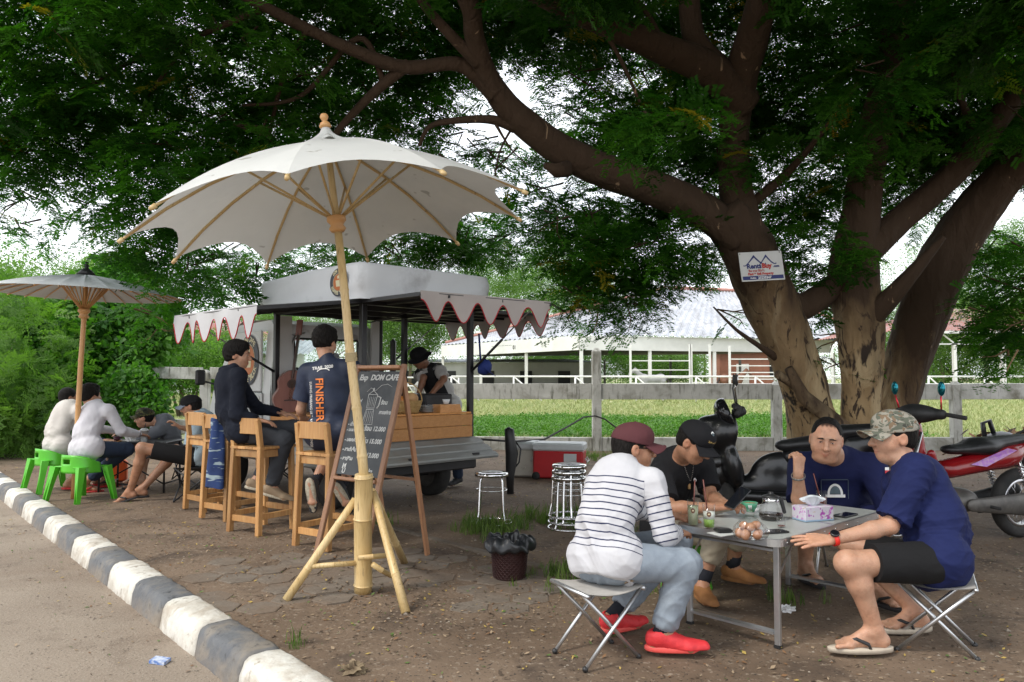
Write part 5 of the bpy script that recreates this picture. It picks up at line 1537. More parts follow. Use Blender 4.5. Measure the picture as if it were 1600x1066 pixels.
spots_st = [((-1.42, 6.07), -34, None), ((-2.13, 6.62), -32, 'wooden bar stool under the young man in the dark hoodie'),
   ((-2.98, 7.72), -40, 'empty wooden bar stool farthest left beside the man in the black cap'),
   ((-2.62, 7.25), -34, 'wooden bar stool with a patterned blue jacket hanging off it')]
for k, ((x, y), a, lab) in enumerate(spots_st):
 if k == 0: st0.location = (x, y, 0); st0.rotation_euler = (0, 0, R(a)); WM[st0.name] = Matrix.Translation((x, y, 0)) @ Matrix.Rotation(R(a), 4, 'Z')
 else: dup(st0, lab, (x, y, 0), R(a))
# ================================================================== steel stools, bin, coolers
def disc_stool(label, x, y, z0, k, grp):
 t = thing('steel_stool', label, 'stool', (x, y, z0), k * .4, grp)
 MB().lathe([(0, .455), (.12, .455), (.145, .45), (.15, .44), (.15, .42), (.14, .418), (.14, .438), (0, .44)], n=32).build('seat', CHROME, t)
 MB().lathe([(0, .4565), (.1, .4565), (.1, .458), (0, .458)], n=28).build('seat_print', M('seat_print', (.6, .6, .6), (.05, .05, .05), 30, .4, detail=2), t)
 for q in range(4):
  a = PI / 4 + q * PI / 2; c, s = math.cos(a), math.sin(a)
  MB().tube([(.09 * c, .09 * s, .43), (.125 * c, .125 * s, .42), (.138 * c, .138 * s, .38), (.15 * c, .15 * s, .12), (.17 * c, .17 * s, .03), (.185 * c, .185 * s, .012)], .0095, 8).build('leg', CHROME, t)
 MB().tube([(.18 * math.cos(a), .18 * math.sin(a), .012) for a in [2 * PI * i / 32 for i in range(32)]], .0085, 6, closed=True).build('foot_ring', CHROME, t)
 MB().tube([(.138 * math.cos(a), .138 * math.sin(a), .3) for a in [2 * PI * i / 32 for i in range(32)]], .005, 6, closed=True).build('ring', CHROME, t)
 return t
q = gp(768, 818); disc_stool('single round steel stool standing by the truck tailgate', q.x, q.y, 0, 0, None)
q = gp(889, 826)
for k in range(3): disc_stool(['lowest round steel stool of the stack left of the striped man', 'middle round steel stool of the stack left of the striped man', 'top round steel stool of the stack left of the striped man'][k], q.x + .003 * k, q.y, .05 * k, k, 'stacked steel stools')
q = gp(796, 903)
bn_ = thing('waste_bin', 'dark woven waste bin lined with a black plastic bag', 'waste bin', (q.x, q.y, 0))
g = MB(); g.lathe([(0, 0), (.095, 0), (.1, .01), (.118, .2), (.122, .21), (.115, .21), (.11, .2)], n=36)
WOVEN = M('woven_plastic', (.035, .012, .012), (.055, .022, .02), 40, .35)
g.build('bin_body', WOVEN, bn_)
g = MB()
for i in range(13):
 z = .015 + .0145 * i; r = .1015 + .018 * z / .2
 for k in range(24):
  a = 2 * PI * (k + .5 * (i % 2)) / 24
  g.tube([(r * math.cos(a - .1), r * math.sin(a - .1), z - .005), ((r + .004) * math.cos(a), (r + .004) * math.sin(a), z + .005), (r * math.cos(a + .1), r * math.sin(a + .1), z - .005)], .0032, 4, caps=False)
o = g.build('weave', WOVEN, bn_); o['kind'] = 'stuff'
BAG = M('black_bin_bag', (.012, .013, .015), (.022, .024, .028), 6, .3, bump=.5, bscale=12)
def bagf(u, v):
 a = 2 * PI * u
 w = math.sin(a * 5 + 1) * .5 + math.sin(a * 9 + 2) * .35 + math.sin(a * 14) * .25
 prof = [(.112, .2), (.15, .185), (.165, .2), (.16, .235), (.14, .26), (.12, .27), (.1, .262), (.085, .2), (.05, .12)]
 x = v * (len(prof) - 1); i = min(int(x), len(prof) - 2); f = x - i
 r = prof[i][0] * (1 - f) + prof[i + 1][0] * f; z = prof[i][1] * (1 - f) + prof[i + 1][1] * f
 k = math.sin(min(1, v * 2) * PI / 2)
 r += .014 * w * k + .008 * math.sin(a * 7 + v * 9); z += .012 * math.sin(a * 4 + v * 5) * k + .009 * math.sin(a * 11 + 2 * v)
 return (r * math.cos(a), r * math.sin(a), z)
g = MB(); g.grid(bagf, 90, 26); g.build('bin_bag', BAG, bn_)
REDP = M('red_plastic', (.5, .015, .02), (.42, .012, .018), 3, .4, bump=.05)
COOLW = M('cooler_white', (.6, .62, .62), (.5, .52, .52), 4, .45)
def cooler(label, c, w, d, h, rz, body, lid, wheels):
 t = thing('cooler_box', label, 'cooler', (c.x, c.y, 0), rz)
 MB().box((0, 0, h * .38 + .02), (w, d, h * .76), taper=1.04, bev=.02).build('body', body, t)
 MB().box((0, 0, h * .9), (w * 1.05, d * 1.06, h * .22), taper=.93, bev=.02).build('lid', lid, t)
 for s in (-1, 1): MB().tube([(s * w * .53, -.1, h * .6), (s * w * .57, -.1, h * .5), (s * w * .57, .1, h * .5), (s * w * .53, .1, h * .6)], .01, 6).build('handle', lid, t)
 if wheels:
  for s in (-1, 1):
   MB().lathe([(0, -.02), (.05, -.02), (.05, .02), (0, .02)], (-w / 2 + .04, s * (d / 2 + .0), .05), 16, Matrix.Rotation(PI / 2, 3, 'X')).build('wheel', RUBBER, t)
  MB().box((w * .25, -d / 2 - .014, h * .62), (.16, .008, .1)).build('label_plate', COOLW, t)
 else: MB().box((0, -d / 2 - .012, h * .3), (.05, .03, .03), bev=.005).build('spout', body, t)
 return t
q = gp(876, 750); cooler('red wheeled cooler box with a grey-white lid on the dirt', q + V(0, .15, 0), .64, .36, .46, R(-12), REDP, COOLW, True)
q = gp(815, 748); cooler('cream white cooler box half hidden beside the red cooler', q + V(.05, .2, 0), .36, .34, .46, R(-8), M('cream_plastic', (.5, .47, .4), (.42, .38, .32), 5, .5), COOLW, False)
q = gp(797, 772)
fb = thing('folded_camp_chair', 'black folded camp chair standing upright in its bag near the coolers', 'folded chair', (q.x, q.y, 0))
g = MB(); g.tube([(0, 0, .0), (.0, 0, .2), (.02, 0, .45), (.0, 0, .6), (-.01, 0, .72), (0, 0, .74)], [.035, .05, .075, .06, .055, .02], 10); g.build('bag', BLACK_PLASTIC, fb)
for k in range(3): MB().tube([(.03 * math.cos(k * 2), .03 * math.sin(k * 2), .0), (.03 * math.cos(k * 2), .03 * math.sin(k * 2), .3)], .012, 6).build('leg', BLACK_METAL, fb)
MB().tube([(.05, 0, .6), (.12, 0, .5), (.1, 0, .35), (.06, 0, .3)], .01, 6).build('strap', BLACK_PLASTIC, fb)
cpts = [at(742, 686, 8.6), at(800, 690, 9.6), at(850, 687, 10.8), at(885, 668, 12), at(912, 652, 13), at(930, 650, 13.55), at(945, 655, 13.6), at(985, 685, 13.4), at(1000, 700, 13.3)]
o = MB().tube(cpts, .014, 6).build('power_cable', RUBBER); tag(o, 'black power cable looping from the truck to the fence post', 'cable')
for px, pz in ((933, 652), (1195, 658)):
 pass
BJ = M('blue_jacket', (.012, .03, .11), (.02, .05, .17), 6, .8, bump=.3, extra=lambda m, n, l, b, v: spots(n, l, b, mapped(n, l, v, (1, 1, 5)), 6, .55, .6, (.3, .38, .42), 2))
q = at(338, 700, 6.98)
def jack(u, v):
 a = 2 * PI * u; w = .05 + .025 * v + .01 * math.sin(a * 3 + v * 4)
 return (q.x + w * 1.1 * math.cos(a), q.y + w * .6 * math.sin(a), .93 - .62 * v + .012 * math.sin(a * 2))
g = MB(); g.grid(jack, 28, 18); g.add([jack(i / 28, 1) for i in range(28)], [tuple(range(28))])
o = g.build('hanging_jacket', BJ); tag(o, 'dark blue patterned jacket hanging between the bar stools', 'jacket')
def crumple(name, label, cat, c, s, m, flat=.5, seed=1):
 r = random.Random(seed); g = MB()
 def f(u, v):
  a, e = 2 * PI * u, PI * v
  k = s * (1 + .35 * math.sin(a * 3 + e * 5 + seed) + .25 * math.sin(a * 7 - e * 4))
  return (c.x + k * math.cos(a) * math.sin(e), c.y + k * math.sin(a) * math.sin(e) * .8, max(c.z + .001, c.z + s * flat * .6 + k * flat * math.cos(e)))
 g.grid(f, 22, 10, smooth=False); o = g.build(name, m); tag(o, label, cat); return o
crumple('tissue', 'crumpled white tissue lying on the dirt near the table', 'tissue', gp(1228, 955), .045, M('tissue_paper', (.75, .75, .75), None, rough=.9), .4, 3)
crumple('dry_leaf_clump', 'dry beige husk lying on the dirt by the kerb', 'husk', gp(553, 1052), .045, M('husk', (.26, .2, .12), (.14, .1, .06), 12, .9), .6, 5)
WRP = M('wrapper_blue', (.1, .2, .5), (.6, .65, .75), 40, .3, detail=1)
q = gp(250, 1036, ROAD_Z)
o = MB().box((q.x, q.y, ROAD_Z + .012), (.085, .055, .016), Euler((.08, .05, -.2))).build('candy_wrapper', WRP); tag(o, 'small blue and silver wrapper lying on the road near the kerb', 'wrapper')
# ================================================================== sign on the tree
sg_ = thing('tree_sign', 'white RentsBuy advertising plate nailed to the left trunk', 'sign', tuple(at(1190, 416, 8.42)))
SW = M('sign_white', (.62, .62, .6), (.56, .56, .54), 4, .5); SBl = M('sign_blue', (.012, .02, .14), None, rough=.5); SRd = M('sign_red', (.45, .03, .02), None, rough=.5)
sO = at(1190, 416, 8.42); sx_ = V(math.cos(R(6)) , .12, math.sin(R(4))).normalized(); sn = sx_.cross(V(0, .12, 1)).normalized(); sz = sn.cross(sx_) * -1
if sz.z < 0: sz = -sz
if sn.y > 0: sn = -sn
SWd, SHt = .5, .33
def S(x, y, d=0): return sO + sx_ * x + sz * y + sn * d
g = MB(); g.bar(S(0, -SHt / 2), S(0, SHt / 2), SWd, .006, sn, bev=.001) ; g.build('plate', SW, sg_, True)
MB().add([S(-.235, -.15, .0055), S(.235, -.15, .0055), S(.235, -.108, .0055), S(-.235, -.108, .0055)], [(0, 1, 2, 3)]).build('blue_band', SBl, sg_, True)
def roofline(ax_, w, h, flip):
 pts = []
 for sgn in (-1, 1):
  pass
 up = [(-1, 0.02), (-.93, -.06), (-.8, -.02), (-.55, .25), (-.25, .65), (0, 1.0), (.2, .7), (.5, .3), (.78, .08), (.92, .02), (1, .2)]
 lo = [(1.02, -.05), (.8, -.06), (.5, .12), (.2, .45), (0, .72), (-.25, .45), (-.55, .1), (-.8, -.12), (-1, -.14)]
 P_ = [S(ax_ + x * w, .02 + y * h, .0055) for x, y in up + lo]
 g = MB(); n1 = len(up); m1 = len(lo)
 fs = []
 U = list(range(n1)); Lo = list(range(n1 + m1 - 1, n1 - 1, -1))
 i = j = 0
 while i < n1 - 1 or j < m1 - 1:
  if i < n1 - 1 and (j == m1 - 1 or i / (n1 - 1) <= j / (m1 - 1)): fs.append((U[i], U[i + 1], Lo[j])); i += 1
  else: fs.append((U[i], Lo[j + 1], Lo[j])); j += 1
 g.add(P_, fs); g.build('roof_logo', SBl, sg_, True)
roofline(-.08, .13, .11, 0); roofline(.06, .11, .11, 0)
def sign_text(s, x, y, z, m, bold=.002, align='LEFT'):
 vs, fs = text_geo(s, z, bold, align=align); g = MB(); g.add([S(x + v[0], y + v[1], .007) for v in vs], fs); g.build('lettering', m, sg_, True)
sign_text('Rents', -.175, -.022, .074, SBl, .003); sign_text('Buy', .0, -.022, .074, SRd, .004); sign_text('.com', .13, -.018, .036, SBl)
sign_text('ซื้อ ขาย ให้เช่า', -.16, -.062, .034, SRd, .001); sign_text('Find & Sell Property', -.17, -.097, .036, SRd, .002)
sign_text('Hotline', -.15, -.138, .022, PRINT_W, .001); sign_text('23233347', -.06, -.144, .038, PRINT_W, .0015)
for x in (-.235, .225): MB().ball(S(x, .148, .006), .006).build('nail', BLACK_METAL, sg_, True)
# ================================================================== figures: signed distance shapes turned into one surface
F32 = np.float32
def nv(v): return np.array(v, dtype=F32)
class SDF:
 def __init__(s): s.p = []
 def cone(s, a, b, r1, r2, k=.03, sq=None, mode=0, tag_=0, infl=0):
  s.p.append(('c', nv(a), nv(b), r1 + infl, r2 + infl, k, (nv(sq[0]), sq[1]) if sq else None, mode, tag_)); return s
 def chain(s, pts, rs, k=.02, tag_=0, sq=None):
  for i in range(len(pts) - 1): s.cone(pts[i], pts[i + 1], rs[i], rs[i + 1], k, sq, 0, tag_)
  return s
 def ell(s, c, r, M3=None, k=.03, mode=0, tag_=0):
  M3 = np.eye(3, dtype=F32) if M3 is None else np.array(M3, dtype=F32)
  s.p.append(('e', nv(c), nv(r), M3, 0, k, None, mode, tag_)); return s
 def half(s, c, n, k=.004):    # keep the side the normal points away from
  s.p.append(('h', nv(c), nv(n) / np.linalg.norm(nv(n)), 0, 0, k, None, 2, 0)); return s
 @staticmethod
 def dist(p, P):
  if p[0] == 'c':
   a, b, r1, r2, sq = p[1], p[2], p[3], p[4], p[6]
   m = 1.0
   if sq is not None:
    ax, q = sq; m = min(1, q)
    P = P + ax * ((P @ ax)[:, None] * F32(1 / q - 1)); a = a + ax * (a @ ax) * F32(1 / q - 1); b = b + ax * (b @ ax) * F32(1 / q - 1)
   ba = b - a; L2 = float(ba @ ba) + 1e-9
   t = np.clip(((P - a) @ ba) / L2, 0, 1)
   d = P - a - t[:, None] * ba
   return (np.sqrt((d * d).sum(1)) - (r1 + (r2 - r1) * t)) * m
  if p[0] == 'e':
   q = ((P - p[1]) @ p[3].T) / p[2]
   k0 = np.sqrt((q * q).sum(1)); q2 = q / p[2]; k1 = np.sqrt((q2 * q2).sum(1)) + 1e-6
   return k0 * (k0 - 1) / k1
  return (P - p[1]) @ p[2]
 def bounds(s, p):
  if p[0] == 'c':
   r = max(p[3], p[4]); return np.minimum(p[1], p[2]) - r, np.maximum(p[1], p[2]) + r
  e = np.sqrt(((p[3].T * p[2]) ** 2).sum(1)); return p[1] - e, p[1] + e
 def mesh(s, vox):
  bb = [s.bounds(p) for p in s.p if p[7] == 0]
  lo = np.min([b[0] for b in bb], 0) - 3 * vox; hi = np.max([b[1] for b in bb], 0) + 3 * vox
  n = np.ceil((hi - lo) / vox).astype(int) + 1
  D = np.full(n, 1.0, F32)
  ax = [lo[i] + vox * np.arange(n[i], dtype=F32) for i in range(3)]
  for p in s.p:
   if p[7] == 2: i0, i1 = np.zeros(3, int), n
   else:
    b0, b1 = s.bounds(p); pad = p[5] + 2 * vox
    i0 = np.maximum(0, np.floor((b0 - pad - lo) / vox).astype(int)); i1 = np.minimum(n, np.ceil((b1 + pad - lo) / vox).astype(int) + 1)
   if (i1 <= i0).any(): continue
   sl = tuple(slice(i0[k], i1[k]) for k in range(3))
   G = np.stack(np.meshgrid(*[ax[k][sl[k]] for k in range(3)], indexing='ij'), -1).reshape(-1, 3)
   d = s.dist(p, G).reshape(i1 - i0)
   A = D[sl]; k = p[5]
   if p[7] == 0:
    h = np.clip(.5 + .5 * (A - d) / k, 0, 1); D[sl] = A + (d - A) * h - k * h * (1 - h)
   else:
    if p[7] == 1: d = -d
    h = np.clip(.5 - .5 * (A - d) / k, 0, 1); D[sl] = A + (d - A) * h + k * h * (1 - h)
  I = D < 0
  c = np.zeros(np.array(n) - 1, np.int8)
  for dx in (0, 1):
   for dy in (0, 1):
    for dz in (0, 1):
     c += I[dx:n[0] - 1 + dx, dy:n[1] - 1 + dy, dz:n[2] - 1 + dz]
  act = np.argwhere((c > 0) & (c < 8))
  ids = np.full(c.shape, -1, np.int32); ids[tuple(act.T)] = np.arange(len(act))
  S_ = np.zeros((len(act), 3)); W = np.zeros(len(act))
  corners = [(i, j, k) for i in (0, 1) for j in (0, 1) for k in (0, 1)]
  for a in corners:
   for q in range(3):
    if a[q] == 1: continue
    b = list(a); b[q] = 1
    da = D[tuple((act + np.array(a)).T)]; db = D[tuple((act + np.array(b)).T)]
    m = (da < 0) != (db < 0)
    t = np.where(m, da / (da - db + 1e-12), 0)
    pt = np.array(a) + np.zeros((len(act), 3)); pt[:, q] += t
    S_ += pt * m[:, None]; W += m
  Vt = (act + S_ / W[:, None]) * vox + lo
  Fs = []
  for q in range(3):
   sa = [slice(None)] * 3; sb = [slice(None)] * 3
   sa[q] = slice(0, -1); sb[q] = slice(1, None)
   x = I[tuple(sa)] != I[tuple(sb)]
   e = np.argwhere(x); u, v = (q + 1) % 3, (q + 2) % 3
   ok = (e[:, u] > 0) & (e[:, v] > 0) & (e[:, u] < n[u] - 1) & (e[:, v] < n[v] - 1); e = e[ok]
   def cell(du, dv):
    k = e.copy(); k[:, u] -= du; k[:, v] -= dv; return ids[tuple(k.T)]
   f = np.stack([cell(1, 1), cell(0, 1), cell(0, 0), cell(1, 0)], 1)
   fl = I[tuple(e.T)]
   f[~fl] = f[~fl][:, ::-1]
   Fs.append(f)
  Fq = np.concatenate(Fs)
  return Vt.astype(np.float64), Fq[(Fq >= 0).all(1)]
def vnormals(Vt, Fq):
 a = Vt[Fq[:, 2]] - Vt[Fq[:, 0]]; b = Vt[Fq[:, 3]] - Vt[Fq[:, 1]]
 fn = np.cross(a, b); N = np.zeros_like(Vt)
 for i in range(4): np.add.at(N, Fq[:, i], fn)
 return N / (np.linalg.norm(N, axis=1)[:, None] + 1e-9)
def wrinkle(Vt, N, amp, centers, seed, wl=.07, base=.25):
 r = np.random.default_rng(seed)
 P = Vt + .02 * np.sin(Vt[:, [1, 2, 0]] * 23 + seed) + .03 * np.sin(Vt[:, [2, 0, 1]] * 9 + seed)
 h = np.zeros(len(Vt))
 for i in range(7):
  d = r.normal(size=3); d[2] *= 1.6; d /= np.linalg.norm(d)
  w = wl * r.uniform(.55, 1.6)
  h += (1 - np.abs(np.sin(P @ d * PI / w + r.uniform(0, 6)))) ** 2 * r.uniform(.5, 1)
 h = h / 3 - .35
 wt = np.full(len(Vt), base)
 for c, rad in centers: wt = wt + np.exp(-((Vt - np.array(c)) ** 2).sum(1) / rad ** 2)
 return Vt + N * (h * amp * np.minimum(wt, 1.3))[:, None]
def np_mesh(name, Vt, Fq, m, parent, attrs=None, local=False):
 if parent is not None and not local:
  I = np.array(WM[parent.name].inverted()); Vt = Vt @ I[:3, :3].T + I[:3, 3]
 me = bpy.data.meshes.new(name)
 me.vertices.add(len(Vt)); me.vertices.foreach_set('co', Vt.astype(F32).ravel())
 me.loops.add(len(Fq) * 4); me.loops.foreach_set('vertex_index', Fq.astype(np.int32).ravel())
 me.polygons.add(len(Fq)); me.polygons.foreach_set('loop_start', np.arange(0, 4 * len(Fq), 4, dtype=np.int32))
 me.polygons.foreach_set('use_smooth', np.ones(len(Fq), bool))
 me.update(calc_edges=True)
 for k, (ty, a) in (attrs or {}).items():
  at_ = me.attributes.new(k, ty, 'POINT')
  at_.data.foreach_set('color' if ty == 'FLOAT_COLOR' else 'vector' if ty == 'FLOAT_VECTOR' else 'value', np.asarray(a, F32).ravel())
 return mesh_obj(name, me, m, parent)
# ---- materials of skin and cloth
def skin_mat(name, c):
 def ex(m, n, l, b, vec):
  spots(n, l, b, vec, 26, .48, .75, (c[0] * .78, c[1] * .66, c[2] * .6), 5)
  a = n.new('ShaderNodeAttribute'); a.attribute_name = 'tint'
  mx = n.new('ShaderNodeMixRGB'); mx.blend_type = 'MULTIPLY'; mx.inputs[0].default_value = 1
  l.new(b.inputs['Base Color'].links[0].from_socket, mx.inputs[1]); l.new(a.outputs['Color'], mx.inputs[2]); l.new(mx.outputs[0], b.inputs['Base Color'])
 return M(name, c, (c[0] * 1.16, c[1] * 1.0, c[2] * .92), 7, .46, bump=.22, bscale=170, extra=ex, spec=.4, sss=.12)
SKIN_A = skin_mat('skin_tan', (.36, .2, .125)); SKIN_B = skin_mat('skin_light', (.47, .285, .195)); SKIN_C = skin_mat('skin_brown', (.27, .14, .085))
def cloth(name, c, c2=None, wv_=.15, rough=.85, extra=None, sc=4):
 return M(name, c, c2 or tuple(x * .82 for x in c), sc, rough, bump=wv_, bscale=260, extra=extra, spec=.25)
HAIR = M('black_hair', (.006, .005, .0045), (.012, .01, .009), 60, .65, bump=1, bscale=120, stretch=(1, 1, .3), spec=.15)
EYE_W = M('eye_white', (.6, .58, .55), None, rough=.2); EYE_D = M('eye_dark', (.015, .01, .008), None, rough=.1); BROW = M('eyebrow_hair', (.02, .014, .01), None, rough=.8)
def stripes_extra(m, n, l, b, vec):
 a = n.new('ShaderNodeAttribute'); a.attribute_name = 'tpar'
 def math_(op, x, y=None, z=None):
  q = n.new('ShaderNodeMath'); q.operation = op
  for i, w in enumerate((x, y, z)):
   if w is None: continue
   if isinstance(w, (int, float)): q.inputs[i].default_value = w
   else: l.new(w, q.inputs[i])
  return q.outputs[0]
 t = a.outputs['Fac']
 fr = math_('FRACT', math_('DIVIDE', t, .0335))
 s = math_('LESS_THAN', fr, .19)
 s = math_('MULTIPLY', s, math_('GREATER_THAN', t, .1)); s = math_('MULTIPLY', s, math_('LESS_THAN', t, .44))
 mixin(n, l, b, s, (.03, .035, .08))
def camo_extra(cols, sc):
 def f(m, n, l, b, vec):
  v = mapped(n, l, vec, (1, 1, 1.5))
  spots(n, l, b, v, sc, .5, .52, cols[0], 2, .8)
  spots(n, l, b, mapped(n, l, vec, (1.3, 1, 1)), sc * 1.1, .57, .59, cols[1], 2, 1)
  spots(n, l, b, mapped(n, l, vec, (1, 1.2, 1.7)), sc * .9, .6, .62, cols[2], 2, 1)
 return f
def frame_from(az, pitch=0, roll=0):
 """columns: right, forward, up of a head or hand looking along azimuth az (deg from +x)"""
 f = V(math.cos(R(az)), math.sin(R(az)), 0); r = V(f.y, -f.x, 0)
 Mx = Matrix((r, f, V(0, 0, 1))).transposed()
 return Mx @ Matrix.Rotation(R(pitch), 3, 'X') @ Matrix.Rotation(R(roll), 3, 'Y')
def hand(s, wrist, d, nrm, side, pose, hs=1.0, r=1.0):
 """palm and five fingers; d points along the fingers, nrm out of the back of the hand, side = thumb direction"""
 d = Vector(d).normalized(); nrm = Vector(nrm); nrm = (nrm - d * nrm.dot(d)).normalized(); th = d.cross(nrm).normalized()
 if th.dot(Vector(side)) < 0: th = -th
 w = Vector(wrist)
 curl, spread = {'open': (.12, .16), 'spread': (.1, .42), 'relaxed': (.45, .1), 'fist': (1.35, .03), 'grip': (.8, .05), 'pinch': (1.0, .06)}[pose]
 for i, (off, L) in enumerate(((.03, .072), (.01, .08), (-.01, .075), (-.03, .06))):
  L *= hs; kn = w + d * (.088 - abs(off - .005) * .25) * hs + th * off * hs
  s.cone(w + th * off * .55 * hs + d * .012, kn, .0145 * r, .0125 * r, .014, None)
  a = spread * (off / .03) * .5; dd = (d * math.cos(a) + th * math.sin(a)).normalized()
  p = kn
  for j, (fr, rr_) in enumerate(((.45, .0098), (.3, .009), (.25, .0082))):
   c = curl * (.55 if j == 0 else 1.0) * (j + 1) * .62
   if pose == 'fist' or pose == 'pinch': c = curl * (j + 1) * .95
   v = dd * math.cos(c) - nrm * math.sin(c)
   q = p + v * L * fr
   s.cone(p, q, rr_ * r + .0005, rr_ * .93 * r, .004); p = q
 tb = w + d * .022 * hs + th * .022 * hs
 if pose in ('fist', 'pinch', 'grip'): t1 = tb + (d * .6 + th * .5 - nrm * .45).normalized() * .04 * hs; t2 = t1 + (d * .75 - th * .35 - nrm * .5).normalized() * .034 * hs
 else: t1 = tb + (d * .55 + th * .75 - nrm * .2).normalized() * .042 * hs; t2 = t1 + (d * .85 + th * .35 - nrm * .15).normalized() * .036 * hs
 s.cone(tb, t1, .015 * r, .0115 * r, .01); s.cone(t1, t2, .011 * r, .009 * r, .004)
def person(label, sp, vox=.007, group=None):
 P = {k: (Vector(v) if isinstance(v, (tuple, Vector)) and len(v) == 3 else v) for k, v in sp.items()}
 bk = sp.get('bulk', 1.0); hs = sp.get('hs', 1.0); belly = sp.get('belly', .0)
 hip, neck = P['hip'], P['neck']
 t = (neck - hip).normalized()
 faz = sp['az']; f = V(math.cos(R(faz)), math.sin(R(faz)), 0); f = (f - t * f.dot(t)).normalized()
 rt = f.cross(t).normalized()                      # the figure's right
 sw = .17 * sp.get('sw', 1) * (1 + (bk - 1) * .5)
 drop = sp.get('drop', .085)
 shR = P.get('shR', neck + rt * sw - t * drop + f * .015); shL = P.get('shL', neck - rt * sw - t * drop + f * .015)
 hw = .085 * bk
 hjR, hjL = hip + rt * hw, hip - rt * hw
 HF = frame_from(sp['haz'], sp.get('hp', 0), sp.get('hr', 0)); hc = P['head']
 base = V(hip.x, hip.y, 0)
 root = thing('person', label, 'person', tuple(base), group=group)
 M3 = np.array([tuple(rt), tuple(f), tuple(t)], dtype=F32)
 L_ = (neck - hip).length; back = -f * sp.get('slump', .03)
 def torso(s, e, k=.05):
  s.ell(hip + t * .03, (.155 * bk + e, .112 * bk + e, .115 + e), M3, k, tag_=1)
  s.ell(hip + t * L_ * .4 + back + f * belly * .5, (.148 * bk + e, (.108 + belly) * bk + e, .17 + e), M3, k, tag_=1)
  s.ell(hip + t * L_ * .72 + back * .8, (.155 * bk + e, .106 * bk + e, .165 + e), M3, k, tag_=1)
  s.cone(shR - rt * .02, shL + rt * .02, .05 * bk + e, .05 * bk + e, k, tag_=1)
  nb = neck - t * .045
  s.cone(nb, shR - rt * .01 + t * .012, .046 * bk + e * .6, .04 + e, .03, tag_=1); s.cone(nb, shL + rt * .01 + t * .012, .046 * bk + e * .6, .04 + e, .03, tag_=1)
 ar = .94 * (1 + (bk - 1) * .7) * sp.get('ar', 1); lr = (1 + (bk - 1) * .6) * sp.get('lr', 1)
 def muscle(a, b, fr, r, off=V(0, 0, 0)): return Vector(a).lerp(Vector(b), fr) + off, r
 # ---------------- body
 B_ = SDF(); torso(B_, 0)
 hl = lambda x, y, z: hc + HF @ (V(x, y, z) * hs)
 M3h = np.array([tuple(HF.col[0]), tuple(HF.col[1]), tuple(HF.col[2])], dtype=F32)
 def E(x, y, z, rx, ry, rz_, k=.02, mode=0): B_.ell(hl(x, y, z), (rx * hs, ry * hs, rz_ * hs), M3h, k, mode, tag_=9)
 B_.cone(neck - t * .02, hl(0, -.02, -.05), .058 * (1 + (bk - 1) * .8), .054 * hs * (1 + (bk - 1) * .5), .035, tag_=8)
 fw = sp.get('fw', 1.0)
 E(0, -.012, .035, .076, .094, .085); E(0, .03, -.02, .066 * fw, .062, .085, .03); E(0, .048, -.078, .04 * fw, .034, .032, .03)
 E(-.034, .05, -.03, .03 * fw, .036, .036, .02); E(.034, .05, -.03, .03 * fw, .036, .036, .02)
 if fw > 1.05: E(0, .02, -.095, .055 * fw, .045, .03, .03)
 E(0, .078, .03, .05, .02, .014, .015)
 for s_ in (-1, 1):
  E(s_ * .031, .103, .007, .019, .016, .012, .012, 1); E(s_ * .031, .078, .006, .016, .0125, .011, .006)
  E(s_ * .078, -.008, -.004, .012, .021, .032, .006); E(s_ * .089, .0, .0, .008, .011, .016, .006, 1)
  E(s_ * .012, .1, -.031, .0085, .01, .008, .005)
 B_.cone(hl(0, .088, .014), hl(0, .112, -.026), .0095 * hs, .0135 * hs, .012, tag_=9)
 sm = sp.get('smile', .003)
 for s_ in (-1, 1):
  B_.cone(hl(0, .0905, -.0575), hl(s_ * .027, .079, -.0605 + sm), .0062 * hs, .0035 * hs, .006, tag_=9); B_.cone(hl(0, .0885, -.0695), hl(s_ * .021, .078, -.0635 + sm), .0068 * hs, .0035 * hs, .006, tag_=9)
  B_.cone(hl(0, .102, -.0635), hl(s_ * .03, .086, -.062 + sm * 1.5), .0022 * hs, .0018 * hs, .004, mode=1)
 for side, sh, el, wr in (('R', shR, P['elR'], P['wrR']), ('L', shL, P['elL'], P['wrL'])):
  B_.cone(sh, el, .05 * ar, .04 * ar, .03, tag_=2)
  mid = el.lerp(wr, .3); B_.cone(el, mid, .04 * ar, .041 * ar, .02, tag_=3); B_.cone(mid, wr, .041 * ar, .0265 * ar, .02, tag_=3)
  hd = sp.get('hand' + side)
  if hd: hand(B_, wr + (wr - el).normalized() * .008, hd[0], hd[1], hd[2], hd[3], hs * sp.get('hnd', 1), sp.get('hr_', 1.0))
  else: hand(B_, wr, (wr - el), V(0, 0, 1), -rt if side == 'R' else rt, 'relaxed', hs)
 for side, hj, kn, an, td in (('R', hjR, P['knR'], P['anR'], P['toR']), ('L', hjL, P['knL'], P['anL'], P['toL'])):
  B_.cone(hj, kn, .082 * lr, .056 * lr, .03, tag_=4)
  B_.ell(kn + (kn - hj).normalized() * .006, (.056 * lr,) * 3, None, .02, tag_=4)
  d_ = (an - kn).normalized(); td = Vector(td).normalized(); cb_ = -(td - d_ * td.dot(d_)).normalized() if abs(td.dot(d_)) < .95 else V(0, 0, 0)
  mid = kn.lerp(an, .32) + cb_ * .014; B_.cone(kn, mid, .05 * lr, .053 * lr, .025, tag_=5); B_.cone(mid, an, .053 * lr, .034 * lr, .03, tag_=5)
  fl = sp.get('fl', 1)
  updir = V(0, 0, 1) if abs(td.z) < .5 else f * (1 if td.z < 0 else -1)
  updir = (updir - td * updir.dot(td)).normalized(); dn = -updir
  hh = sp.get('ah', .075)
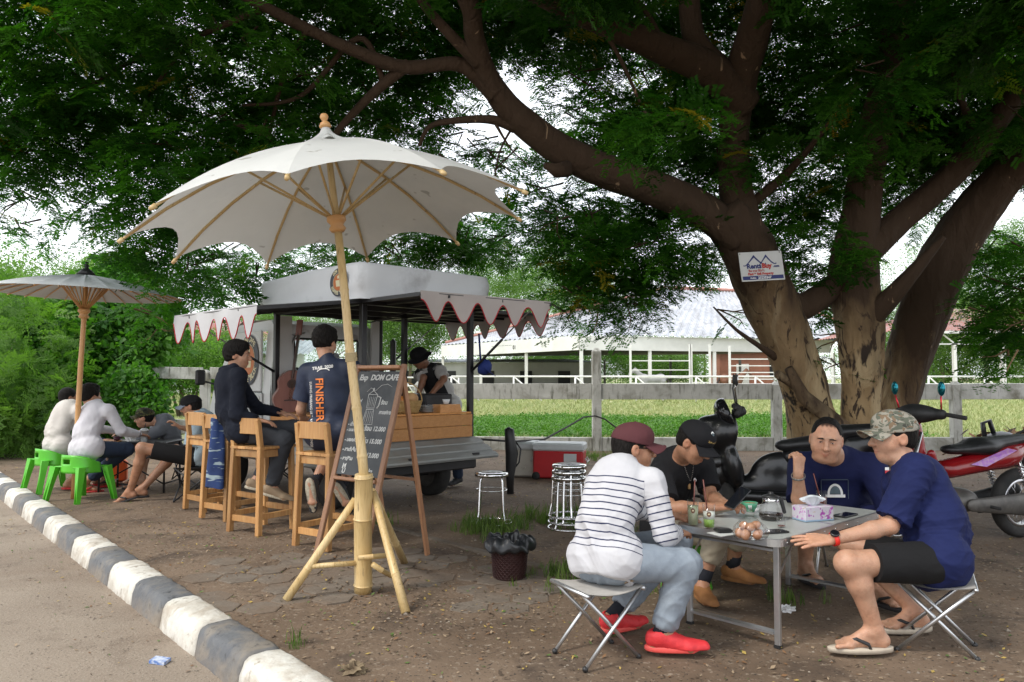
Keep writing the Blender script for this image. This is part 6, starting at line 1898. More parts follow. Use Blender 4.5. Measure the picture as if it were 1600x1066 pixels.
  heel = an + dn * (hh - .032) - td * .03 * fl; ball = an + dn * (hh - .02) + td * .125 * fl
  B_.cone(an, heel, .036 * lr, .03, .02, tag_=6); B_.cone(an + td * .02, ball, .034 * lr, .021, .025, tag_=6)
  sdv = td.cross(updir).normalized()
  B_.cone(heel, ball, .03, .021, .02, tag_=6)
  B_.cone(ball - sdv * .026, ball + sdv * .026, .02, .02, .02, tag_=6)
  if sp.get('shoe') is None:
   for q in range(5):
    o_ = sdv * (-.036 + .018 * q) * (1 if side == 'L' else -1)
    B_.cone(ball + o_ * .8, ball + o_ + td * (.062 - .006 * q) * fl + dn * .004, .0115 if q == 0 else .009, .0115 if q == 0 else .0078, .008, tag_=6)
 Vt, Fq = B_.mesh(vox)
 hv = (Vt - np.array(hc)) @ np.array(HF) / hs
 tint = np.ones((len(Vt), 4), F32)
 def mixt(w, c):
  w = np.clip(w, 0, 1)[:, None]; tint[:, :3] = tint[:, :3] * (1 - w) + np.array(c, F32) * w
 zc = -.0635 + sm * 1.3 * (hv[:, 0] / .027) ** 2
 mixt(1.7 - 1.7 * ((hv[:, 0] / .026) ** 2 + ((hv[:, 2] - zc) / .011) ** 2 + ((hv[:, 1] - .095) / .022) ** 2), (.86, .56, .56))
 mixt(1.5 - 1.5 * ((hv[:, 0] / .029) ** 2 + ((hv[:, 2] - zc) / .0032) ** 2 + ((hv[:, 1] - .095) / .022) ** 2), (.3, .14, .14))
 for s_ in (-1, 1): mixt(.6 * np.exp(-((hv[:, 0] - s_ * .031) / .02) ** 2 - ((hv[:, 2] - .006) / .012) ** 2 - ((hv[:, 1] - .085) / .02) ** 2), (.72, .6, .56))
 if sp.get('hair') == 'bald': mixt(.95 * np.clip((hv[:, 2] + .35 * (.06 - hv[:, 1]) + .12 * np.maximum(0, np.abs(hv[:, 0]) - .045) * 3 - .083 + .004 * np.sin(hv[:, 0] * 300)) / .014, 0, 1), (.07, .06, .06))
 mixt(.55 * np.exp(-((hv[:, 0]) / .06) ** 2 - ((hv[:, 2] + .05) / .03) ** 2 - ((hv[:, 1] - .1) / .05) ** 2), (.9, .78, .74)) 
 mixt(.5 * np.exp(-((np.abs(hv[:, 0]) - .08) / .012) ** 2 - ((hv[:, 2]) / .03) ** 2 - (hv[:, 1] / .03) ** 2), (1.0, .72, .65))
 body = np_mesh('body', Vt, Fq, sp.get('skin', SKIN_A), root, {'tint': ('FLOAT_COLOR', tint)})
 # ---------------- eyes, brows
 if sp.get('face', 1):
  for s_ in (-1, 1):
   sq_ = sp.get('squint', .8); g = MB(); g.ball(hl(s_ * .031, .0815, .0045), (.012 * hs, .0108 * hs, .0036 * sq_ * hs), 12, 8, HF)
   ey = g.build('eye', EYE_W, root, True)
   MB().ball(hl(s_ * .031 + sp.get('gaze', 0), .0878, .0045), (.0056 * hs, .0054 * hs, .0037 * sq_ * hs), 10, 6, HF).build('iris', EYE_D, ey, True)
   g = MB(); g.tube([hl(s_ * (.0155 + .008 * q), .0905 - .0022 * abs(q - 1.3) ** 2, .0092 - .0014 * (q - 1.6) ** 2) for q in (0, 1, 2, 3)], .0016 * hs, 5)
   g.build('eyelash', BROW, root, True)
   g = MB(); g.tube([hl(s_ * (.014 + .0095 * q), .0985 - .0028 * q ** 1.5, .0255 + .0028 * math.sin(q * 1.1) - .0006 * q) for q in (0, 1, 2, 3, 3.5)], [.0026 * hs, .0044 * hs, .0042 * hs, .003 * hs, .0012], 5)
   g.build('eyebrow', BROW, root, True)
 # ---------------- hair / cap
 hair = sp.get('hair')
 if hair:
  s = SDF()
  th = {'short': .006, 'thick': .017, 'bald': .0025, 'side': .006}[hair]
  s.ell(hl(0, -.014, .037), ((.077 + th) * hs, (.095 + th) * hs, (.087 + th * 1.2) * hs), M3h, .01)
  if hair in ('thick',): s.ell(hl(0, .04, .095), (.062 * hs, .055 * hs, .035 * hs), M3h, .02)
  s.ell(hl(0, -.045, -.01), (.07 * hs, .06 * hs, .06 * hs), M3h, .02)
  if hair == 'bald': s.ell(hl(0, .115, .062), (.08 * hs, .085 * hs, .06 * hs), M3h, .02, 1)
  s.ell(hl(0, .105, -.01), (.085 * hs, .072 * hs, (.082 if hair != 'thick' else .07) * hs), M3h, .01, 1)
  s.half(hl(0, -.05, -.048 if hair != 'side' else -.06), tuple(HF @ V(0, .25, -1)), .01)
  for s_ in (-1, 1): s.ell(hl(s_ * .09, .018, -.02), (.03 * hs, .036 * hs, .036 * hs), M3h, .008, 1)
  Hv, Hf = s.mesh(max(.0045, vox * .75)); N = vnormals(Hv, Hf)
  q = (Hv - np.array(hc)) @ np.array(HF)
  nz = np.sin(q[:, 0] * 210 + 3 * np.sin(q[:, 1] * 60)) * np.sin(q[:, 1] * 160 + q[:, 2] * 90) + .6 * np.sin(q[:, 0] * 90 + q[:, 2] * 140)
  np_mesh('hair', Hv + N * (nz * (.0022 if hair == 'thick' else .0008))[:, None], Hf, HAIR, root)
 cap = sp.get('cap')
 if cap:
  cm, bm, tl, turned = cap['m'], cap.get('b', cap['m']), cap.get('tilt', 0), cap.get('turn', 0)
  CF = HF @ Matrix.Rotation(R(tl), 3, 'X') @ Matrix.Rotation(R(turned), 3, 'Z')
  cl_ = lambda x, y, z: hc + CF @ (V(x, y, z) * hs)
  M3c = np.array([tuple(CF.col[0]), tuple(CF.col[1]), tuple(CF.col[2])], dtype=F32)
  s = SDF(); s.ell(cl_(0, -.01, .042), (.09 * hs, .108 * hs, .09 * hs), M3c, .01); s.ell(cl_(0, .02, .07), (.078 * hs, .082 * hs, .062 * hs), M3c, .02)
  s.half(cl_(0, 0, .03), tuple(CF @ V(0, -.12, -1)), .004)
  s.ell(cl_(0, -.01, .03), (.083 * hs, .1 * hs, .083 * hs), M3c, .003, 1)
  Hv, Hf = s.mesh(.005); c_ = np_mesh('cap', wrinkle(Hv, vnormals(Hv, Hf), .003, [], 5, .05, .8), Hf, cm, root)
  MB().ball(cl_(0, -.0, .134), .006 * hs).build('button', cm, c_, True)
  if cap.get('brim', 1) == 1:
   g = MB()
   def br(u, v, top):
    a = (u - .5) * 2.15; rr_ = 1 + .0
    r0x, r0y = .082, .09; r1 = .078 * (math.cos(a * .78) ** .8)
    x = math.sin(a) * (r0x + r1 * v * .35); y = math.cos(a) * r0y + r1 * v * 1.0 - .002
    return tuple(cl_(x, y, .038 - .011 * v - 3.6 * x * x * (1 + .4 * v) + (.0035 if top else 0)))
   g.grid(lambda u, v: br(u, v, 1), 22, 8); g.grid(lambda u, v: br(u, 1 - v, 0), 22, 8)
   g.tube([br(u / 22, 1, .5) for u in range(23)], .0032 * hs, 6)
   g.build('visor', bm, c_, True)
  else:
   g = MB(); g.grid(lambda u, v: tuple(cl_((.088 + .058 * v) * math.sin(2 * PI * u), -.008 + (.106 + .05 * v) * math.cos(2 * PI * u), .034 - .034 * v + .012 * math.sin(4 * PI * u) * v)), 40, 6)
   g.grid(lambda u, v: tuple(cl_((.088 + .058 * (1 - v)) * math.sin(2 * PI * u), -.008 + (.106 + .05 * (1 - v)) * math.cos(2 * PI * u), .037 - .034 * (1 - v) + .012 * math.sin(4 * PI * u) * (1 - v))), 40, 6)
   g.build('visor', bm, c_, True)
 # ---------------- shirt
 sh_m = sp.get('shirt'); out = {'root': root, 'body': body, 'hl': hl, 'HF': HF, 't': t, 'f': f, 'rt': rt, 'hip': hip, 'neck': neck, 'hc': hc}
 if sh_m:
  lng = sp.get('long', 0); loose = sp.get('loose', .012)
  s = SDF(); torso(s, loose, .045)
  s.cone(neck - t * .05, neck + (hl(0, -.02, -.05) - neck) * .1, .068 * (1 + (bk - 1) * .8), .063 * (1 + (bk - 1) * .7), .02, tag_=1)
  s.cone(hjR + t * .02, hjL + t * .02, .122 * bk + loose * .7, .122 * bk + loose * .7, .03, tag_=1); s.ell(hip + t * .01, (.168 * bk + loose, .122 * bk + loose, .12 + loose), M3, .03, tag_=1)
  hem = sp.get('hem', -.09)
  sl = sp.get('sleeve', .75)
  for side, sh, el, wr in (('R', shR, P['elR'], P['wrR']), ('L', shL, P['elL'], P['wrL'])):
   if lng:
    s.cone(sh, el, .062 * ar + loose * .5, .052 * ar + loose * .3, .03, tag_=2 if side == 'R' else 3)
    we = el.lerp(wr, lng)
    s.cone(el, we, .052 * ar + loose * .3, .037 * ar + loose * .3, .02, tag_=4 if side == 'R' else 5)
    s.cone(we - (wr - el).normalized() * .012, we + (wr - el).normalized() * .05, .033 * ar + loose * .2, .033 * ar + loose * .2, .002, mode=1)
   else:
    e = sh.lerp(el, sl)
    s.cone(sh, e, .066 * ar + loose, .06 * ar + loose, .03, tag_=2 if side == 'R' else 3)
    dd = (el - sh).normalized()
    s.ell(e + dd * .066, (.078 * ar, .078 * ar, .05), np.array([tuple(dd.orthogonal().normalized()), tuple(dd.cross(dd.orthogonal()).normalized()), tuple(dd)], dtype=F32), .003, 1) if False else None
    s.cone(e + dd * (.06 * ar + loose * .2), e + dd * .3, .3, .3, .003, mode=1) if False else None
  if sp.get('vneck', 1): s.ell(neck + (hl(0, -.01, -.06) - neck) * .3 + f * .035 + t * .02, (.052, .055, .04), M3, .006, 1)
  s.half(hip + t * hem, tuple(-t), .004)
  Vs, Fs_ = s.mesh(max(.006, vox))
  if not lng:
   Vs_keep = np.ones(len(Vs), bool)
   for sh, el in ((shR, P['elR']), (shL, P['elL'])):
    dd = np.array((el - sh).normalized()); e = np.array(sh.lerp(el, sl)); q = Vs - e; al_ = q @ dd
    rad = np.linalg.norm(q - al_[:, None] * dd, axis=1)
    m_ = (al_ > 0) & (rad < .11) 
    Vs[m_] -= np.outer(al_[m_] * .97, dd)
    inner = m_ & (al_ > .03)
  N = vnormals(Vs, Fs_)
  cr = [(P['elR'], .09), (P['elL'], .09), (hip + t * .06, .14), (hip - f * .08 + t * .1, .12), (shR - t * .08, .08), (shL - t * .08, .08), (hip + t * .18 + f * .1, .14)]
  Vs = wrinkle(Vs, N, sp.get('wr', .009) * 1.35, cr, sp.get('seed', 1), sp.get('wl', .08), .32)
  q_ = (Vs - np.array(neck)) @ np.array(rt); z_ = (Vs - np.array(neck)) @ np.array(t)
  fo = np.sin(q_ * 42 + 3 * np.sin(z_ * 7 + sp.get('seed', 1))) * np.sin(z_ * 11 + q_ * 9)
  Vs = Vs + N * (fo * .007 * np.clip(-z_ * 5, 0, 1))[:, None]
  tp = -((Vs - np.array(neck)) @ np.array(t)) + .012 * np.sin((Vs @ np.array(rt)) * 14) - .25 * ((Vs - np.array(neck)) @ np.array(rt)) ** 2
  if lng:
   best = np.minimum.reduce([s.dist(p, Vs.astype(F32)) for p in s.p if p[7] == 0 and p[8] == 1])
   for tg, a, b, o_ in ((2, shR, P['elR'], .03), (3, shL, P['elL'], .03), (4, P['elR'], P['wrR'], None), (5, P['elL'], P['wrL'], None)):
    pr = [p for p in s.p if p[8] == tg and p[7] == 0][0]; d_ = s.dist(pr, Vs.astype(F32)); m_ = d_ < best - .006
    o2 = o_ if o_ is not None else .03 + ((P['elR'] - shR) if tg == 4 else (P['elL'] - shL)).length
    tp[m_] = (o2 + (Vs[m_] - np.array(a)) @ np.array((b - a).normalized())); best = np.minimum(best, d_)
  o = np_mesh('shirt', Vs, Fs_, sh_m, root, {'tpar': ('FLOAT', tp)})
  out['shirt'] = o; out['sV'], out['sF'] = Vs, Fs_
 # ---------------- trousers or shorts
 tr = sp.get('trousers')
 if tr:
  s = SDF(); e = .012; ln = sp.get('tlen', 2.0)
  s.ell(hip + t * .0, (.15 * bk + e, .105 * bk + e, .095 + e), M3, .04)
  cr = []
  for hj, kn, an in ((hjR, P['knR'], P['anR']), (hjL, P['knL'], P['anL'])):
   if ln <= 1:
    ke = hj.lerp(kn, ln); s.cone(hj, ke, .09 * lr + e, .076 * lr + e, .03)
    dd = (kn - hj).normalized(); s.cone(ke + dd * .065, ke + dd * .12, .066 * lr, .07 * lr, .003, mode=1)
   else:
    s.cone(hj, kn, .088 * lr + e, .066 * lr + e, .03); q = kn.lerp(an, ln - 1); s.cone(kn, q, .066 * lr + e, .05 * lr + e, .02)
    dd = (an - kn).normalized(); s.cone(q + dd * .02, q + dd * .1, .042 * lr, .045 * lr, .003, mode=1)
    cr += [(q, .13)]
   cr += [(kn, .11), (hj, .1)]
  Vs, Fs_ = s.mesh(max(.007, vox)); N = vnormals(Vs, Fs_)
  if ln <= 1:
   for hj, kn in ((hjR, P['knR']), (hjL, P['knL'])):
    dd = np.array((kn - hj).normalized()); e_ = np.array(hj.lerp(kn, ln)) + dd * .01; q = Vs - e_; al_ = q @ dd
    rad = np.linalg.norm(q - al_[:, None] * dd, axis=1); m_ = (al_ > 0) & (rad < .14); Vs[m_] -= np.outer(al_[m_] * .97, dd)
  Vs = wrinkle(Vs, N, sp.get('wr', .009) * 1.25, cr, sp.get('seed', 1) + 9, .07, .25); out['tV'], out['tF'] = Vs, Fs_
  np_mesh('trousers' if ln > 1 else 'shorts', Vs, Fs_, tr, root)
 # ---------------- footwear
 for side, an, td in (('R', P['anR'], P['toR']), ('L', P['anL'], P['toL'])):
  td = Vector(td).normalized(); fl = sp.get('fl', 1); hh = sp.get('ah', .075)
  updir = V(0, 0, 1) if abs(td.z) < .5 else f * (1 if td.z < 0 else -1)
  updir = (updir - td * updir.dot(td)).normalized(); dn = -updir; sdv = td.cross(updir).normalized()
  heel = an + dn * (hh - .032) - td * .03 * fl; ball = an + dn * (hh - .02) + td * .125 * fl; toe = ball + td * .06 * fl
  if sp.get('shoe'):
   s = SDF(); s.cone(heel + updir * .02, ball, .042, .034, .02); s.cone(an + updir * .0 - td * .008, ball - td * .02, .045, .03, .03); s.cone(ball - sdv * .012, toe - sdv * .006 - updir * .002, .034, .028, .02); s.cone(ball + sdv * .012, toe - updir * .002, .034, .026, .02)
   bot = an + dn * hh
   s.half(bot + updir * .012, tuple(-updir), .003); s.half(an + updir * .028 + td * .0, tuple(updir + td * -.25), .003)
   s.cone(an - td * .004, an + updir * .1, .034, .036, .004, mode=1)
   Vs, Fs_ = s.mesh(.006); o = np_mesh('shoe', wrinkle(Vs, vnormals(Vs, Fs_), .003, [], 3, .04, .9), Fs_, sp['shoe'], root)
   def solef(a):
    x = math.cos(a); y = math.sin(a); w = .043 - .006 * x + .003 * math.cos(2 * a)
    return x, y, w
   g = MB(); cen = (bot + td * .07 * fl); n_ = 28
   for lay in (0,):
    vs = []
    for z in (0, .006, .02, .026):
     for k in range(n_):
      a = 2 * PI * k / n_; x, y, w = solef(a); q = 1.0 if z in (.006, .02) else .95
      vs.append(cen + td * (.145 * fl * math.copysign(abs(x) ** .85, x)) * q + sdv * w * y * q + updir * (z + (.012 if x > .6 and z < .01 else 0)))
    fs = [(r_ * n_ + k, r_ * n_ + (k + 1) % n_, (r_ + 1) * n_ + (k + 1) % n_, (r_ + 1) * n_ + k) for r_ in range(3) for k in range(n_)] + [tuple(range(n_ - 1, -1, -1)), tuple(3 * n_ + k for k in range(n_))]
    g.add(vs, fs, True)
   g.build('sole', sp.get('sole', sp['shoe']), o, True)
   g = MB()
   for k in range(4):
    c = an.lerp(ball, .25 + .17 * k) + updir * (.036 - .006 * k); g.tube([c - sdv * .018, c + updir * .006, c + sdv * .018], .0028, 5)
   g.build('laces', sp.get('lace', sp['shoe']), o, True)
  elif sp.get('sandal'):
   bot = an + dn * (hh + .016); cen = bot + td * .07 * fl; n_ = 28; vs = []
   for z in (0, .014, .02):
    for k in range(n_):
     a = 2 * PI * k / n_; x = math.cos(a); y = math.sin(a)
     vs.append(cen + td * (.148 * fl * math.copysign(abs(x) ** .85, x)) + sdv * (.047 - .004 * math.cos(2 * a)) * y + updir * z)
   g = MB(); g.add(vs, [(r_ * n_ + k, r_ * n_ + (k + 1) % n_, (r_ + 1) * n_ + (k + 1) % n_, (r_ + 1) * n_ + k) for r_ in range(2) for k in range(n_)] + [tuple(range(n_ - 1, -1, -1)), tuple(2 * n_ + k for k in range(n_))], True)
   o = g.build('sandal', sp['sandal'], root, True)
   tip_ = ball + td * .022 + updir * .012
   for s_ in (-1, 1):
    MB().tube([tip_ , ball - td * .03 + sdv * s_ * .024 + updir * .026, ball - td * .08 + sdv * s_ * .037 + updir * .005, ball - td * .09 + sdv * s_ * .04 - updir * .02], [.005, .0085, .009, .007], 6).build('strap', sp.get('strap', BLACK_PLASTIC), o, True)
  if sp.get('sock') and side in sp.get('sock_sides', 'RL'):
   kn = P['kn' + side]; d_ = (kn - an).normalized()
   MB().tube([an - d_ * .01, an + d_ * .05, an + d_ * .1], [.042 * lr, .041 * lr, .042 * lr], 16).build('sock', sp['sock'], root, True)
 return out
def on_shirt(o, s, size, origin, X_, Z_, view, m, bold=.001, name='print', geo=None, off=.009, key='s'):
 """flat print laid on the shirt: each vertex dropped onto the cloth along 'view'"""
 bvh = BVHTree.FromPolygons([tuple(v) for v in o[key + 'V']], [tuple(int(i) for i in f) for f in o[key + 'F']])
 vs, fs = geo if geo else text_geo(s, size, bold)
 vs2 = []; 
 for v in vs:
  p = origin + X_ * v[0] + Z_ * v[1]
  h, nn_, _, _ = bvh.ray_cast(p - view * .6, view, 1.4)
  vs2.append((h - view * off) if h is not None else None)
 fs2 = [f for f in fs if all(vs2[i] is not None for i in f)]
 vs2 = [v if v is not None else origin for v in vs2]
 g = MB(); g.add(vs2, fs2); return g.build(name, m, o['root'], True)
# ================================================================== the four men at the folding table
WHITE_T = cloth('white_striped_jersey', (.56, .56, .58), (.5, .5, .53), extra=stripes_extra)
DENIM_G = cloth('light_grey_denim', (.2, .235, .28), (.25, .29, .335), .25, sc=14, extra=lambda m, n, l, b, v: spots(n, l, b, v, 3, .5, .8, (.3, .34, .38), 5))
MAROON = cloth('maroon_cap', (.1, .033, .038)); 
SHOE_R = M('coral_red_knit', (.68, .035, .04), (.55, .022, .03), 30, .6, bump=.2, bscale=200)
BLK_T = cloth('black_cotton', (.011, .011, .013)); NAVY = cloth('navy_cotton', (.012, .019, .085), (.009, .014, .065)); NAVY2 = cloth('deep_navy_cotton', (.009, .013, .06), (.007, .01, .045))
BLK_S = cloth('black_shorts_cloth', (.012, .012, .013)); BEIGE = cloth('beige_cotton', (.42, .37, .28))
CAMO = cloth('pale_camouflage', (.33, .31, .26), (.3, .28, .23), extra=camo_extra(((.12, .13, .1), (.2, .14, .09), (.06, .06, .05)), 18))
CAMO2 = cloth('dark_camouflage', (.03, .035, .02), (.025, .03, .018), extra=camo_extra(((.1, .1, .04), (.05, .03, .015), (.01, .01, .01)), 20))
TANB = M('tan_suede', (.33, .15, .05), (.26, .11, .035), 12, .8)
SOCKM = cloth('dark_sock', (.02, .022, .03)); CREAM = M('cream_rubber', (.55, .48, .38), (.45, .38, .3), 12, .8); DKSOLE = M('sandal_sole', (.03, .028, .03), None, rough=.8)
p1 = person('man in a white shirt with navy stripes and maroon cap, seated with his back turned', dict(
 hip=(.445, 3.69, .43), neck=(.57, 3.87, .855), az=42, head=at(989, 701, 3.93), haz=6, hp=-4, slump=.06,
 elR=(.725, 3.66, .565), wrR=(.81, 3.83, .535), elL=(.66, 4.1, .6), wrL=(.86, 4.15, .56),
 handL=((.9, .1, -.1), (0, 0, 1), (0, -1, 0), 'relaxed'), handR=((.5, .8, -.1), (.3, 0, 1), (-.8, .3, 0), 'relaxed'),
 knR=at(1070, 882, 3.64), anR=at(1033, 991, 3.66), toR=(1, -.08, 0), knL=(.87, 4.08, .44), anL=at(957, 963, 3.93), toL=(.8, .45, 0),
 skin=SKIN_A, hair='side', cap=dict(m=MAROON, tilt=-2), shirt=WHITE_T, long=.85, trousers=DENIM_G, tlen=1.8, shoe=SHOE_R, sole=M('coral_sole', (.85, .12, .1), (.7, .08, .07), 20, .5), lace=M('coral_lace', (.95, .2, .18), None, rough=.7), sock=SOCKM,
 bulk=.96, loose=.016, hem=-.085, seed=3, wr=.011, fl=1.05, vneck=0, sw=1.05, hs=1.0), .0062)
hl = p1['hl']
SUNG = M('sunglasses', (.006, .006, .007), None, rough=.08)
sgl = thing('sunglasses', 'dark sunglasses worn by the man in the striped shirt', 'sunglasses', tuple(hl(0, .1, .0)))
for s_ in (-1, 1):
 g = MB(); g.ball(hl(s_ * .034, .101, .005), (.027, .006, .019), 14, 8, p1['HF'] @ Matrix.Rotation(-s_ * .25, 3, 'Z')); g.build('lens', SUNG, sgl, True)
 MB().bar(hl(s_ * .062, .09, .012), hl(s_ * .082, -.005, .01), .003, .007).build('temple', SUNG, sgl, True)
MB().tube([hl(-.01, .107, .008), hl(.01, .107, .008)], .002, 6).build('bridge', SUNG, sgl, True)
PATCH = M('embroidery_brown', (.12, .06, .03), (.5, .42, .28), 50, .8, detail=1)
vp = ray(985, 915).normalized()
for dx, dy in ((-.012, 0), (.012, .008)): on_shirt(p1, '', 0, at(985, 916, 3.4) + V(dx, 0, dy), V(1, 0, 0), V(0, 0, 1), vp, PATCH, name='embroidered_patch', geo=([(.022 * math.cos(PI * k / 5) * (1 + .3 * (k % 2)), .016 * math.sin(PI * k / 5) * (1 + .4 * (k % 2))) for k in range(10)], [tuple(range(10))]), key='t', off=.006)
p2 = person('man in a black polo and black cap looking down at his phone', dict(
 hip=(1.0, 4.9, .37), neck=(1.02, 4.66, .83), az=-58, head=at(1084, 692, 4.48), haz=-38, hp=-30, slump=.05,
 elR=at(1046, 795, 4.4), wrR=at(1114, 793, 4.3), elL=at(1112, 778, 4.62), wrL=at(1133, 787, 4.42),
 handR=((.85, .05, .12), (-.1, -.3, 1), (0, .6, .6), 'grip'), handL=((.5, -.75, .1), (.2, .3, .9), (-.8, -.3, .3), 'grip'),
 knR=(1.2, 4.5, .41), anR=at(1096, 915, 4.5), toR=(.1, -1, 0), knL=(1.42, 4.78, .42), anL=at(1144, 888, 4.9), toL=(.75, -.6, 0),
 skin=SKIN_A, hair='short', cap=dict(m=BLK_T, tilt=-4), shirt=BLK_T, sleeve=.78, trousers=BEIGE, tlen=1.45, shoe=TANB, sole=TANB, sock=SOCKM,
 bulk=1.05, seed=5, hem=-.08, face=1), .0068)
p3 = person('balding heavy man in a navy t-shirt raising his right fist, facing the camera', dict(
 hip=(2.16, 5.12, .38), neck=(2.03, 4.84, .815), az=-113, head=at(1291, 688, 4.66), haz=-112, hp=-8, hr=-6, slump=.02, belly=.07,
 elR=at(1250, 794, 4.72), wrR=at(1247, 741, 4.6), elL=at(1402, 806, 4.6), wrL=at(1380, 838, 4.42),
 handR=((.12, .05, 1), (.35, -.85, 0), (1, .2, 0), 'pinch'), handL=((-.7, -.5, -.1), (0, 0, 1), (-.3, .6, 0), 'relaxed'),
 knR=(1.86, 4.86, .44), anR=at(1258, 884, 4.92), toR=(.15, -1, 0), knL=(2.16, 4.6, .44), anL=at(1372, 918, 4.42), toL=(.35, -.95, 0),
 skin=SKIN_B, hair='bald', shirt=NAVY2, sleeve=.85, trousers=NAVY2, tlen=.85, sandal=DKSOLE, strap=BLACK_PLASTIC,
 smile=.013, squint=.6, bulk=1.25, hs=1.1, fw=1.18, seed=7, hem=-.1, loose=.018, sw=1.05), .0068)
p4 = person('big man in a navy t-shirt, black shorts and pale camouflage cap, seen from the side', dict(
 hip=(2.045, 3.74, .40), neck=(2.0, 3.93, .862), drop=.075, az=168, head=at(1396, 684, 3.97), haz=181, hp=-2, slump=.06, belly=.03,
 elL=at(1390, 822, 3.72), wrL=at(1300, 843, 3.70), elR=at(1408, 800, 4.15), wrR=at(1368, 850, 4.2),
 handL=((-1, .05, -.06), (.0, -.4, 1), (.1, .85, .5), 'spread'), handR=((-.8, 0, -.5), (-.3, 0, 1), (.1, -1, 0), 'relaxed'),
 knL=at(1325, 880, 3.62), anL=at(1368, 986, 3.66), toL=(-1, -.02, 0), knR=(1.78, 4.1, .42), anR=at(1432, 957, 3.98), toR=(-1, -.1, 0),
 skin=SKIN_B, hair='short', cap=dict(m=CAMO, tilt=3), shirt=NAVY, sleeve=.88, trousers=BLK_S, tlen=.72, sandal=CREAM, strap=BLACK_PLASTIC,
 bulk=.98, hs=1.07, fw=1.08, seed=11, hem=-.11, loose=.018, wr=.012, ar=1.05, lr=1.02, fl=1.05), .0062)
def geo_ring(rx, ry, w, a0=0, a1=2 * PI, n=28, cx=0, cy=0):
 vs = []; 
 for k in range(n + 1):
  a = a0 + (a1 - a0) * k / n
  vs += [(cx + rx * math.cos(a), cy + ry * math.sin(a)), (cx + (rx - w) * math.cos(a), cy + (ry - w) * math.sin(a))]
 return vs, [(2 * k, 2 * k + 1, 2 * k + 3, 2 * k + 2) for k in range(n)]
def geo_rect(x0, y0, x1, y1, n=6):
 vs = []; fs = []
 for i in range(n + 1):
  for j in range(n + 1): vs.append((x0 + (x1 - x0) * i / n, y0 + (y1 - y0) * j / n))
 for i in range(n):
  for j in range(n): a = i * (n + 1) + j; fs.append((a, a + n + 1, a + n + 2, a + 1))
 return vs, fs
vv = V(.1, 1, -.1).normalized()
o3 = at(1312, 790, 4.3); Xr = V(1, 0, 0); Zr = V(0, 0, 1)
GREYP = M('print_grey', (.1, .14, .16), None, rough=.8)
vv3 = ray(1305, 770).normalized()
def fillring(rx, ry, n=20): 
 vs = [(0, 0)] + [(rx * math.cos(PI * k / n), ry * math.sin(PI * k / n)) for k in range(n + 1)]; return vs, [(0, k, k + 1) for k in range(1, n + 1)]
oc = at(1305, 772, 4.4)
for gm, mt in ((geo_ring(.048, .062, .014, -.1, PI + .1), PRINT_W), (fillring(.034, .046), GREYP), (geo_rect(-.06, -.022, .062, -.004), PRINT_W), (geo_rect(-.085, .085, .08, .088), GREYP), (geo_rect(.08, -.03, .083, .085), GREYP), (geo_rect(-.088, -.03, -.085, .085), GREYP)):
 on_shirt(p3, '', 0, oc, Xr, Zr, vv3, mt, name='print', geo=gm)
on_shirt(p3, '', 0, at(1388, 735, 4.5), Xr, Zr, ray(1388, 735).normalized(), REDTRIM, geo=geo_rect(-.02, -.02, .02, .0)); on_shirt(p3, '', 0, at(1388, 735, 4.5), Xr, Zr, ray(1388, 735).normalized(), PRINT_W, geo=geo_rect(-.02, .0, .005, .018))
hl2, HF2 = p2['hl'], p2['HF']
CF2 = HF2 @ Matrix.Rotation(R(-4), 3, 'X')
def capP(a, e, k=1.0): 
 return p2['hc'] + CF2 @ V(.092 * k * math.sin(a) * math.cos(e), -.006 + .11 * k * math.cos(a) * math.cos(e), .045 + .094 * k * math.sin(e))
n_ = 18
g = MB(); c_ = V(.15, .75, 0)
def badge(a0, e0, r, m, k, name):
 g = MB(); vs = [capP(a0, e0, k)] + [capP(a0 + r * math.cos(2 * PI * i / n_) / math.cos(e0), e0 + r * math.sin(2 * PI * i / n_), k) for i in range(n_)]
 g.add(vs, [(0, 1 + i, 1 + (i + 1) % n_) for i in range(n_)]); g.build(name, m, p2['root'], True)
badge(.22, .78, .17, PRINT_W, 1.06, 'badge'); badge(.22, .78, .09, GREYP, 1.065, 'badge')
GOLD = M('gold_thread', (.4, .26, .08), None, rough=.5)
vs, fs = text_geo('MARINE', .03, .0006, align='CENTER')
MB().add([capP(.02 + v[0] * 10.5, .27 + v[1] * 9, 1.05) for v in vs], fs).build('cap_lettering', GOLD, p2['root'], True)
BEAD = M('dark_beads', (.04, .035, .03), (.35, .33, .3), 200, .4, detail=1); BRONZE = M('bronze', (.35, .22, .1), None, rough=.35, metal=.8)
nk = thing('necklace', 'bead necklace with a bronze pendant on the black shirt', 'necklace', tuple(at(1080, 745, 4.3)))
fr_ = p2['f']
bv2 = BVHTree.FromPolygons([tuple(v) for v in p2['sV']], [tuple(int(i) for i in f) for f in p2['sF']])
def front2(px, py):
 r = ray(px, py); h = bv2.ray_cast(Vector((0, 0, H)), r.normalized(), 12)[0]
 return (h if h is not None else at(px, py, 4.4)) - r.normalized() * .006
for xs in ((1068, 1071, 1075, 1079), (1084, 1083, 1081, 1079)):
 pts_ = [front2(x, y) for x, y in zip(xs, (722, 733, 744, 753))]
 for i in range(3):
  for q in range(4): MB().ball(pts_[i].lerp(pts_[i + 1], q / 4), .0035, 6, 4).build('bead', BEAD, nk, True)
a_ = front2(1077, 757); 
g = MB(); g.box(tuple(a_ - V(0, 0, .012)), (.02, .012, .036), bev=.004); g.build('pendant', BRONZE, nk, True)
a_ = front2(1086, 750); o = MB().ball(a_, (.011, .004, .012), 10, 6).build('lapel_badge', PRINT_W); tag(o, 'small round white pin badge on the black shirt', 'badge')
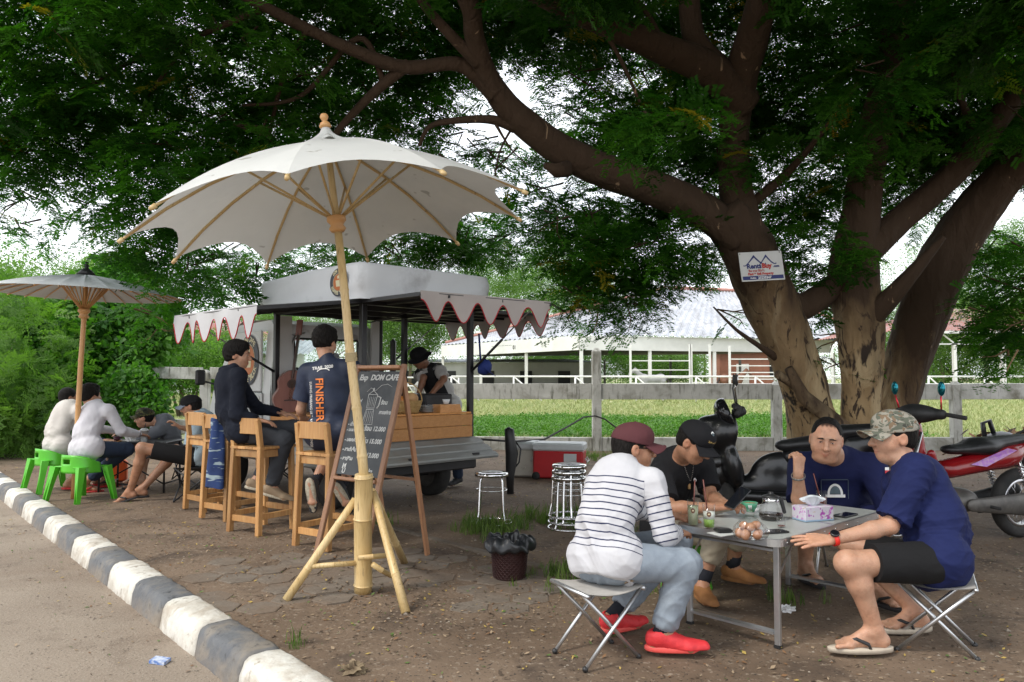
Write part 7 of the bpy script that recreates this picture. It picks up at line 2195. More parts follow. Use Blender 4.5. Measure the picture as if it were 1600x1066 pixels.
# ---------------------------------------------------------------- bar guests
NAVY_S = cloth('sports_shirt_navy', (.022, .03, .055), (.03, .04, .075), rough=.5, sc=8)
HOOD = cloth('black_navy_hoodie', (.011, .014, .025))
GREY_TR = cloth('dark_grey_trousers', (.05, .055, .065))
SNK = M('black_sneaker', (.02, .02, .022), None, rough=.7); SNS = M('sneaker_sole', (.5, .46, .36), (.36, .32, .24), 60, .8, detail=1)
p5 = person('young man in a navy running shirt on a bar stool, back to the camera', dict(
 hip=(-1.44, 6.14, .845), neck=(-1.485, 6.2, 1.435), az=78, head=at(508, 535, 6.26), haz=68, hp=-8, slump=.0,
 elL=at(470, 640, 6.3), wrL=at(474, 652, 6.52), elR=at(556, 632, 6.35), wrR=at(545, 640, 6.62),
 knR=(-1.22, 6.55, .80), knL=(-1.48, 6.6, .8), anR=at(532, 762, 6.33), anL=at(490, 758, 6.28), toR=(.5, .15, -.85), toL=(.12, .1, -1),
 skin=SKIN_B, hair='thick', shirt=NAVY_S, sleeve=.72, trousers=BLK_S, tlen=.8, shoe=SNK, sole=SNS, sock=SOCKM, bulk=1.0, hs=1.03, seed=13, wr=.005, hem=-.13, loose=.024, sw=1.1, face=0), .0085)
vv5 = ray(505, 620).normalized()
ORNG = M('print_orange', (.75, .2, .03), None, rough=.6)
X5 = V(0, 0, -1); Z5 = (Matrix.Rotation(R(90), 3, 'Z') @ V(0, 1, 0))
Z5 = V(1, 0, 0)
on_shirt(p5, 'FINISHER', .084, at(493, 590, 5.9) , V(.03, 0, -1).normalized(), V(1, 0, .03).normalized(), vv5, ORNG, .0016, 'lettering')
on_shirt(p5, 'LUANG PRABANG ULTIMATE CHALLENGE', .027, at(483, 596, 5.9), V(.03, 0, -1), V(1, 0, .03), vv5, PRINT_W, .0003, 'lettering')
on_shirt(p5, 'TRAIL 2020', .034, at(487, 577, 5.9), V(1, 0, .12), V(0, 0, 1), vv5, PRINT_W, .001, 'lettering')
g5 = geo_ring(.05, .024, .008, 0, PI); on_shirt(p5, '', 0, at(505, 579, 5.9), V(1, 0, .1), V(0, 0, 1), vv5, PRINT_W, geo=g5)
p6 = person('young man in a dark hoodie seated sideways on a bar stool', dict(
 hip=(-2.33, 6.68, .835), neck=(-2.42, 6.7, 1.375), az=22, head=at(371, 556, 6.7), haz=8, hp=-2, slump=.07,
 elR=at(370, 648, 6.5), wrR=at(402, 656, 6.55), elL=(-2.3, 6.95, 1.02), wrL=(-2.08, 6.95, .98),
 handR=((1, .1, -.2), (0, 0, 1), (0, 1, 0), 'relaxed'),
 knR=at(444, 688, 6.6), knL=(-1.95, 6.95, .84), anR=at(424, 762, 6.62), anL=at(398, 752, 6.9), toR=(.9, .1, -.25), toL=(.9, .1, -.2),
 skin=SKIN_B, hair='thick', shirt=HOOD, long=.95, trousers=GREY_TR, tlen=1.85, shoe=M('beige_shoe', (.3, .22, .14), None, rough=.8), sole=SNS, bulk=.98, seed=17, hem=-.1, loose=.022, vneck=0, hs=1.02), .0085)
s = SDF(); nk6 = p6['neck']; f6 = p6['f']
s.ell(nk6 - f6 * .065 + V(0, 0, -.005), (.07, .06, .045), None, .02); s.cone(nk6 - f6 * .02 + p6['rt'] * .06, nk6 - f6 * .02 - p6['rt'] * .06, .04, .04, .03); s.cone(nk6 + f6 * .05 + V(0, 0, -.02), nk6 + p6['rt'] * .07, .03, .035, .03)
Vs, Fs_ = s.mesh(.007); np_mesh('hood', wrinkle(Vs, vnormals(Vs, Fs_), .006, [], 3, .05, 1), Fs_, HOOD, p6['root'])
# ---------------------------------------------------------------- distant table
WSH = cloth('white_office_shirt', (.6, .59, .62), (.54, .53, .57)); WSH2 = cloth('cream_shirt', (.6, .57, .53), (.53, .5, .47))
GSH = cloth('grey_tshirt', (.15, .16, .18)); BSH = cloth('pale_blue_tshirt', (.36, .46, .52)); JEAN = cloth('dark_jeans', (.03, .045, .08)); KHK = cloth('olive_shorts', (.05, .055, .04))
REDS = M('red_rubber', (.5, .03, .03), None, rough=.7)
p7 = person('man in a cream shirt on the rear green chair, back to the camera', dict(
 hip=(-5.28, 8.98, .50), neck=(-5.2, 9.1, .985), az=55, head=at(107, 622, 9.15), haz=50, slump=.06,
 elL=(-5.3, 9.35, .72), wrL=(-5.1, 9.5, .66), elR=(-4.98, 9.0, .7), wrR=(-4.8, 9.2, .68), knR=(-4.9, 9.2, .5), knL=(-5.1, 9.4, .5), anR=(-4.85, 9.2, .09), anL=(-5.0, 9.35, .09), toR=(.7, .7, 0), toL=(.7, .7, 0),
 skin=SKIN_C, hair='short', shirt=WSH2, long=.9, trousers=JEAN, tlen=1.8, sandal=REDS, strap=REDS, bulk=.98, seed=19, hem=-.12, loose=.018, face=0, hs=.98), .01)
p8 = person('man with thick black hair in white shirt on the front green chair', dict(
 hip=(-4.58, 8.3, .52), neck=(-4.55, 8.48, 1.0), az=62, head=at(141, 619, 8.55), haz=55, slump=.05,
 elR=(-4.28, 8.45, .72), wrR=(-4.2, 8.7, .66), elL=(-4.78, 8.7, .74), wrL=(-4.5, 8.85, .68), knR=(-4.3, 8.62, .5), knL=(-4.5, 8.72, .5), anR=at(130, 757, 8.75), anL=at(108, 752, 8.95), toR=(.9, .25, 0), toL=(.9, .3, 0),
 skin=SKIN_A, hair='thick', shirt=WSH, long=.95, trousers=JEAN, tlen=1.75, sandal=REDS, strap=REDS, bulk=.98, seed=23, hem=-.12, loose=.02, sw=1.1, face=0, hs=1.02, wr=.008), .01)
p9 = person('youth in a grey t-shirt and dark camouflage cap leaning on the far table', dict(
 hip=(-4.2, 9.5, .40), neck=(-4.25, 9.32, .80), az=195, head=at(226, 654, 9.25), haz=190, hp=-4, slump=.05,
 elL=at(208, 696, 9.1), wrL=at(180, 690, 8.95), elR=(-4.45, 9.55, .62), wrR=(-4.7, 9.4, .62), knL=(-4.35, 9.1, .45), knR=(-4.5, 9.4, .45), anL=(-4.3, 9.0, .1), anR=(-4.5, 9.3, .1), toL=(-1, -.3, 0), toR=(-1, 0, 0),
 skin=SKIN_B, hair='short', cap=dict(m=CAMO2, tilt=4), shirt=GSH, sleeve=.8, trousers=KHK, tlen=.9, sandal=DKSOLE, bulk=.98, seed=29, hs=.98), .01)
p10 = person('man in a pale blue t-shirt and black cap sitting cross-legged on a black camp chair', dict(
 hip=(-3.32, 8.25, .42), neck=(-3.36, 8.4, .90), az=188, head=at(299, 636, 8.4), haz=186, hp=-10, slump=.04,
 elL=at(292, 712, 8.1), wrL=at(264, 698, 8.05), elR=(-3.5, 8.65, .7), wrR=at(282, 668, 8.5),
 handL=((-.9, 0, .15), (0, -.3, 1), (0, .8, .4), 'relaxed'), handR=((-.7, 0, .6), (.5, .2, .7), (0, -1, .2), 'grip'),
 knL=at(222, 700, 7.98), anL=at(203, 768, 8.1), toL=(-.93, 0, -.3), knR=(-3.72, 8.55, .5), anR=at(222, 764, 8.35), toR=(-1, 0, 0),
 skin=SKIN_A, hair='short', cap=dict(m=BLK_S, b=cloth('grey_visor', (.22, .25, .3)), tilt=0), shirt=BSH, sleeve=.75, trousers=BLK_S, tlen=.8, sandal=DKSOLE, bulk=1.02, seed=31), .009)
p11 = person('barista in a black bucket hat and white t-shirt with a dark apron behind the counter', dict(
 hip=(-.78, 9.3, .94), neck=(-1.0, 9.12, 1.43), az=235, head=at(656, 560, 9.05), haz=222, hp=-28, slump=.04,
 elR=at(662, 590, 9.0), wrR=(-1.1, 8.95, 1.06), elL=at(694, 592, 8.95), wrL=(-.95, 8.8, 1.08),
 knR=(-.85, 9.25, .5), knL=(-.65, 9.2, .5), anR=(-.85, 9.35, .09), anL=(-.65, 9.3, .09), toR=(-.6, -.8, 0), toL=(-.5, -.85, 0),
 skin=SKIN_C, hair='short', cap=dict(m=BLK_T, brim=2, tilt=0), shirt=cloth('white_tshirt', (.58, .57, .55)), sleeve=.8, trousers=JEAN, tlen=1.9, shoe=SNK, sole=SNS, bulk=.98, seed=37), .01)
APR = cloth('apron_black', (.02, .02, .022))
rt, ff, tt, nk_, hp_ = p11['rt'], p11['f'], p11['t'], p11['neck'], p11['hip']
ap = thing('apron', 'black apron with wide shoulder straps worn by the barista', 'apron', tuple(hp_))
g = MB(); g.grid(lambda u, v: tuple(hp_.lerp(nk_, .95 * v) + ff * (.155 - .02 * v) * math.cos((u - .5) * 2.4) + rt * .17 * math.sin((u - .5) * 2.4)), 14, 12); g.build('bib', APR, ap, True)
for s_ in (-1, 1):
 pts_ = [nk_ + ff * .13 + rt * s_ * .1 - tt * .1, nk_ + ff * .09 + rt * s_ * .1 + tt * .012, nk_ + rt * s_ * .105 + tt * .028, nk_ - ff * .1 + rt * s_ * .09 - tt * .03, nk_ - ff * .155 + rt * s_ * .05 - tt * .2, nk_ - ff * .16 - tt * .3]
 g = MB()
 for i in range(5): g.bar(pts_[i], pts_[i + 1], .075, .012, ff if i in (1, 2) else rt.cross(pts_[i + 1] - pts_[i]))
 g.build('strap', APR, ap, True)
# ================================================================== folding table with its drinks
ALU = M('brushed_aluminium', (.6, .61, .62), (.5, .51, .52), 14, .35, .9, rvar=.1)
TOPM = M('table_top_laminate', (.42, .44, .42), (.37, .39, .37), 2, .35, extra=lambda m, n, l, b, v: spots(n, l, b, v, 9, .6, .8, (.3, .3, .28), 5))
TZ = .525
K = gp(1217, 846, TZ); tu = V(.735, .678, 0); tv = V(-.678, .735, 0)
TL, TW = 1.2, .6
def TP(a, b, z=0): return V(K.x, K.y, TZ + z) + tu * a + tv * b
ft = thing('folding_table', 'silver folding camping table crowded with drinks in front of four men', 'table', tuple(TP(.6, .3, -TZ)))
TMx = Matrix((tu, tv, V(0, 0, 1))).transposed()
def rrect(x0, y0, x1, y1, r, n=6, which=(1, 1, 1, 1)):
 P_ = []
 for (cx_, cy_, a0, wq) in ((x1 - r, y0 + r, -PI / 2, which[0]), (x1 - r, y1 - r, 0, which[1]), (x0 + r, y1 - r, PI / 2, which[2]), (x0 + r, y0 + r, PI, which[3])):
  if wq: P_ += [(cx_ + r * math.cos(a0 + PI / 2 * k / n), cy_ + r * math.sin(a0 + PI / 2 * k / n)) for k in range(n + 1)]
  else: P_.append((cx_ + (r if cx_ > (x0 + x1) / 2 else -r), cy_ + (r if cy_ > (y0 + y1) / 2 else -r)))
 return P_
for k in (0, 1):
 x0, x1 = (0, TL / 2 - .002) if k == 0 else (TL / 2 + .002, TL)
 wh = (0, 0, 1, 1) if k == 0 else (1, 1, 0, 0)
 MB().prism(rrect(x0 + .012, .012, x1 - .004, TW - .012, .05, which=wh), .012, TMx, TP(0, 0, -.012)).build('table_panel', TOPM, ft, True)
 outer = rrect(x0, 0, x1, TW, .062, which=wh); inner = rrect(x0 + .013, .013, x1 - .006, TW - .013, .05, which=wh)
 n_ = len(outer); g = MB(); vs = [TP(x, y, z) for z in (-.034, .0015) for x, y in outer] + [TP(x, y, z) for z in (.0015, -.034) for x, y in inner]
 fs = []
 for q in range(4):
  a, b = q * n_, ((q + 1) % 4) * n_
  fs += [(a + i, a + (i + 1) % n_, b + (i + 1) % n_, b + i) for i in range(n_)]
 g.add(vs, fs); g.build('table_rim', ALU, ft, True)
for (a, b) in ((.07, .05), (.07, TW - .05), (TL - .07, .05), (TL - .07, TW - .05)):
 MB().bar(TP(a, b, -.034), TP(a + (.0 if a < .5 else 0), b, -TZ + .012), .03, .022, tu, bev=.003).build('leg', ALU, ft, True)
 MB().bar(TP(a, b, -TZ), TP(a, b, -TZ + .012), .034, .026, tu).build('leg_foot', BLACK_PLASTIC, ft, True)
 e = .3 if a < .5 else -.3
 MB().bar(TP(a, b, -.2), TP(a + e * .6, b, -.03), .012, .006, tv).build('leg_strut', ALU, ft, True)
for a in (.07, TL - .07): MB().bar(TP(a, .065, -TZ + .07), TP(a, TW - .065, -TZ + .07), .012, .045, tu).build('cross_bar', ALU, ft, True); MB().bar(TP(a, .065, -.06), TP(a, TW - .065, -.06), .012, .04, tu).build('cross_bar', ALU, ft, True)
for x in [.08 + .13 * k for k in range(9)]: MB().ball(TP(x, -.001, -.018), .004, 8, 5).build('rivet', CHROME, ft, True)
def on_t(px, py): 
 p = gp(px, py, TZ + .0015); return V(p.x, p.y, TZ + .0015)
def drink(name, label, px, py, r0, r1, h, fill, fm, cat='drink', straw=None, logo=True, layer=None, group=None):
 p = on_t(px, py); t = thing(name, label, cat, tuple(p), group=group)
 MB().lathe([(0, .001), (r0, .001), (r0 + .001, .008), (r1, h), (r1 - .0018, h), (r0 - .001, .01), (0, .009)], n=28).build('glass', GLASS_C, t)
 rf = r0 + (r1 - r0) * fill
 MB().lathe([(0, .0095), (r0 - .002, .0095), (rf - .002, h * fill), (0, h * fill)], n=24).build('liquid', fm, t)
 if layer:
  m_, f2 = layer; MB().lathe([(0, h * fill), (rf - .002, h * fill), (r0 + (r1 - r0) * f2 - .002, h * f2), (.0, h * f2 + .004)], n=24).build('foam', m_, t)
 if logo:
  q = V(0, 0, h * .62); a = math.atan2(-p.y, -p.x)
  g = MB(); vs = []; rr_ = r0 + (r1 - r0) * .62 + .0008
  for i in range(20): vs.append((rr_ * math.cos(a + .36 * math.cos(i * PI / 10)), rr_ * math.sin(a + .36 * math.cos(i * PI / 10)), h * .62 + .014 * math.sin(i * PI / 10)))
  g.add(vs, [tuple(range(20))]); lg = g.build('emblem', LOGO_BR, t)
  vs = [(v_[0] * 1.01 * 1, v_[1] * 1.01, h * .62 + (v_[2] - h * .62) * .45) for v_ in vs]
  g = MB(); cc = Vector((rr_ * 1.012 * math.cos(a), rr_ * 1.012 * math.sin(a), h * .62)); g.add([cc + (Vector(v_) - cc) * .5 for v_ in vs], [tuple(range(20))]); g.build('emblem', LOGO_C, t)
 if straw: MB().tube([(0, 0, .02), (straw[0], straw[1], straw[2])], .0035, 8).build('straw', M('brown_straw', (.14, .035, .025), None, rough=.4), t)
 return t
LIME = M('lime_drink', (.42, .46, .3), (.35, .4, .22), 20, .4); MATCHA = M('matcha', (.2, .36, .05), (.25, .42, .08), 20, .5); MILK = M('milk_foam', (.75, .76, .72), (.6, .66, .55), 30, .6); TEAD = M('iced_tea', (.12, .02, .01), (.2, .04, .02), 20, .3)
COFFEE = M('black_coffee', (.012, .006, .004), None, rough=.15)
drink('shot_glass', 'tiny glass of cloudy syrup at the left end of the table', 1059, 815, .018, .021, .055, .6, M('syrup', (.5, .45, .33), None, rough=.4), 'glass', logo=False)
drink('tall_glass', 'tall glass of pale lime drink with brown emblem and straw', 1083, 822, .026, .031, .135, .78, LIME, straw=(.012, .0, .24))
drink('tall_glass', 'tall glass of matcha with a white milk layer', 1108, 826, .027, .033, .125, .4, MATCHA, straw=(-.03, -.01, .25), layer=(MILK, .68))
drink('water_glass', 'low clear glass next to the flat dark phone', 1221, 824, .02, .024, .05, .15, TEAD, 'glass', logo=False)
drink('tea_glass', 'glass of dark red iced tea behind the tissue box', 1284, 793, .028, .033, .1, .6, TEAD, straw=(-.045, 0, .2), logo=False)
p = on_t(1172, 800)
GREENC = M('green_glaze', (.1, .38, .22), (.08, .3, .18), 12, .2)
cp = thing('coffee_cup', 'green glazed cup of coffee with a white motif', 'cup', tuple(p))
MB().lathe([(0, 0), (.022, 0), (.024, .005), (.038, .03), (.045, .055), (.042, .056), (.036, .032), (0, .03)], n=28).build('cup', GREENC, cp)
MB().lathe([(0, .048), (.041, .049)], n=24).build('coffee', M('latte', (.4, .2, .08), None, rough=.4), cp)
MB().tube([(-.04, 0, .048), (-.06, 0, .05), (-.066, 0, .035), (-.055, 0, .022), (-.036, 0, .02)], .0045, 8).build('handle', GREENC, cp)
g = MB(); a = math.atan2(-p.y, -p.x)
for k in range(4): g.tube([(.0415 * math.cos(a + .1 * k - .1), .0415 * math.sin(a + .1 * k - .1), .02 + .0), (.0455 * math.cos(a + .13 * k - .2), .0455 * math.sin(a + .13 * k - .2), .045)], .002, 5)
g.build('motif', CERAM, cp)
p = on_t(1205, 812)
cf = thing('coffee_pot', 'round glass coffee pot half full of black coffee', 'coffee pot', tuple(p))
MB().lathe([(0, 0), (.055, 0), (.066, .02), (.066, .04), (.055, .075), (.042, .1), (.04, .112), (.046, .122), (.044, .122), (.038, .112), (.04, .1), (.053, .075), (.064, .04), (.063, .022), (0, .003)], n=36).build('glass_body', GLASS_C, cf)
MB().lathe([(0, .004), (.054, .004), (.063, .022), (.0625, .034), (0, .034)], n=32).build('coffee', COFFEE, cf)
MB().lathe([(.041, .098), (.043, .1), (.043, .112), (.041, .113)], n=32).build('collar', CHROME, cf)
MB().lathe([(0, .126), (.03, .126), (.046, .12), (.046, .128), (.02, .136), (.012, .142), (.012, .15), (0, .152)], n=28).build('lid', BLACK_PLASTIC, cf)
MB().bar((.052, -.01, .115), (.07, -.012, .035), .02, .014, (0, 1, 0), bev=.004).build('handle', BLACK_PLASTIC, cf)
MB().bar((.03, -.006, .118), (.056, -.01, .113), .018, .012, (0, 1, 0)).build('handle_top', BLACK_PLASTIC, cf)
p = on_t(1270, 812)
def floral(m, n, l, b, vec):
 spots(n, l, b, vec, 22, .58, .62, (.42, .08, .42), 3); spots(n, l, b, vec, 50, .62, .66, (.6, .3, .6), 2); spots(n, l, b, mapped(n, l, vec, (1, 1, 2)), 18, .66, .69, (.5, .35, .15), 2)
FLOR = M('floral_carton', (.62, .58, .66), (.66, .64, .68), 8, .5, extra=floral)
tb = thing('tissue_box', 'white tissue box printed with purple blossoms', 'tissue box', tuple(p), R(18))
MB().box((0, 0, .042), (.185, .11, .07), bev=.003).build('carton', FLOR, tb)
MB().box((0, 0, .005), (.187, .112, .01), bev=.002).build('carton_base', M('carton_blue', (.3, .42, .55), None, rough=.5), tb)
g = MB()
def tis(u, v):
 a = 2 * PI * u; w = v
 r = (.014 + .05 * w ** .8) * (1 + .25 * math.sin(3 * a + 1) * w)
 return (r * 1.15 * math.cos(a), r * .45 * math.sin(a) + .004 * math.sin(9 * a), .076 + .042 * w - .012 * w * math.cos(2 * a + .5) * (1 if w > .5 else 0))
g.grid(tis, 40, 8); g.build('tissue', M('soft_tissue', (.72, .76, .78), None, rough=.9), tb)
PH = M('phone_glass', (.008, .009, .012), None, rough=.08)
def phone(label, c, rz, w=.075, l=.155, rot=None, m=PH):
 t = thing('phone', label, 'phone', tuple(c), rz, rot=rot)
 MB().box((0, 0, .0045), (w, l, .008), bev=.003).build('case', BLACK_PLASTIC, t); MB().box((0, 0, .0088), (w * .93, l * .95, .0008)).build('screen', m, t); return t
phone('dark phone lying beside the tissue box near the far end', on_t(1321, 806), R(-50))
phone('dark phone lying under the low clear glass', on_t(1206, 832), R(-75))
hp_ = p2['root']
ph = phone('phone held by the man in the black polo', at(1153, 779, 4.26), 0, rot=(R(40), R(10), R(-60)))
o = MB().box(tuple(on_t(1132, 834) + V(0, 0, .002)), (.14, .1, .003), Euler((0, 0, .5))).build('paper_napkin', M('napkin', (.55, .57, .55), None, rough=.9)); tag(o, 'pale paper napkin under the black wallet', 'napkin')
o = MB().box(tuple(on_t(1130, 833) + V(0, 0, .014)), (.085, .06, .02), Euler((0, .05, .2)), bev=.008).build('wallet', M('black_leather', (.012, .012, .013), (.02, .02, .02), 40, .35, bump=.3)); tag(o, 'small black pouch lying on the paper napkin', 'pouch')
o = MB().box(tuple(on_t(1072, 800) + V(0, 0, .004)), (.2, .14, .006), Euler((0, .02, .7))).build('folded_cloth', M('white_cloth', (.6, .6, .6), (.5, .5, .5), 12, .9, bump=.4)); tag(o, 'folded white cloth at the left corner of the table', 'cloth')
p = on_t(1172, 842)
EGG = M('brown_egg', (.5, .27, .16), (.42, .2, .11), 10, .45); FILM = glass_mat('plastic_film', (.93, .93, .93), .12, .5)
eb = thing('egg_bag', 'clear plastic bag of brown eggs tied on the table', 'plastic bag', tuple(p))
def bagfn(u, v):
 a = 2 * PI * u; pr = [(.01, .001), (.075, .002), (.082, .03), (.072, .06), (.045, .088), (.016, .104), (.024, .125), (.04, .14)]
 x = v * (len(pr) - 1); i = min(int(x), len(pr) - 2); f_ = x - i; r = pr[i][0] * (1 - f_) + pr[i + 1][0] * f_; z = pr[i][1] * (1 - f_) + pr[i + 1][1] * f_
 r *= 1 + (.09 * math.sin(5 * a + 9 * v) + .07 * math.sin(11 * a - 5 * v)) * min(1, v * 3)
 return (r * math.cos(a), r * math.sin(a) * .85, z + .004 * math.sin(7 * a) * (v > .85))
g = MB(); g.grid(bagfn, 60, 24); g.build('film', FILM, eb)
for i, (x, y, z) in enumerate(((-.03, -.025, .024), (.025, -.03, .024), (.045, .015, .025), (-.01, .025, .024), (-.045, .02, .024), (.0, -.01, .058), (.03, .01, .062), (-.025, .012, .06))):
 MB().ball((x, y, z), (.0215, .0215, .026), 12, 9, Euler((i, i * .7, 0)).to_matrix()).build('egg', EGG, eb)
def bangle(name, label, cat, c, d, r, m, th=.006, w=2.2, par=None):
 d = Vector(d).normalized(); x = d.orthogonal().normalized(); y = d.cross(x)
 g = MB(); pts_ = [Vector(c) + (x * math.cos(a) + y * math.sin(a)) * r for a in [2 * PI * k / 24 for k in range(24)]]
 vs = []
 for p_ in pts_:
  o_ = (p_ - Vector(c)).normalized(); vs += [p_ - d * th * w, p_ - d * th * w + o_ * th * .6, p_ + d * th * w + o_ * th * .6, p_ + d * th * w]
 fs = [(4 * i + q, 4 * ((i + 1) % 24) + q, 4 * ((i + 1) % 24) + (q + 1) % 4, 4 * i + (q + 1) % 4) for i in range(24) for q in range(4)]
 g.add(vs, fs, True); return g, x, y
a_, b_ = at(1300, 843, 3.70), at(1390, 822, 3.72); dv = (b_ - a_).normalized(); c = a_ + dv * .012
wt = thing('wristwatch', 'black round smartwatch on a red strap, left wrist of the man in black shorts', 'watch', tuple(c))
g, x, y = bangle('', '', '', c, dv, .03, None, .006, 1.8); g.build('strap', M('red_strap', (.75, .03, .02), None, rough=.5), wt, True)
up_ = (V(0, -.5, .85) - dv * V(0, -.5, .85).dot(dv)).normalized()
rt_ = Matrix((dv, up_.cross(dv), up_)).transposed()
MB().lathe([(0, .0), (.021, .0), (.022, .006), (.019, .01), (0, .01)], c + up_ * .031, 24, rt_).build('watch_case', BLACK_METAL, wt, True); MB().lathe([(0, .0102), (.017, .0102)], c + up_ * .031, 24, rt_).build('watch_glass', PH, wt, True)
a_, b_ = at(1247, 741, 4.6), at(1250, 794, 4.72); dv = (b_ - a_).normalized(); c = a_ + dv * .015
g, x, y = bangle('', '', '', c, dv, .037, None, .006, 1.0); o = g.build('bracelet', BEAD); tag(o, 'dark bead bracelet on the raised right wrist of the balding man', 'bracelet')
a_, b_ = at(1380, 838, 4.42), at(1402, 806, 4.6); dv = (b_ - a_).normalized(); c = a_ + dv * .02
wt = thing('wristwatch', 'silver watch on the lowered left wrist of the balding man', 'watch', tuple(c)); g, x, y = bangle('', '', '', c, dv, .036, None, .006, 1.2); g.build('strap', STEEL, wt, True)
MB().ball(c + V(-.02, -.03, .01), (.016, .012, .016)).build('watch_case', CHROME, wt, True)
# ------------------------------------------------------------------ camp stools with crossed legs
SEATC = M('stool_canvas', (.45, .43, .4), (.38, .36, .33), 14, .85)
def cross_stool(label, c, ang, m=SEATC, h=.33, hs_=.15, hd=.13):
 t = thing('camp_stool', label, 'stool', tuple(c), R(ang), 'crossed-leg camp stools')
 for sy in (-1, 1):
  MB().tube([(-hs_, sy * hd, .006), (hs_, sy * (hd + .004), h)], .0095, 10).build('leg', ALU, t); MB().tube([(hs_, sy * (hd - .022), .006), (-hs_, sy * (hd - .02), h)], .0095, 10).build('leg', ALU, t)
  MB().ball((0, sy * (hd - .008), h / 2), .008, 8, 6).build('pivot', CHROME, t)
  for sx, off in ((-1, 0), (1, -.022)): MB().ball((sx * hs_, sy * (hd + off), .008), .014, 8, 6).build('foot_cap', BLACK_PLASTIC, t)
 for sx in (-1, 1): MB().tube([(sx * hs_, -hd - .03, h), (sx * hs_, hd + .03, h)], .01, 10).build('seat_bar', ALU, t)
 g = MB(); g.grid(lambda u, v: (-hs_ + 2 * hs_ * u, -hd - .025 + (2 * hd + .05) * v, h + .011 - .022 * math.sin(PI * u)), 12, 4); g.grid(lambda u, v: (hs_ - 2 * hs_ * u, -hd - .025 + (2 * hd + .05) * v, h + .008 - .022 * math.sin(PI * u)), 12, 4); g.build('seat', m, t)
 return t
cross_stool('folding stool with crossed steel legs under the man in the striped shirt', (.40, 3.655, 0), 28, hs_=.155)
cross_stool('folding stool with crossed steel legs under the man in the camouflage cap', (2.04, 3.76, 0), -28, hs_=.165)
cross_stool('folding stool hidden behind the table under the balding man', (2.18, 5.16, 0), 60)
# ------------------------------------------------------------------ green plastic chairs
GRN = M('green_plastic', (.1, .5, .03), (.08, .42, .02), 4, .35, bump=.03)
def shell(name, fn, nu, nv_, m, par, th=.008, skip=None):
 g = MB(); vs = [fn(i / nu, j / nv_) for i in range(nu + 1) for j in range(nv_ + 1)]
 fs = [(i * (nv_ + 1) + j, (i + 1) * (nv_ + 1) + j, (i + 1) * (nv_ + 1) + j + 1, i * (nv_ + 1) + j + 1) for i in range(nu) for j in range(nv_) if not (skip and skip((i + .5) / nu, (j + .5) / nv_))]
 g.add(vs, fs, True); o = g.build(name, m, par); md = o.modifiers.new('thickness', 'SOLIDIFY'); md.thickness = th; md.offset = 0
 return o
def plastic_chair(label, loc, rz, top=.49):
 t = thing('plastic_chair', label, 'chair', loc, rz, 'green plastic chairs')
 def bf(u, v):   # the back wraps round three sides; v 0 bottom .. 1 top
  a = (u - .5) * 3.6; w = .215 - .02 * v
  x = w * math.sin(a) if abs(a) < PI / 2 else math.copysign(w, a); y = -.17 * math.cos(a) if abs(a) < PI / 2 else (abs(a) - PI / 2) * .33
  tz = top - .09 * (abs(u - .5) * 2) ** 3
  return (x, y, .30 + (tz - .30) * v)
 shell('backrest', bf, 40, 8, GRN, t, .012, lambda u, v: abs(u - .5) < .085 and .55 < v < .8)
 shell('seat', lambda u, v: ((u - .5) * .40, -.16 + v * .34, .36 - .012 * math.sin(PI * u) * math.sin(PI * v)), 10, 10, GRN, t, .01)
 for sx in (-1, 1):
  for sy in (-1, 1):
   g = MB()
   g.tube([(sx * .2, sy * .15, .36), (sx * .225, sy * .185, .18), (sx * .25, sy * .215, .0)], [.05, .038, .03], 4, smooth=False); g.tube([(sx * .2, sy * .15 - .035, .3), (sx * .25, sy * .215 - .03, .01)], .008, 6)
   g.build('leg', GRN, t)
 return t
plastic_chair('front green plastic chair with a handle slot, under the man with thick black hair', (-4.58, 8.22, 0), R(-25))
plastic_chair('rear green plastic chair farther left, under the man in the cream shirt', (-5.3, 8.92, 0), R(-40))
gs = thing('green_stool', 'low green plastic stool under the man in the black polo', 'stool', (1.0, 4.86, 0), .4)
MB().box((0, 0, .27), (.3, .3, .02), bev=.01).build('seat', GRN, gs); MB().box((0, 0, .235), (.29, .29, .05)).build('rim', GRN, gs)
for sx in (-1, 1):
 for sy in (-1, 1): MB().bar((sx * .12, sy * .12, .22), (sx * .155, sy * .155, 0), .05, .05).build('leg', GRN, gs)
# ------------------------------------------------------------------ the far table and camp chairs
lt = thing('black_camp_table', 'low black folding table under the small umbrella', 'table', (-4.3, 8.95, 0))
MB().box((-0, 0, .56), (.8, .5, .02), bev=.006).build('table_top', BLACK_PLASTIC, lt)
for sx in (-1, 1):
 for sy in (-1, 1): MB().tube([(sx * .36, sy * .2, .55), (sx * .37, sy * .21, 0)], .012, 8).build('leg', BLACK_METAL, lt)
 MB().tube([(sx * .36, -.2, .1), (sx * .36, .2, .1)], .008, 6).build('stretcher', BLACK_METAL, lt)
MB().tube([(-.36, -.2, .5), (.36, -.2, .1)], .008, 6).build('brace', BLACK_METAL, lt); MB().tube([(.36, -.2, .5), (-.36, -.2, .1)], .008, 6).build('brace', BLACK_METAL, lt)
def ft_(x, y): return V(-4.3 + x, 8.95 + y, .5705)
PURP = M('berry_drink', (.08, .02, .05), None, rough=.3)
CLEARP = M('white_plastic_cup', (.55, .58, .58), None, rough=.4)
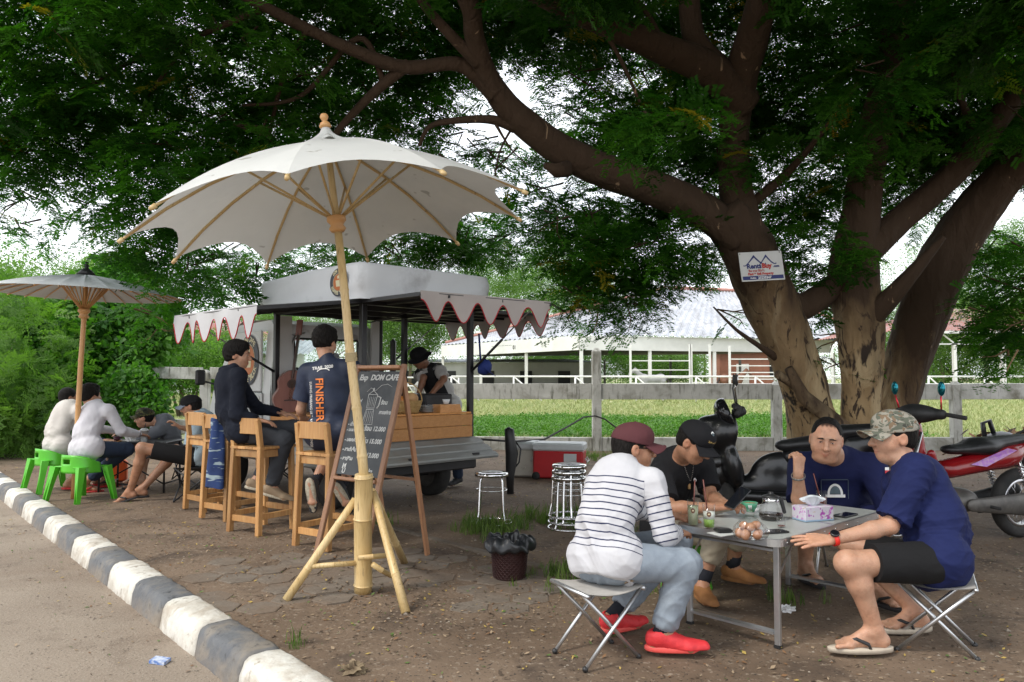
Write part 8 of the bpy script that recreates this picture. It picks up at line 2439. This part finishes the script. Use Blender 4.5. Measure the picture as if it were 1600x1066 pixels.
for lab, x, y, m_, h_ in (('plastic takeaway cup of dark berry drink with a lid', -.24, -.08, PURP, .1), ('white takeaway cup with a domed lid at the near table edge', .1, -.14, CLEARP, .12)):
 t_ = thing('takeaway_cup', lab, 'cup', tuple(ft_(x, y))); MB().lathe([(0, 0), (.03, 0), (.04, h_ * .55), (0, h_ * .55)], n=18).build('drink', m_, t_); MB().lathe([(.031, 0), (.045, h_), (.048, h_), (.046, h_ + .01), (.03, h_ + .03), (0, h_ + .032)], n=18).build('cup', FILM if m_ is PURP else CLEARP, t_); MB().tube([(0, 0, h_), (.015, 0, h_ + .09)], .004, 6).build('straw', BLACK_PLASTIC, t_)
for lab, x, y in (('white coffee cup, left one of the pair on the far table', -.1, -.1), ('white coffee cup, right one of the pair on the far table', -.02, -.16)):
 o = MB().lathe([(0, 0), (.065, .004), (.068, .01), (.03, .008), (.026, .01), (.042, .055), (.04, .055), (.022, .014), (0, .014)], ft_(x, y), 22).build('coffee_cup', CERAM); tag(o, lab, 'cup')
o = MB().lathe([(0, 0), (.1, 0), (.11, .012), (.105, .012), (.09, .005), (0, .005)], ft_(-.25, -.18), 24).build('plate', WOOD); tag(o, 'brown wooden plate at the left corner of the far table', 'plate')
OR = M('orange_bag_plastic', (.7, .12, .02), (.55, .08, .015), 9, .4, bump=.3)
q = gp(178, 752, 0)
ob = thing('shopping_bag', 'orange shopping bag standing under the far table', 'bag', (q.x, q.y, 0), .3)
g = MB(); g.box((0, 0, .13), (.3, .12, .26), taper=.9, bev=.02); g.build('bag', OR, ob); MB().tube([(-.06, 0, .25), (-.05, 0, .33), (.05, 0, .33), (.06, 0, .25)], .006, 6).build('handle', OR, ob)
def camp_chair(label, loc, rz, cm, h=.4, lean=.12, back=.8):
 t = thing('camp_chair', label, 'camp chair', loc, rz, 'fabric camp chairs')
 for sy in (-1, 1):
  MB().tube([(.22, sy * .24, .01), (-.22, sy * .24, h)], .009, 8).build('leg', BLACK_METAL, t); MB().tube([(-.22, sy * .24, .01), (.22, sy * .24, h)], .009, 8).build('leg', BLACK_METAL, t)
  MB().tube([(-.22, sy * .25, .01), (-.24, sy * .25, h), (-.24 - lean, sy * .25, back)], .009, 8).build('back_pole', BLACK_METAL, t)
 for sx in (-1, 1): MB().tube([(sx * .22, -.24, .01), (sx * .22, .24, h)], .008, 8).build('leg', BLACK_METAL, t); MB().tube([(sx * .22, .24, .01), (sx * .22, -.24, h)], .008, 8).build('leg', BLACK_METAL, t)
 shell('seat', lambda u, v: (-.23 + .46 * u, -.24 + .48 * v, h - .07 * math.sin(PI * v) * (1.1 - u * .5)), 10, 12, cm, t, .004)
 shell('backrest', lambda u, v: (-.24 - lean * u + .0 - .05 * math.sin(PI * v), -.25 + .5 * v, h - .02 + (back - h) * u), 10, 12, cm, t, .004)
 return t
camp_chair('black camp chair with crossed legs under the man in the pale blue t-shirt', (-3.32, 8.3, 0), R(186), M('black_fabric', (.012, .012, .014), (.02, .02, .022), 30, .8), .36)
camp_chair('reddish brown camp chair behind the youth in the grey t-shirt', (-4.0, 9.75, 0), R(215), M('brown_fabric', (.16, .06, .045), (.1, .04, .03), 20, .8), .36, .2, .78)
camp_chair('empty dark camp chair farther back between the tables', (-2.75, 9.2, 0), R(200), M('dark_fabric', (.03, .03, .035), (.02, .02, .02), 20, .8), .38)
# ================================================================== motorbikes
GLOSSB = M('gloss_black_paint', (.006, .006, .007), (.012, .012, .013), 4, .3, coat=.25); GLOSSR = M('gloss_red_paint', (.26, .006, .01), (.2, .005, .008), 3, .25, coat=.4)
SEATV = M('seat_vinyl', (.012, .012, .013), (.02, .02, .021), 30, .42, bump=.15, bscale=160)
ENG = M('engine_grey', (.16, .15, .135), (.09, .085, .08), 9, .5, .5, bump=.2); MATB = M('matt_black_plastic', (.013, .013, .014), (.022, .022, .022), 20, .6)
def bike_wheel(t, x, r, w, m_rim=STEEL, spokes=True):
 rt = Matrix.Rotation(PI / 2, 3, 'X')
 wh = MB().lathe([(r - w * .9, -w * .35), (r - w * .5, -w / 2), (r - w * .15, -w * .4), (r, -w * .12), (r, w * .12), (r - w * .15, w * .4), (r - w * .5, w / 2), (r - w * .9, w * .35), (r - w * .9, -w * .35)], (x, 0, r), 36, rt).build('wheel', RUBBER, t)
 MB().lathe([(r - w * 1.15, -w * .3), (r - w * .85, -w * .36), (r - w * .85, w * .36), (r - w * 1.15, w * .3), (r - w * 1.15, -w * .3)], (x, 0, r), 36, rt).build('rim', m_rim, wh)
 MB().lathe([(0, -w * .5), (.04, -w * .5), (.04, w * .5), (0, w * .5)], (x, 0, r), 16, rt).build('hub', m_rim, wh)
 g = MB(); n_ = 18 if spokes else 5
 for k in range(n_):
  a = 2 * PI * k / n_; s_ = 1 if k % 2 else -1
  g.tube([(x + .035 * math.cos(a + .4 * s_), .015 * s_, r + .035 * math.sin(a + .4 * s_)), (x + (r - w) * math.cos(a), 0, r + (r - w) * math.sin(a))], .0025 if spokes else .014, 5)
 o = g.build('spokes', m_rim, wh); 
 if spokes: o['kind'] = 'stuff'
def sd_part(t, name, m, build, vox=.012):
 s = SDF(); build(s); Vs, Fs_ = s.mesh(vox); return np_mesh(name, Vs, Fs_, m, t, None, True)
Yx = np.eye(3, dtype=F32)
YA = (V(0, 1, 0), .6)
mb = thing('motor_scooter', 'large glossy black scooter parked before the fence behind the men', 'motor scooter', (2.36, 6.6, 0), R(166))
bike_wheel(mb, .70, .27, .12, MATB, False); bike_wheel(mb, -.62, .26, .13, MATB, False)
def rotY(a): return np.array(Matrix.Rotation(-a, 3, 'Y').transposed(), dtype=F32)
sd_part(mb, 'front_fairing', GLOSSB, lambda s: (s.ell((.54, 0, .82), (.19, .2, .17), rotY(-.5), .04), s.ell((.46, 0, .56), (.1, .22, .22), rotY(-.2), .05), s.ell((.64, 0, .9), (.12, .13, .07), None, .03), s.ell((.3, 0, .7), (.14, .17, .3), rotY(-.25), .05, 1), s.ell((.62, 0, .45), (.14, .09, .12), None, .05)))
sd_part(mb, 'windscreen', M('smoked_screen', (.008, .008, .01), None, rough=.06), lambda s: (s.ell((.5, 0, .98), (.1, .19, .15), rotY(-.5), .02), s.ell((.42, 0, .98), (.08, .19, .17), rotY(-.5), .02, 1)), .01)
sd_part(mb, 'front_fender', GLOSSB, lambda s: (s.cone((.82, 0, .5), (.56, 0, .56), .07, .08, .03), s.ell((.7, 0, .27), (.285, .2, .285), None, .01, 1)))
sd_part(mb, 'floor_tunnel', GLOSSB, lambda s: (s.cone((.36, 0, .36), (-.1, 0, .36), .1, .11, .05), s.cone((.38, -.17, .3), (-.15, -.17, .28), .05, .06, .04), s.cone((.38, .17, .3), (-.15, .17, .28), .05, .06, .04), s.ell((.1, 0, .5), (.22, .09, .16), rotY(-.3), .06)))
sd_part(mb, 'rear_body', GLOSSB, lambda s: (s.ell((-.35, 0, .58), (.42, .17, .16), rotY(.12), .05), s.cone((-.5, 0, .72), (-.95, 0, .82), .12, .05, .06), s.cone((-.1, 0, .42), (-.4, 0, .5), .13, .13, .05)))
sd_part(mb, 'seat', SEATV, lambda s: (s.cone((.02, 0, .72), (-.3, 0, .76), .09, .125, .04, (V(0, 0, 1), .55)), s.cone((-.38, 0, .84), (-.75, 0, .88), .12, .085, .05, (V(0, 0, 1), .5)), s.ell((-.34, 0, .8), (.1, .12, .07), None, .05)))
MB().tube([(.42, -.33, 1.0), (.4, -.2, 1.04), (.44, 0, 1.0), (.4, .2, 1.04), (.42, .33, 1.0)], .014, 8).build('handlebar', MATB, mb)
for sy in (-1, 1):
 MB().tube([(.405, sy * .22, 1.035), (.43, sy * .35, .995)], .02, 10).build('grip', RUBBER, mb)
 g = MB(); g.box((.42, sy * .2, 1.045), (.07, .07, .05), bev=.015); g.build('switch_gear', MATB, mb)
 MB().tube([(.42, sy * .2, 1.06), (.44, sy * .24, 1.2), (.43, sy * .27, 1.24)], .007, 8).build('mirror_stem', CHROME if sy > 0 else MATB, mb)
 MB().ball((.43, sy * .29, 1.28), (.012, .035, .055), 14, 10).build('mirror', MATB, mb)
 MB().ball((.418, sy * .29, 1.28), (.006, .03, .048), 14, 10).build('mirror_glass', CHROME, mb)
 MB().tube([(-.62, sy * .13, .28), (-.7, sy * .13, .6)], .02, 8).build('shock_absorber', STEEL, mb)
 MB().ball((.74, sy * .09, .84), (.04, .05, .035)).build('headlight', GLASS, mb)
MB().tube([(-.3, -.13, .28), (-.8, -.16, .33), (-.92, -.16, .36)], [.045, .06, .055], 12).build('exhaust', ENG, mb)
MB().bar((-.05, .2, .3), (-.12, .32, .0), .018, .018).build('side_stand', MATB, mb)
g = MB(); g.box((.4, 0, 1.0), (.12, .2, .08), Euler((0, .5, 0)), bev=.02); g.build('dashboard', MATB, mb)
MB().tube([(-.72, -.14, .82), (-.95, -.12, .92), (-.98, 0, .93), (-.95, .12, .92), (-.72, .14, .82)], .014, 8).build('grab_rail', STEEL, mb)
rb = thing('motorbike', 'red and black motorbike parked at the right edge, its seat to the camera', 'motorbike', (3.57, 6.15, 0), R(198))
bike_wheel(rb, .66, .28, .085); bike_wheel(rb, -.6, .28, .095)
sd_part(rb, 'seat', SEATV, lambda s: (s.cone((.1, 0, .73), (-.2, 0, .735), .075, .115, .04, (V(0, 0, 1), .5)), s.cone((-.2, 0, .76), (-.66, 0, .8), .12, .075, .05, (V(0, 0, 1), .5))), .01)
sd_part(rb, 'side_cover', GLOSSR, lambda s: (s.cone((.14, 0, .58), (-.45, 0, .66), .1, .12, .05, (V(0, 0, 1), .75)), s.cone((-.4, 0, .67), (-.88, 0, .8), .12, .045, .06, (V(0, 0, 1), .7))), .01)
sd_part(rb, 'leg_shield', GLOSSR, lambda s: (s.cone((.47, 0, .92), (.4, 0, .5), .06, .08, .05), s.cone((.42, .12, .72), (.34, .12, .42), .03, .035, .04), s.cone((.42, -.12, .72), (.34, -.12, .42), .03, .035, .04), s.ell((.3, 0, .72), (.1, .13, .22), None, .04, 1)), .012)
sd_part(rb, 'handlebar_cover', MATB, lambda s: (s.ell((.44, 0, 1.02), (.1, .17, .075), None, .04), s.cone((.4, -.2, 1.02), (.4, .2, 1.02), .04, .04, .04)), .01)
sd_part(rb, 'front_fender', GLOSSR, lambda s: (s.cone((.8, 0, .5), (.52, 0, .54), .06, .065, .03), s.ell((.66, 0, .28), (.3, .2, .3), None, .01, 1)), .012)
sd_part(rb, 'engine', ENG, lambda s: (s.ell((.05, 0, .33), (.17, .13, .1), None, .03), s.cone((.1, 0, .36), (.3, 0, .38), .07, .06, .03)), .012)
sd_part(rb, 'belt_case', ENG, lambda s: (s.cone((.05, .14, .31), (-.6, .14, .29), .05, .1, .03, (V(0, 1, 0), .45))), .012)
sd_part(rb, 'muffler', MATB, lambda s: (s.cone((-.1, -.15, .28), (-.75, -.17, .36), .045, .06, .02)), .012)
DEC = M('decal_purple', (.5, .3, .45), (.35, .12, .5), 30, .4); 
for sy in (1,):
 g = MB(); g.add([(.02, .112, .62), (-.34, .134, .74), (-.44, .134, .72), (-.12, .13, .6)], [(0, 1, 2, 3)]); g.build('decal', DEC, rb)
for sy in (-1, 1):
 MB().tube([(.4, sy * .16, 1.03), (.36, sy * .38, 1.0)], .017, 10).build('grip', RUBBER, rb)
 MB().tube([(.4, sy * .2, 1.04), (.42, sy * .22, 1.16)], .006, 8).build('mirror_stem', M('red_anodised', (.6, .02, .04), None, rough=.25, metal=.6), rb)
 MB().ball((.42, sy * .225, 1.215), (.012, .035, .055), 12, 8).build('mirror', M('teal_mirror', (.02, .2, .25), None, rough=.1, metal=.8), rb)
 g = MB(); pts_ = []
 for k in range(60): f_ = k / 59; a = k * 1.05; pts_.append((-.45 - .1 * f_ + .026 * math.cos(a), sy * .15 + .026 * math.sin(a), .6 - .26 * f_))
 g.tube(pts_, .0055, 5); g.build('spring', STEEL, rb); MB().tube([(-.44, sy * .15, .63), (-.56, sy * .15, .3)], .012, 8).build('shock_absorber', CHROME, rb)
 MB().tube([(-.1, sy * .1, .3), (-.12, sy * .24, .29)], .012, 8).build('foot_peg', RUBBER, rb)
MB().tube([(-.02, .13, .26), (-.6, .12, .28)], .016, 8).build('swing_arm', BLACK_METAL, rb); MB().tube([(.66, .06, .28), (.46, .06, .88)], .018, 8).build('fork', STEEL, rb); MB().tube([(.66, -.06, .28), (.46, -.06, .88)], .018, 8).build('fork', STEEL, rb)
MB().tube([(-.6, .1, .78), (-.86, .1, .87), (-.9, 0, .88), (-.86, -.1, .87), (-.6, -.1, .78)], .011, 8).build('grab_rail', BLACK_METAL, rb)
MB().box((-.9, 0, .72), (.05, .13, .07), bev=.015).build('tail_light', REDTRIM, rb)
MB().box((-.94, 0, .52), (.01, .2, .15), Euler((0, -.3, 0))).build('number_plate', PRINT_W, rb)
MB().tube([(.0, -.16, .26), (-.06, -.3, .0)], .01, 6).build('side_stand', BLACK_METAL, rb)
q = gp(1560, 700, 0)
hb = thing('refuse_heap', 'black bag and heap of dry brown leaves by the fence at right', 'refuse', (7.3, 11.5, 0))
g = MB(); g.ball((.0, 0, .2), (.35, .3, .3), 14, 10); g.tube([(-.25, 0, .35), (-.28, 0, .62), (-.18, 0, .66), (-.1, 0, .4)], .035, 8); g.build('bag', BAG, hb)
P_ = [(7.3 + .75 + NR.normal(0, .45), 11.6 + NR.normal(0, .3), max(.0, .42 - abs(NR.normal(0, .25)))) for _ in range(700)]
o = scatter_quads('dry_leaves', None, P_, .04, .1, .9, 9, mats=[L_B, M('rust_leaf', (.25, .09, .03), None, rough=.8), L_D]); tag(o, 'heap of rust brown dry leaves near the fence at right', 'leaf heap', kind='stuff')
# ================================================================== horses under the stable roof
def horse(label, loc, rz, m, m2):
 t = thing('horse', label, 'horse', loc, rz)
 def b(s):
  s.ell((0, 0, 1.15), (.72, .3, .33), None, .1); s.ell((-.5, 0, 1.2), (.36, .29, .34), None, .1); s.ell((.5, 0, 1.15), (.34, .26, .36), None, .1)
  s.cone((.68, 0, 1.3), (1.12, 0, 1.75), .22, .13, .1, YA); s.cone((1.12, 0, 1.78), (1.5, 0, 1.5), .12, .075, .06, YA)
  for sy in (-1, 1):
   s.cone((.5, sy * .14, 1.0), (.52, sy * .15, .55), .13, .065, .06); s.cone((.52, sy * .15, .55), (.52, sy * .15, .08), .055, .045, .02); s.cone((.52, sy * .15, .08), (.56, sy * .15, .03), .055, .065, .02)
   s.cone((-.6, sy * .15, 1.05), (-.5, sy * .16, .72), .18, .1, .06); s.cone((-.5, sy * .16, .72), (-.68, sy * .16, .52), .085, .06, .03); s.cone((-.68, sy * .16, .52), (-.64, sy * .16, .08), .05, .045, .02); s.cone((-.64, sy * .16, .08), (-.6, sy * .16, .03), .055, .065, .02)
   s.cone((1.1, sy * .06, 1.86), (1.12, sy * .07, 1.97), .03, .012, .01)
 sd_part(t, 'body', m, b, .03)
 sd_part(t, 'tail', m2, lambda s: (s.cone((-.85, 0, 1.3), (-1.0, 0, .95), .05, .07, .02), s.cone((-1.0, 0, .95), (-.98, 0, .5), .07, .04, .02)), .03)
 sd_part(t, 'mane', m2, lambda s: s.cone((.7, 0, 1.5), (1.08, 0, 1.88), .06, .05, .02, YA), .025)
HG = M('grey_horse_coat', (.3, .3, .3), (.22, .22, .22), 2, .7); HB_ = M('bay_horse_coat', (.2, .09, .05), (.14, .06, .035), 2, .7); HD = M('dark_mane', (.05, .04, .035), None, rough=.9)
horse('grey horse standing behind the white bars of the stable', (X(1020, 49), 49, 0), PI, HG, HD)
horse('brown horse farther right in the open stable', (X(1142, 52), 52, 0), 0.2, HB_, HD)
